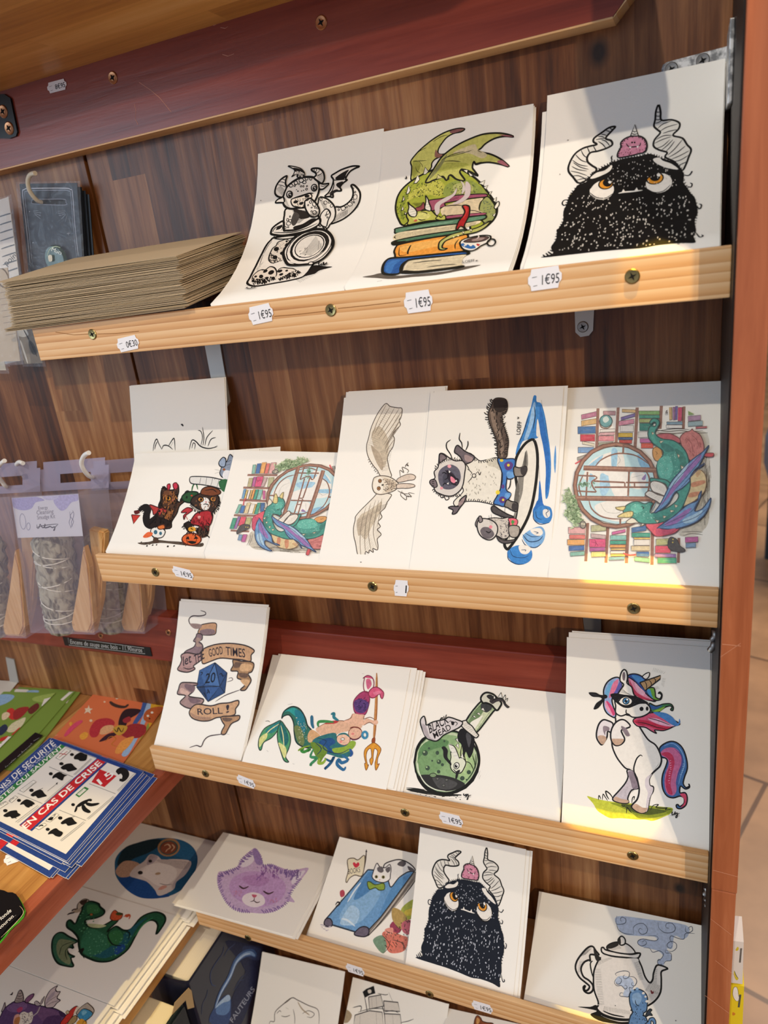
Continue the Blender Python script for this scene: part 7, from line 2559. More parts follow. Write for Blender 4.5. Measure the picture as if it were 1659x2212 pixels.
LIB = '''
f d9d2c4 1090,470 1230,440 1250,700 1245,950 1210,1120 1120,1170 1030,1160 1060,1100 1180,900 1120,600
f c8beac 1150,860 1240,960 1220,1110 1080,1165 1040,1150 1120,1050
r 8a8274 2.5 90 92 8 60 1190,480 1250,600 1250,900 1190,1100 1200,700
l 6a6258 4 1060,1165 1120,1150 1200,1158
l 6a6258 4 1050,1140 1130,1135 1200,1140
l 5a5248 5 860,420 950,430 1050,425 1150,440 1235,440
l 8a8278 8 880,440 1000,445 1200,425
l 4a423c 4 870,430 1000,412 1110,418
L 8a5a4c 13 462,268 452,560
L 8a5a4c 13 604,262 588,540
L 8a5a4c 14 738,262 722,560
L 8a5a4c 14 908,250 898,412
L 8a5a4c 13 1068,255 1062,412
L 8a5a4c 13 390,1075 376,1345
L 8a5a4c 13 532,1105 518,1355
L 8a5a4c 14 675,1105 662,1358
L 8a5a4c 14 846,1140 842,1370
L 8a5a4c 12 1032,1180 1028,1355
b b8688c 345,302 452,335 12
b dcae6c 345,348 450,385 8
b 3266a8 320,396 445,446 2
b cc3044 338,452 440,500 0
b e6dcc0 352,508 436,528 -8
b 6a98cc 322,542 432,582 0
b 9a958c 316,600 400,622 14
p d84a50 298,655 365,615 370,628 305,663
b b8848c 500,288 585,316 0
O 5a9aa0 2a4a50 4 518 358 44 42 0
f cfe0dc 500,335 525,325 540,350 515,370 498,358
l 6a4a3c 5 470,355 485,400 530,408 560,385
b e8e2dc 478,415 582,436 2
b d8a0a8 472,438 580,458 2
b e0808c 465,462 575,500 0
b a0a08a 466,508 568,534 2
b d8b070 632,277 726,298 -2
b 6a58a0 624,318 722,340 14
b d8809c 610,352 715,384 8
b ece6de 618,390 712,434 0
b dcb02e 605,442 705,472 0
b 2a4a80 606,473 705,490 0
b d03a34 612,492 700,516 0
b 6fa858 750,288 895,314 0
b 2f8a72 752,316 895,340 0
b 9aa860 752,343 860,370 0
b 1f7466 755,374 850,426 0
b e6e0d8 745,434 822,474 2
b c05a98 758,482 842,512 0
b dc4a3a 766,514 850,550 0
p cfa86a 962,265 982,262 984,350 964,352
p 8a5a8c 988,262 1004,260 1004,352 990,352
p 5a4a90 1006,254 1024,254 1020,350 1004,350
p c83058 1026,264 1056,262 1052,358 1024,358
L 4a3a3a 2.5 962,265 982,262 984,350 964,352
L 4a3a3a 2.5 988,262 1004,260 1004,352 990,352
L 4a3a3a 2.5 1026,264 1056,262 1052,358 1024,358
b 6a90a8 946,365 1056,385 0
b e8e4e0 942,387 1054,410 0
p 7a9a50 1096,288 1140,312 1098,318
b a87aa0 1096,322 1184,356 4
b 8aa8b0 1096,362 1198,394 4
b b84a54 1150,398 1228,412 2
b e0a0a0 255,1108 372,1152 0
b e0645c 262,1160 372,1190 0
b eca050 248,1194 368,1232 0
b 2f5ea8 258,1238 366,1272 2
b 78b8a4 268,1280 368,1308 4
b b0b080 415,1092 520,1136 4
b c0a0a0 414,1158 516,1186 -6
b d84070 402,1190 516,1248 0
b b04a90 405,1250 510,1276 2
b b8ac7c 416,1280 516,1316 2
l 8a1a40 3 440,1195 450,1220 440,1245
l 8a1a40 3 425,1215 450,1220 465,1240
b c85090 562,1132 656,1152 10
b 78bcb0 550,1165 662,1198 0
b 2c9478 548,1202 660,1228 0
b e89444 546,1232 656,1252 0
b e4b860 554,1256 656,1270 0
b eee8e0 552,1274 654,1294 0
b e8c458 553,1298 654,1312 0
b 5a98c8 540,1316 650,1338 2
b 2c5a94 700,1104 802,1140 8
b 2c9478 700,1148 830,1178 0
b e8c050 716,1182 828,1194 0
b eee6d8 716,1196 826,1236 0
b e4cc98 698,1240 826,1274 0
b 2f66b0 735,1282 822,1316 0
b 6ab09c 720,1322 826,1352 -6
p c83040 640,1288 690,1302 730,1296 728,1308 690,1312 650,1304
b b0b070 872,1190 962,1234 2
b e04058 866,1240 972,1290 0
b 8a60a8 862,1296 1010,1320 -2
b 2c9070 882,1324 1014,1362 0
b b84a90 1076,1178 1166,1214 2
b 6a90b8 1080,1220 1150,1252 2
F 3a3638 1a1618 3 958,1200 975,1178 1000,1185 1020,1200 1040,1240 1070,1262 1075,1275 1050,1285 1010,1280 975,1270 955,1245
o e0c040 990,1195 5 5 0
o e0c040 988,1216 5 5 0
f b8e0e8 300,815 350,640 500,560 600,545 720,570 860,680 880,815 860,960 760,1060 600,1085 440,1040 340,940
f f0ece4 360,760 420,640 560,580 640,600 640,760 500,800 420,780
f f0ece4 440,960 560,920 700,930 760,1000 640,1070 500,1040
f 8ec4e4 380,690 440,640 500,600 470,660 430,690
f 8ec4e4 560,560 600,570 590,700 560,690
f 7ab4d8 740,600 800,620 860,680 770,690
f 8ec4e4 410,730 440,760 430,800 400,780
f 9accea 480,740 520,740 560,780 520,880 480,870
f f2eee8 540,720 670,720 670,880 580,890
f f2eee8 700,730 790,730 790,830 700,830
l a8a8a0 2 600,600 620,640 600,670 625,690
l a8a8a0 2 480,940 520,1000 600,1010 640,980
l a8a8a0 2 700,760 740,750 780,740
f 8a6aa8 770,770 800,735 795,775
l 7a4a3c 7 440,690 480,640 560,600 640,590 740,610 840,680
l 7a4a3c 7 400,920 420,980 480,1030 560,1050 640,1050
l 7a4a3c 7 360,740 330,820 350,900
O - 7a4a3c 19 590 815 288 290 0
O - 9a6650 8 590 815 288 290 0
O - 4a2c26 3 590 815 302 304 0
O - 4a2c26 3 590 815 276 278 0
L 7a4a3c 24 362,692 880,708
L a06e58 8 362,688 880,704
L 7a4a3c 24 318,905 840,912
L a06e58 8 318,900 840,907
L 7a4a3c 8 435,785 650,795
L 7a4a3c 8 440,828 820,828
L 7a4a3c 8 660,795 830,795
L 7a4a3c 8 682,715 675,890
L 7a4a3c 6 652,795 652,828
L 7a4a3c 6 720,795 720,828
L 7a4a3c 8 642,530 640,585
L 7a4a3c 8 620,1050 620,1100
L 7a4a3c 7 390,720 380,905
L 7a4a3c 7 320,745 445,750
L 7a4a3c 7 320,855 450,862
l 7a4a3c 7 445,750 455,765 420,790 430,830 455,862
l 7a4a3c 8 800,715 825,770 815,860 790,895
l 4a2c26 2 650,795 660,830
r 8aa878 9 42 215 60 60 250,830 300,900 340,1000 370,1080 300,1110 240,1040 260,940
r b4cc9c 8 36 200 60 50 240,860 300,880 360,1080 290,1120 240,1000
r 6a8a5c 7 34 170 70 40 280,830 330,940 370,1060 320,1100 260,980
r 6a9a7c 5 20 90 50 26 320,790 430,790 420,810 330,815
O 8a8478 3a3430 4 358 1092 20 26 0
o d8d0b0 352,1086 6 6 0
o d8d0b0 366,1088 6 6 0
F b84a54 5a2a2c 4 870,465 920,450 980,455 1040,490 1040,515 980,510 900,500
F c86a68 5a2a2c 4 1040,480 1070,445 1110,432 1125,418 1135,432 1180,460 1205,520 1205,580 1180,640 1150,655 1110,640 1075,590 1050,530
l 8a3a3c 3 1080,480 1120,520 1130,580
l 8a3a3c 3 1120,460 1160,500 1175,560
r a84a4c 3 22 80 30 30 1070,480 1180,470 1190,620 1110,610
F c83a44 5a1a20 3 1205,595 1240,588 1275,590 1270,612 1235,615 1210,608
F d8924a 7a4a20 4 850,560 880,545 905,560 915,600 905,640 870,640 850,610
l 7a4a20 3 865,575 880,590 870,600
F dcc08a 6a4a34 4 1110,760 1150,715 1185,708 1215,740 1225,790 1210,860 1160,910 1100,950 1050,960 1070,900 1100,830
f c87a54 1120,800 1200,780 1215,800 1130,830
f c87a54 1110,870 1180,860 1160,890 1100,900
f c89a6a 1150,720 1190,715 1160,760
F e0485c 6a1a28 4 800,1095 840,1075 900,1075 960,1080 1040,1100 1010,1145 950,1165 875,1175 835,1140
F e8dfc8 5a4a44 4 740,1050 700,1045 660,1075 690,1085 730,1080 770,1085 760,1105 790,1085
F 2e8a7c 1c3a3a 5 885,400 895,375 885,352 850,345 828,370 835,385 855,370 870,378 865,400 830,400 815,440 820,480 850,520 890,550 920,575 915,610 885,650 875,700 890,760 920,790 960,800 990,840 1030,880 1010,930 940,980 880,1000 830,1010 840,960 850,945 825,935 790,945 740,930 690,940 645,975 645,1010 680,1035 720,1050 760,1080 850,1085 920,1072 990,1040 1050,980 1085,900 1110,830 1110,760 1105,680 1090,600 1050,540 990,500 920,490 880,470 865,440
f 4ab09c 880,660 910,620 960,610 990,680 970,760 920,770 885,720
f 237064 1000,560 1060,590 1090,680 1080,780 1030,760 1040,660
f 1f6a62 900,520 960,530 1000,570 940,580
f 4ab09c 700,960 760,950 780,990 740,1010 700,1000
f 237064 850,1040 930,1040 1000,1000 960,1050 880,1075
f 3fa08c 830,440 850,430 860,480 880,520 850,510
r 8ad0c0 4 5 0 90 50 880,620 1000,560 1040,760 900,760
r 8ad0c0 4 5 0 90 24 660,950 800,950 900,1060 720,1040
Q e8dfc0 5a4a3a 3 840,440 858,448 846,462
Q e8dfc0 5a4a3a 3 895,505 925,503 905,520
Q e8dfc0 5a4a3a 3 1020,595 1038,605 1030,625
Q e8dfc0 5a4a3a 3 1045,675 1070,690 1050,702
Q e8dfc0 5a4a3a 3 1000,950 1025,960 1008,975
Q e8dfc0 5a4a3a 3 970,990 1000,995 975,1008
Q e8dfc0 5a4a3a 3 920,1030 945,1035 925,1050
Q e8dfc0 5a4a3a 3 865,1060 895,1065 880,1080
l 0f2a2a 5 765,965 785,972 775,985
o 16302c 840,940 4 4 0
F e4cf80 6a5a30 4 655,965 600,970 588,972 600,985 640,992
F e4cf80 6a5a30 4 705,1000 660,1005 620,1022 602,1038 640,1042 690,1040 708,1025
l 6a5a30 3 640,1012 648,1040
l 6a5a30 3 665,1004 672,1042
l 6a5a30 3 688,1000 694,1040
F 2e8a7c 1c3a3a 5 835,765 870,770 930,775 970,800 985,830 960,850 940,810 900,795 860,800 830,785
F efe8dc 4a3e38 5 832,800 860,785 915,800 945,830 950,880 930,890 890,875 850,860 832,830
F efe8dc 4a3e38 5 795,880 825,855 880,880 932,900 905,945 870,925 830,905
h 5a5048 2.5 10 835,812 940,880 850,790 940,830
h 5a5048 2.5 10 812,880 890,925 835,865 920,900
F 5a8cc4 1c2c50 5 1242,535 1200,580 1120,640 1040,720 980,790 940,870 900,950 858,1010 900,990 960,940 1000,870 1050,840 1105,790 1110,760 1150,700 1215,660 1170,690 1210,600
f 8a5aa8 1180,600 1080,700 1000,800 940,900 900,960 980,880 1050,790 1120,710 1180,640
f 9cc4e0 1100,660 1020,750 960,830 990,820 1060,740
l 2a3a6a 3 1230,550 1100,690 1000,800 900,980
l 2a3a6a 3 1215,600 1110,730 1000,850
l 2a3a6a 3 1200,670 1110,760 1020,860
F 5a8cc4 1c2c50 5 1256,905 1245,960 1205,1030 1140,1080 1060,1110 980,1125 900,1120 880,1118 930,1080 1000,1030 1060,980 1100,950 1160,925 1170,890 1190,855 1180,905 1140,995 1190,985 1230,940
f 8a5aa8 930,1090 1010,1040 1080,990 1120,980 1060,1050 980,1100
f 9cc4e0 1060,1060 1140,1020 1200,990 1150,1060 1080,1085
l 2a3a6a 3 890,1115 1000,1060 1120,1000 1160,930
l 2a3a6a 3 890,1118 1020,1085 1150,1040 1240,970
f c83a5c 880,1120 940,1130 1010,1120 980,1150 900,1168 870,1160
l 2a2426 3 935,320 945,290 950,310 940,300 955,285
'''
LIBCROP = (1150, 800, 3.2593)
art('H', LIBCROP, LIB, tint=0.22)
# the smaller library card shows the same picture, upright
SH, _ = CARDS['H']; SE, oE = CARDS['E']
pts = [((588, 970), (990, 565)), ((602, 1038), (912, 578)), ((1242, 535), (1325, 1225)), ((1256, 905), (885, 1275)),
       ((376, 1345), (565, 350)), ((518, 1355), (505, 492)), ((662, 1358), (460, 632)), ((842, 1370), (397, 810)), ((1028, 1355), (360, 1000)),
       ((775, 755), (1240, 770)), ((300, 655), (1520, 240)), ((318, 905), (1140, 285)), ((362, 692), (1445, 300)), ((880, 708), (1265, 860)), ((765, 965), (955, 765))]
src = np.array([[*SH.px((1150 + a / 3.2593, 800 + b / 3.2593)), 1] for (a, b), _2 in pts])
dst = np.array([SE.px((430 + a / 5.3516, 960 + b / 5.3516)) for _2, (a, b) in pts])
AFE, *_ = np.linalg.lstsq(src, dst, rcond=None)
pe = Reprint(SE, SH, LIBCROP, lambda a, b: np.array([a, b, 1]) @ AFE)
pe.tint = 0.22; pe.run(LIB); pe.build(oE, 'printed_picture')
art('A', (510, 340, 5.53), '''
f 1a1614 930,1290 1050,1300 1150,1310 1000,1350 940,1390 860,1410 760,1440 600,1475 440,1500 300,1535 200,1540 400,1480 700,1430 850,1360
h 1a1614 4 16 880,1330 700,1460 1080,1330 760,1500
F f2ebe0 141210 15 460,960 420,985 370,1040 320,1130 270,1230 220,1330 170,1430 135,1490 150,1520 210,1538 300,1532 450,1505 620,1475 780,1435 850,1380 900,1310 960,1200 960,960 700,930
l 141210 5 430,1000 380,1060 330,1150
l 141210 4 325,1160 300,1230 280,1290
h 141210 4 10 335,1240 255,1370 300,1270 240,1330
f ece0d0 470,1050 500,1010 560,990 600,985 640,1000 670,1020 640,1050 600,1110 580,1160 560,1230 500,1250 440,1262 400,1240 390,1200 400,1140 430,1090
l 141210 9 640,1000 600,980 550,995 500,1015 480,1055 440,1085 415,1130 395,1180 392,1230 430,1262 480,1255 560,1225
o 141210 482,1096 32 26 -20
o 141210 612,1050 26 26 -20
o 141210 465,1195 30 24 -10
o 141210 550,1145 26 20 -20
o 141210 605,1005 14 12 0
r 141210 4 18 60 60 60 400,1130 470,1170 560,1230 440,1260 392,1220
r 141210 4 8 60 90 30 500,1020 640,1010 600,1100 470,1140
f ece0d0 195,1420 240,1380 290,1345 350,1330 410,1310 460,1325 485,1370 560,1320 620,1320 700,1340 760,1360 760,1400 680,1430 560,1450 420,1470 300,1495 220,1502 190,1470
l 141210 8 190,1470 200,1420 250,1370 300,1345 350,1345 400,1310 450,1315 480,1350 485,1400 470,1430
l 141210 8 490,1380 510,1340 560,1318 620,1325 680,1330 720,1350
o 141210 350,1362 30 15 -25
o 141210 420,1376 38 24 -25
o 141210 300,1425 26 22 -20
o 141210 235,1425 18 12 -20
o 141210 525,1360 30 16 -20
o 141210 540,1400 26 14 -20
o 141210 605,1355 18 11 -20
o 141210 640,1390 20 11 -20
o 141210 365,1440 20 10 -20
r 141210 5 26 70 50 90 190,1430 260,1450 440,1420 480,1450 300,1500 200,1505
r 141210 5 26 70 50 80 560,1420 720,1340 770,1360 720,1420 560,1450 480,1460
F f2ebe0 141210 14 1180,600 1250,595 1320,560 1380,500 1400,440 1395,380 1375,340 1390,328 1420,340 1465,390 1485,450 1470,540 1420,620 1350,690 1260,750 1140,795 1120,770 1150,700
h 141210 5 34 1200,690 1460,480 1160,785 1465,600
h 141210 5 22 1180,710 1340,620 1150,780 1330,700
O - 141210 5 1425 475 22 30 20
O - 141210 5 1395 520 14 14 0
O - 141210 5 1362 562 28 24 0
O - 141210 5 1280 610 26 28 0
O - 141210 5 1322 596 10 10 0
O - 141210 5 1228 628 10 10 0
O - 141210 5 1425 418 8 10 0
O - 141210 5 1410 540 8 8 0
o 141210 1410,370 5 5 0
F f2ebe0 141210 13 1060,470 1110,420 1150,340 1165,270 1140,225 1180,195 1260,150 1360,115 1420,105 1475,112 1430,130 1370,165 1330,215 1310,265 1330,272 1280,310 1245,360 1260,400 1200,405 1160,430 1160,480 1120,470
f 1e1a18 1200,235 1280,180 1350,150 1320,200 1300,255 1240,275 1190,260
f 1e1a18 1210,310 1280,290 1250,340 1235,370 1200,340
f 1e1a18 1140,410 1200,385 1220,395 1160,430 1150,460 1120,455
l 141210 9 1165,275 1230,270 1310,265
l 141210 8 1165,275 1170,340 1150,400 1100,450
F f2ebe0 141210 12 1000,480 1080,495 1140,540 1180,600 1190,680 1170,750 1120,810 1090,850 960,880 940,700 980,560
h 141210 5 24 1000,520 1060,640 1060,520 1110,660
h 141210 5 20 990,700 1040,800 1060,690 1090,800
F f2ebe0 141210 9 1010,700 1040,650 1080,620 1115,640 1130,690 1100,760 1080,830 1030,820 1005,780
O - 141210 5 1070 545 20 22 0
O - 141210 5 1100 665 16 22 20
O - 141210 5 1078 695 9 11 0
O - 141210 5 1115 540 12 12 0
O - 141210 5 1145 580 16 22 20
O - 141210 5 1018 505 14 16 20
O - 141210 5 1095 722 8 9 0
F f2ebe0 141210 14 620,610 580,700 570,790 575,880 700,870 900,800 990,720 900,600
h 141210 5 26 660,620 740,760 860,640 800,740
h 141210 5 26 700,600 660,800 870,700 760,790
f 2a2420 680,610 760,630 860,660 880,720 780,740 720,690
f 4a4440 700,660 760,700 720,800 680,820 660,760
O - 141210 5 618 750 12 16 0
O - 141210 5 630 795 26 22 -10
O - 141210 5 650 762 16 16 0
O - 141210 5 592 845 10 14 0
O - 141210 5 625 838 8 8 0
O - 141210 5 648 712 7 9 0
F f2ebe0 141210 16 420,900 440,850 500,800 570,770 575,870 600,880 720,870 850,820 960,750 1000,735 1010,770 990,810 930,850 830,890 700,920 560,940 460,930 425,920
l 141210 8 440,900 470,850 560,810
l 141210 8 450,900 560,905 700,895 850,850 980,790
l 141210 6 480,880 500,840 540,820 560,850 540,880
f 1a1614 700,830 800,800 900,740 960,740 880,790 760,850 690,860
f 1a1614 480,870 510,830 560,815 530,860
h 141210 5 28 470,935 960,860 480,975 960,900
l 141210 8 460,940 470,975 600,980 760,950
F f2ebe0 141210 9 960,860 980,820 1010,830 1030,820 1050,850 1080,850 1085,880 1020,890 960,880
l 141210 6 990,860 1000,840
l 141210 6 1020,860 1030,845
F f2ebe0 141210 16 570,560 555,480 575,410 620,350 690,290 770,250 850,238 930,245 980,285 1000,350 990,420 960,500 920,560 840,600 740,610 660,620 600,600
h 141210 5 16 570,470 600,600 600,500 650,610
F f2ebe0 141210 12 580,540 530,545 475,545 500,510 540,490 570,480
F f2ebe0 141210 14 560,480 500,470 470,430 480,360 520,290 570,245 612,228 600,270 595,320 608,360 585,420
h 141210 5 20 480,380 560,470 540,340 590,400
l 141210 5 520,295 560,300 600,320
l 141210 5 500,330 550,340 600,360
l 141210 5 545,262 580,270 600,285
F f2ebe0 141210 12 1000,320 1050,325 1112,318 1080,355 1040,385 1000,380
l 141210 6 1010,345 1050,350 1090,330
F f2ebe0 141210 14 935,250 960,220 955,190 915,165 905,145 940,135 1000,140 1045,180 1060,250 1045,300 1020,315 980,290
h 141210 5 16 960,215 1000,310 1040,200 1050,290
l 141210 6 930,138 940,160 925,170
l 141210 6 965,140 965,165 945,180
l 141210 6 1005,148 990,180 960,195
l 141210 6 1040,180 1010,210 970,225
F f2ebe0 141210 8 740,245 730,200 690,225 670,235 695,200 700,150 625,108 700,115 770,135 810,170 825,200 815,235
f 1a1614 740,240 735,190 700,165 690,130 760,140 810,175 815,230 770,245
r e8e0d4 5 26 80 50 26 720,160 800,180 800,230 740,220
O - 141210 6 820 302 22 18 0
O - 141210 6 785 282 28 24 0
O - 141210 6 848 258 18 20 0
O - 141210 6 720 310 20 22 0
O - 141210 6 660 342 22 20 0
O - 141210 6 898 262 14 16 0
O - 141210 5 757 323 10 10 0
O - 141210 5 705 345 10 10 0
O - 141210 5 782 352 9 9 0
O - 141210 5 810 352 8 9 0
O - 141210 5 847 386 12 11 0
O - 141210 5 852 350 6 6 0
o 141210 745,410 9 7 0
o 141210 788,408 7 6 0
o 141210 812,402 7 6 0
o 141210 728,392 6 5 0
O f4eee6 141210 9 645 450 34 40 0
O - 141210 8 652 455 18 22 0
o 141210 650,462 9 12 0
O f4eee6 141210 9 940 370 34 40 0
O - 141210 8 944 374 18 22 0
o 141210 940,378 9 12 0
l 141210 9 660,510 720,485 800,460 880,435 930,440
F ece0d0 141210 9 670,510 720,490 800,470 880,440 910,460 905,490 860,500 830,540 820,590 780,610 740,600 690,590 665,550
o 141210 720,540 30 18 -15
o 141210 855,472 30 18 -10
o 141210 785,560 26 16 -15
r 141210 4 14 40 60 40 690,500 880,450 820,600 700,590
F f2ebe0 141210 12 830,530 860,520 890,498 930,525 970,570 1000,630 995,690 950,720 900,715 860,670 830,600
O - 141210 6 940 568 20 26 0
O - 141210 6 898 542 14 16 0
O - 141210 6 945 668 22 22 0
O - 141210 5 952 608 9 11 0
O - 141210 5 978 615 9 11 0
O - 141210 5 908 655 9 10 0
O - 141210 5 868 580 7 8 0
O - 141210 5 910 610 8 7 0
h 141210 5 22 870,690 990,650 900,722 985,700
F f2ebe0 141210 18 575,1190 580,1120 620,1060 680,990 760,930 860,895 960,870 1060,880 1130,930 1165,1010 1155,1090 1100,1170 1020,1240 920,1280 800,1295 700,1300 620,1285
O - 141210 8 880 1085 292 180 -28
O 2a2420 141210 8 885 1075 245 155 -28
O f2ebe0 141210 10 878 1082 222 140 -28
O f0e8dc 141210 7 884 1076 186 118 -28
h 141210 4 26 960,950 1040,1080 780,1170 900,1190
l 141210 9 1000,1010 985,1120
l 141210 7 1025,1040 1010,1110
r 141210 4 16 130 20 12 780,1100 880,1050 860,1200 760,1200
l f2ebe0 8 620,1240 700,1275 850,1262 960,1220 1080,1120 1130,1010
l f2ebe0 5 650,1255 760,1270 900,1235 1040,1140
O f2ebe0 141210 7 900 1280 30 16 -10
l 141210 8 985,1290 1000,1262 995,1300 1015,1298 1030,1278 1020,1300 1045,1295 1050,1265 1060,1300 1075,1285 1090,1268 1080,1290 1105,1278
l 141210 5 110,1585 150,1565 130,1575 180,1580 200,1560 190,1575 245,1560 210,1580
l 141210 4 120,1550 150,1555
o 3a3430 305,524 6 5 0
''')

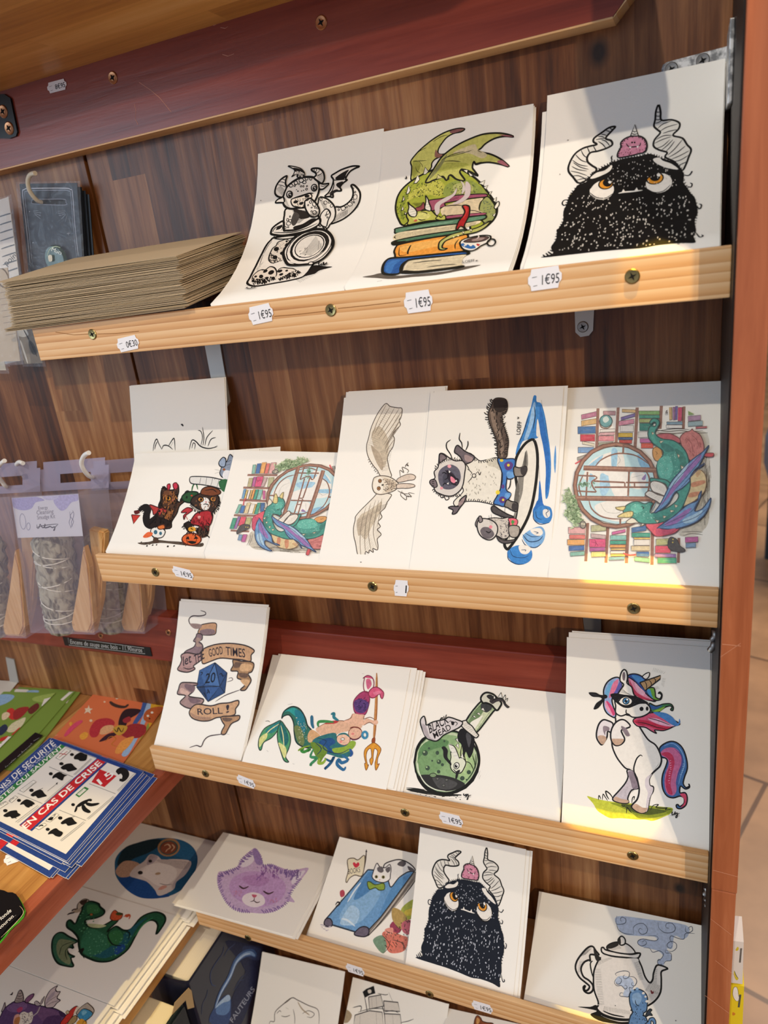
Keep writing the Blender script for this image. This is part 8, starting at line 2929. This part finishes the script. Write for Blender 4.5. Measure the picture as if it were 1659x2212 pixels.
art('B', (770, 260, 4.608), '''
f 6a6258 60,1560 160,1540 260,1520 400,1545 600,1530 900,1500 1050,1460 1240,1440 1060,1490 800,1540 560,1560 350,1580 200,1570
l 4a4440 5 205,1605 255,1595
l 4a4440 4 400,1570 470,1560
F d2d070 1c1c14 9 550,600 548,520 550,460 540,410 590,340 660,270 760,190 860,130 950,95 1030,80 1078,88 1040,115 970,130 900,170 850,230 815,290 815,330 850,340 900,330 840,360 780,390 750,430 740,480 660,560
f a9ab4c 560,420 600,400 640,450 600,540 560,580
f 8a5a58 930,110 1000,88 1070,86 1030,110 950,130
f 9a6a5c 790,290 815,330 860,345 820,370 780,360
l 1c1c14 4 600,330 640,300 700,270
l 1c1c14 4 760,215 840,165 910,145
l 1c1c14 4 560,410 620,405 700,400
l 1c1c14 3 590,460 600,500 640,530
l 1c1c14 3 620,405 650,440 660,470
F a8b03c 1c1c14 11 480,1050 420,990 392,900 395,820 420,740 470,670 540,610 620,560 700,520 800,480 880,470 950,480 1040,490 1130,540 1210,600 1280,680 1340,760 1380,820 1400,880 1390,950 1340,1020 1260,1080 1150,1110 1100,1000 900,990 700,1020
f c4c252 480,820 520,740 640,660 760,600 860,620 880,700 820,760 700,740 560,780
f 8e9a34 430,860 460,760 500,720 520,760 470,860 480,980 440,960
f 93a04a 860,720 900,640 1000,600 1140,600 1230,660 1300,740 1100,750 900,760
f b8ba70 960,660 1060,620 1160,660 1130,730 1000,740
r 4a5420 7 9 0 90 90 470,700 620,600 860,600 860,740 700,740 520,800
r 4a5420 6 8 0 90 40 400,860 460,760 500,860 470,1000 420,960
r 5a6438 7 9 0 90 50 890,680 960,620 1180,640 1220,720 920,740
r e0e07a 6 7 0 90 40 540,680 840,600 840,740 600,780
F 9aa05c 1c1c14 8 1225,860 1250,800 1300,760 1340,790 1390,880 1370,980 1300,1030 1250,1000 1220,930
r 5a6a58 7 8 0 90 30 1240,800 1340,820 1370,950 1260,940
F c6c468 1c1c14 11 690,610 760,500 830,390 900,320 1000,250 1120,190 1260,140 1400,128 1500,140 1565,165 1480,160 1380,180 1290,230 1240,280 1215,300 1250,320 1340,340 1440,390 1520,462 1440,440 1330,420 1250,425 1190,440 1170,410 1155,470 1180,510 1210,555 1150,520 1060,490 1030,520 1080,600 1000,590 930,545 900,600 860,560 820,580 760,600 720,620
f d8caa0 960,330 1080,270 1180,240 1210,290 1300,340 1250,380 1120,330
f b4b654 760,540 860,440 1000,420 1120,440 1040,480 900,500
f 8a8a58 720,590 800,460 900,340 880,400 800,520
f 9a5a64 1420,145 1500,148 1560,165 1480,160
f 9a5a64 1400,410 1450,400 1515,460 1440,438
l 1c1c14 5 840,400 960,340 1080,310
l 1c1c14 5 870,410 960,405 1040,415
l 1c1c14 4 890,425 960,430
l 1c1c14 4 900,370 1050,330 1150,300
l 1c1c14 4 1240,285 1210,300 1250,325
l 1c1c14 5 1170,410 1185,430 1250,415
l 1c1c14 6 920,600 925,550 950,545 1000,590
l 1c1c14 6 1080,605 1040,540 1035,495 1070,490 1190,560
Q f0ead8 1c1c14 5 665,540 685,468 718,510 690,540
Q f0ead8 1c1c14 5 572,630 610,545 632,590 600,628
Q f0ead8 1c1c14 5 495,740 520,650 538,700 520,730
Q f0ead8 1c1c14 5 455,815 472,758 482,790
Q f0ead8 1c1c14 5 445,905 462,855 474,890
Q f0ead8 1c1c14 5 480,945 485,915 502,930
Q d8d090 1c1c14 5 800,590 810,540 860,575
Q f0ead8 1c1c14 5 1060,495 1110,495 1100,530
Q f0ead8 1c1c14 5 1110,510 1165,550 1130,560
Q f0ead8 1c1c14 5 1215,630 1280,600 1265,650
Q f0ead8 1c1c14 5 1262,670 1310,650 1290,690
Q f0ead8 1c1c14 5 1320,720 1350,710 1330,750
Q f0ead8 1c1c14 5 1360,800 1395,768 1388,820
F f0ead8 1c1c14 6 1372,870 1400,820 1420,815 1420,850 1390,885
Q f0ead8 1c1c14 5 1355,950 1390,925 1375,965
F f0ead8 1c1c14 5 1260,1040 1310,1010 1335,1010 1300,1045
F a8566e 1c1c14 7 700,810 860,780 1000,750 1150,740 1290,738 1290,765 1150,780 980,810 880,830 880,860 740,910 700,900
f ecd8b0 850,880 980,820 1150,790 1260,780 1225,830 1220,900 1270,930 1120,950 900,970 850,940
h 5a4030 4 10 880,840 860,960 1240,790 1230,920
l 2a1a14 7 870,860 960,850 1060,850
l 2a1a14 7 880,960 960,950 1060,960
l 2a1a14 5 1120,900 1180,905 1250,925
F a8566e 1c1c14 4 890,960 1060,940 1270,925 1270,945 1060,965 890,985
h 2a1420 5 12 930,790 1020,760 940,810 1020,780
F 5f8a6c 1c1c14 9 385,1100 400,1080 560,1050 760,1015 960,990 1180,960 1280,950 1290,975 1230,1000 1060,1030 800,1060 560,1095 400,1130
f 82a88a 420,1095 700,1045 960,1010 900,1030 600,1075
f f0e0b8 400,1130 600,1095 850,1060 1060,1035 1230,1005 1200,1040 1000,1090 700,1150 390,1200
h 6a5a3c 4 9 400,1140 385,1195 1200,1015 1180,1050
l 1c1c14 6 395,1150 380,1170 395,1180
F 4f7a5c 1c1c14 9 370,1210 600,1160 850,1120 1010,1100 1100,1090 1000,1130 700,1180 500,1215 380,1245
f 1c1c14 358,1240 380,1205 420,1210 500,1205 420,1235 370,1250
F b02024 1c1c14 9 1055,855 1115,855 1130,890 1120,960 1090,1020 1075,1060 1085,1085 1040,1060 1000,1100 995,1070 1020,1010 1060,960 1080,910
f d03a34 1075,860 1100,862 1110,900 1085,960 1060,980 1090,920
F f0a040 1c1c14 10 385,1340 378,1310 400,1260 440,1240 620,1200 850,1160 1060,1140 1110,1150 1105,1200 1080,1300 900,1330 600,1370 420,1385 390,1370
f f8b860 440,1260 700,1210 1000,1170 1020,1230 760,1270 500,1320
l 1c1c14 9 545,1245 515,1310 515,1340
l 1c1c14 5 430,1270 425,1340 440,1355 500,1345
l 1c1c14 4 430,1265 530,1245
l 1c1c14 6 1020,1190 985,1240 985,1290
l 1c1c14 5 1000,1290 1060,1280
F 2a5fa8 1c1c14 12 275,1530 262,1480 285,1420 340,1380 500,1370 800,1340 1060,1315 1120,1330 1060,1345 760,1370 560,1390 500,1410 460,1460 440,1520 380,1538
f 3f7cc4 290,1500 310,1430 360,1400 440,1400 380,1450 340,1530
f f4e4c0 480,1500 500,1440 540,1405 700,1385 900,1365 1090,1345 1060,1380 1050,1430 1060,1450 900,1470 600,1505
h 6a5a3c 4 12 520,1410 480,1500 1060,1355 1050,1450
l 1c1c14 6 560,1430 700,1410 850,1400
l 1c1c14 6 700,1470 850,1450 1000,1440
l 1c1c14 12 470,1530 440,1500 460,1440 510,1400
f 1c1c14 440,1530 480,1500 620,1505 900,1475 1050,1450 1070,1465 900,1495 600,1530
F c4c45a 1c1c14 8 480,1055 520,1010 500,960 520,920 600,900 660,905 740,900 790,945 820,970 850,985 880,965 888,995 820,1000 700,1010 600,1030
f e0dc80 560,970 660,920 740,950 700,990 600,1010
F c4c45a 1c1c14 6 790,985 820,960 845,975 870,950 888,960 885,995 830,1000
o c8684a 592,1005 18 12 -20
l 1c1c14 7 615,990 650,1000 690,992
l 1c1c14 5 715,1015 735,1000
l 1c1c14 5 640,915 690,925 710,940
F 9a4a50 1c1c14 4 590,880 640,860 670,820 680,880 640,905 600,910
h 2a2a10 5 10 560,830 620,880 680,820 650,880
F f0ead8 1c1c14 7 515,820 540,850 580,880 605,920 590,965 540,960 515,920 525,870
l 1c1c14 5 520,880 560,875
l 1c1c14 5 520,900 580,890
l 1c1c14 5 525,925 595,905
l 1c1c14 5 535,950 600,930
F f0ead8 1c1c14 7 690,755 715,790 725,830 745,880 735,910 685,890 690,840 695,800
l 1c1c14 5 695,820 722,818
l 1c1c14 5 690,850 730,842
l 1c1c14 5 688,875 738,865
l 1c1c14 6 690,745 700,770
l 1c1c14 6 520,1010 510,1040 530,1050
f d8c8c4 800,950 780,880 800,830 880,780 960,740 1000,680 990,740 920,800 840,850 830,920
f d8c8c4 960,840 1040,790 1080,740 1090,620 1130,640 1140,700 1120,770 1040,830
f d8ccc0 1050,740 1060,660 1040,610 1075,640 1085,700
F bcbc6a 1c1c14 8 820,1270 830,1220 880,1180 960,1140 1080,1110 1200,1080 1300,1030 1340,1010 1290,1070 1200,1120 1060,1150 960,1180 890,1210 860,1250 860,1280 905,1285 870,1300 830,1295
o e8e0b0 1065,1128 14 12 0
o e8e0b0 1140,1105 14 11 0
o e8e0b0 1015,1155 10 9 0
o e8e0b0 970,1170 8 8 0
l 1c1c14 4 1130,1100 1145,1120 1158,1098
l 1c1c14 4 1055,1122 1068,1142 1080,1122
F f2ece0 1c1c14 9 1035,1220 1080,1190 1160,1170 1260,1155 1330,1160 1335,1190 1300,1230 1240,1260 1200,1290 1140,1310 1070,1295 1040,1260
F 5a4440 1c1c14 5 1070,1215 1120,1190 1200,1170 1290,1165 1320,1180 1270,1210 1180,1225 1100,1225
f a89088 1150,1200 1220,1180 1280,1180 1240,1205 1170,1212
l e0d4cc 6 1200,1190 1220,1170 1210,1150
O - 1c1c14 8 1345 1225 42 34 -20
f 2f6cb0 1045,1240 1070,1235 1090,1260 1110,1245 1140,1265 1165,1250 1190,1280 1140,1290 1080,1275 1050,1258
f f2ece0 1070,1250 1085,1260 1075,1268
f c83a34 1195,1245 1210,1238 1225,1245 1235,1238 1225,1258 1210,1262
f 2a2624 478,578 492,580 500,558 508,580 498,592
T 2a2624 0 1062,1432 1180,1415 1060,1408 LOEFF
l 2a2624 4 1190,1405 1200,1412 1205,1400
l 2a2624 4 1205,1412 1222,1408
''')

# lower left shelf pictures
S, o = lower['cat']
p = Print(S, (0, 1780, 2.9625))
p.run('''
f 1f5f86 735,290 740,220 790,160 880,120 980,95 1090,90 1180,110 1240,155 1265,220 1250,300 1210,370 1150,430 1060,468 950,478 870,460 790,400 745,340
f 12303a 750,260 790,160 880,120 1000,96 1040,120 960,180 860,220 800,260
f 1c4f94 760,350 860,340 940,370 980,420 1060,440 1080,465 950,478 860,455 790,400
f 2a6a98 1100,100 1190,118 1250,180 1240,240 1140,210 1090,160
f c8a288 740,300 790,240 860,240 900,270 840,330 770,340
o b88a5c 1080,150 72 58 -10
o 3a5a5c 1080,152 60 47 -10
o 8a4a34 1078,152 52 40 -10
l d8b08c 5 1050,140 1075,130 1090,150 1070,165 1060,180
l d8b08c 5 1100,130 1115,150 1095,175
f ded2cc 830,330 860,280 920,240 960,195 1010,205 1040,230 1110,225 1222,240 1190,320 1130,370 1110,420 1020,460 990,420 940,370 880,350
f c9bcb8 1000,230 1110,230 1215,245 1180,290 1060,260
f b8aab0 960,200 1010,210 980,250 940,260
f efe6e0 880,300 1000,250 1120,280 1120,350 1030,400 940,350
o 2a2422 962,238 12 10 0
o 2a2422 898,312 16 12 0
f d8a090 1010,420 1040,395 1070,400 1040,420
l 8a7c7c 3 1020,380 1060,390 1100,385
o b89878 1010,318 18 8 -10
''')
p.build(o, 'printed_picture')
S, o = lower['dragon']
p = Print(S, (0, 1780, 2.9625))
p.run('''
F 356a50 12261e 6 495,750 440,720 400,695 365,700 340,730 332,780 340,840 370,890 420,908 470,912 458,880 455,855 478,850 440,830 430,800 450,790 470,795 465,770
f 7d8a66 480,755 420,740 380,740 360,790 380,860 440,900 452,870 430,820 450,780
l 12261e 3 480,750 400,780 380,840
l 12261e 3 480,755 420,810 430,870
F 215a3c 0f241a 7 500,730 470,690 430,660 430,625 450,615 480,640 500,600 520,560 540,510 580,495 630,510 640,530 668,555 660,580 620,600 570,610 545,620 560,650 620,665 680,640 730,610 755,600 750,625 700,670 690,690 740,655 790,680 840,670 900,600 960,570 1010,565 1050,585 1058,620 1030,670 1000,705 1010,650 990,620 950,620 900,660 860,730 820,800 760,850 700,878 630,880 570,860 520,830 505,780
f 2f7050 520,740 560,670 640,690 700,740 680,820 600,850 530,820
f 1c5a66 560,830 660,860 740,830 820,760 880,660 940,600 900,620 800,700 700,790 600,840
f 1d4a8a 740,790 790,770 800,800 740,840
f 3a7a48 560,520 620,520 640,560 590,580 560,570
f 2f7040 700,700 760,680 790,730 740,780 690,760
r 5a9a78 4 8 0 90 50 560,700 860,700 780,850 560,850
r 5aa070 4 8 0 90 26 500,560 640,520 560,720 500,720
f c8cfa0 560,640 610,640 680,650 640,665 580,660
F d05a34 5a1a12 3 705,600 715,570 735,552 760,570 785,575 775,605 745,618 715,615
f 3a4a20 740,575 765,565 785,580 755,585
l d05a34 6 790,595 820,580 832,590 825,610
o d05a34 812,588 14 10 0
l 0f241a 5 560,590 580,575 600,580
o b06a3a 585,580 9 7 0
F c8bca8 3a2a20 3 500,560 495,520 520,490 545,480 570,490 550,505 525,530
f 3a2a20 510,500 540,485 560,490 530,520
l 3a2a20 6 500,545 470,548 460,560
f b8a890 465,560 500,545 520,555 490,570
l 2a1a18 7 478,568 450,572 430,582
l 0f241a 5 700,690 690,720 720,770 780,780
l 0f241a 5 790,680 830,700 820,740
l 1a1412 10 500,820 530,800 520,830
l 1a1412 8 525,840 540,860
l 3a8a5a 6 860,720 920,640 980,600
''')
p.build(o, 'printed_picture')
S, o = lower['purple']
p = Print(S, (0, 1960, 6.9125))
p.run('''
f 241a20 145,1305 170,1290 185,1268 195,1270 188,1300 175,1312
F 5a3f6c 1a1020 8 -60,1760 0,1640 60,1520 140,1450 230,1400 340,1400 460,1440 600,1470 760,1500 860,1530 980,1610 940,1680 900,1760 600,1800 200,1800
f 7a5a88 100,1500 240,1420 380,1420 400,1500 280,1560 160,1560
f 6a4a70 560,1500 760,1520 900,1600 860,1700 700,1740 580,1640
f 4a2f58 700,1640 900,1620 880,1760 640,1780
f 3a2348 880,1540 990,1605 950,1640 900,1620
f b04068 250,1530 300,1490 340,1500 320,1550 270,1570
F b0a098 1a1020 7 220,1420 250,1330 285,1245 320,1245 345,1310 350,1390 300,1420
l 1a1020 5 262,1320 300,1330 340,1310
l 1a1020 5 245,1360 300,1370 345,1350
l 1a1020 5 235,1395 290,1402 345,1380
l 1a1020 5 275,1285 305,1290 330,1275
F 8a5a80 1a1020 7 370,1400 400,1350 450,1310 505,1292 495,1340 440,1400 400,1430
F c8b8b8 1a1020 8 680,1490 670,1400 700,1320 760,1230 860,1170 830,1220 850,1260 900,1262 870,1310 855,1360 900,1392 850,1430 800,1490 740,1500
f a89aa4 690,1470 700,1380 780,1280 830,1250 800,1320 720,1400
l 1a1020 4 690,1440 760,1380 900,1300
l 1a1020 4 700,1470 780,1420 880,1395
F b8a8a8 1a1020 6 20,1560 50,1480 72,1420 80,1480 60,1530
F b0a4a4 1a1020 5 540,1470 515,1425 540,1400 580,1420 600,1440 620,1390 665,1330 650,1390 610,1460
l b0a4a4 12 600,1480 560,1570 480,1640 460,1720
f d8d0c4 300,1600 360,1560 420,1580 480,1560 490,1660 440,1742 280,1742
r 5a4a50 4 20 60 60 40 320,1580 500,1570 470,1740 300,1740
f d8a090 220,1620 290,1600 280,1700 200,1742
f b07040 230,1660 300,1640 280,1742 210,1742
F c8372c 2a1412 7 900,1742 960,1650 1060,1530 1130,1480 1160,1500 1100,1600 1060,1660 990,1742
f e8d8c0 1110,1560 1150,1490 1185,1500 1130,1590 1100,1600
F b8ac9c 2a1c14 6 1140,1580 1200,1500 1290,1435 1320,1440 1400,1520 1390,1590 1300,1640 1180,1620
f 3f8fb8 1160,1620 1250,1520 1380,1590 1250,1700
l 2a1c14 7 1150,1620 1250,1515 1390,1590 1250,1705 1150,1620
f 7ab8d0 1220,1570 1260,1540 1300,1570 1240,1620
F a89060 2a1c14 6 1010,1742 1080,1640 1140,1620 1150,1680 1090,1742
f e0a030 1140,1742 1220,1665 1300,1742
l 2a1c14 5 1230,1742 1260,1700 1290,1710 1280,1742
O c8b890 2a1c14 4 1010 1570 26 26 0
''')
p.build(o, 'printed_picture')
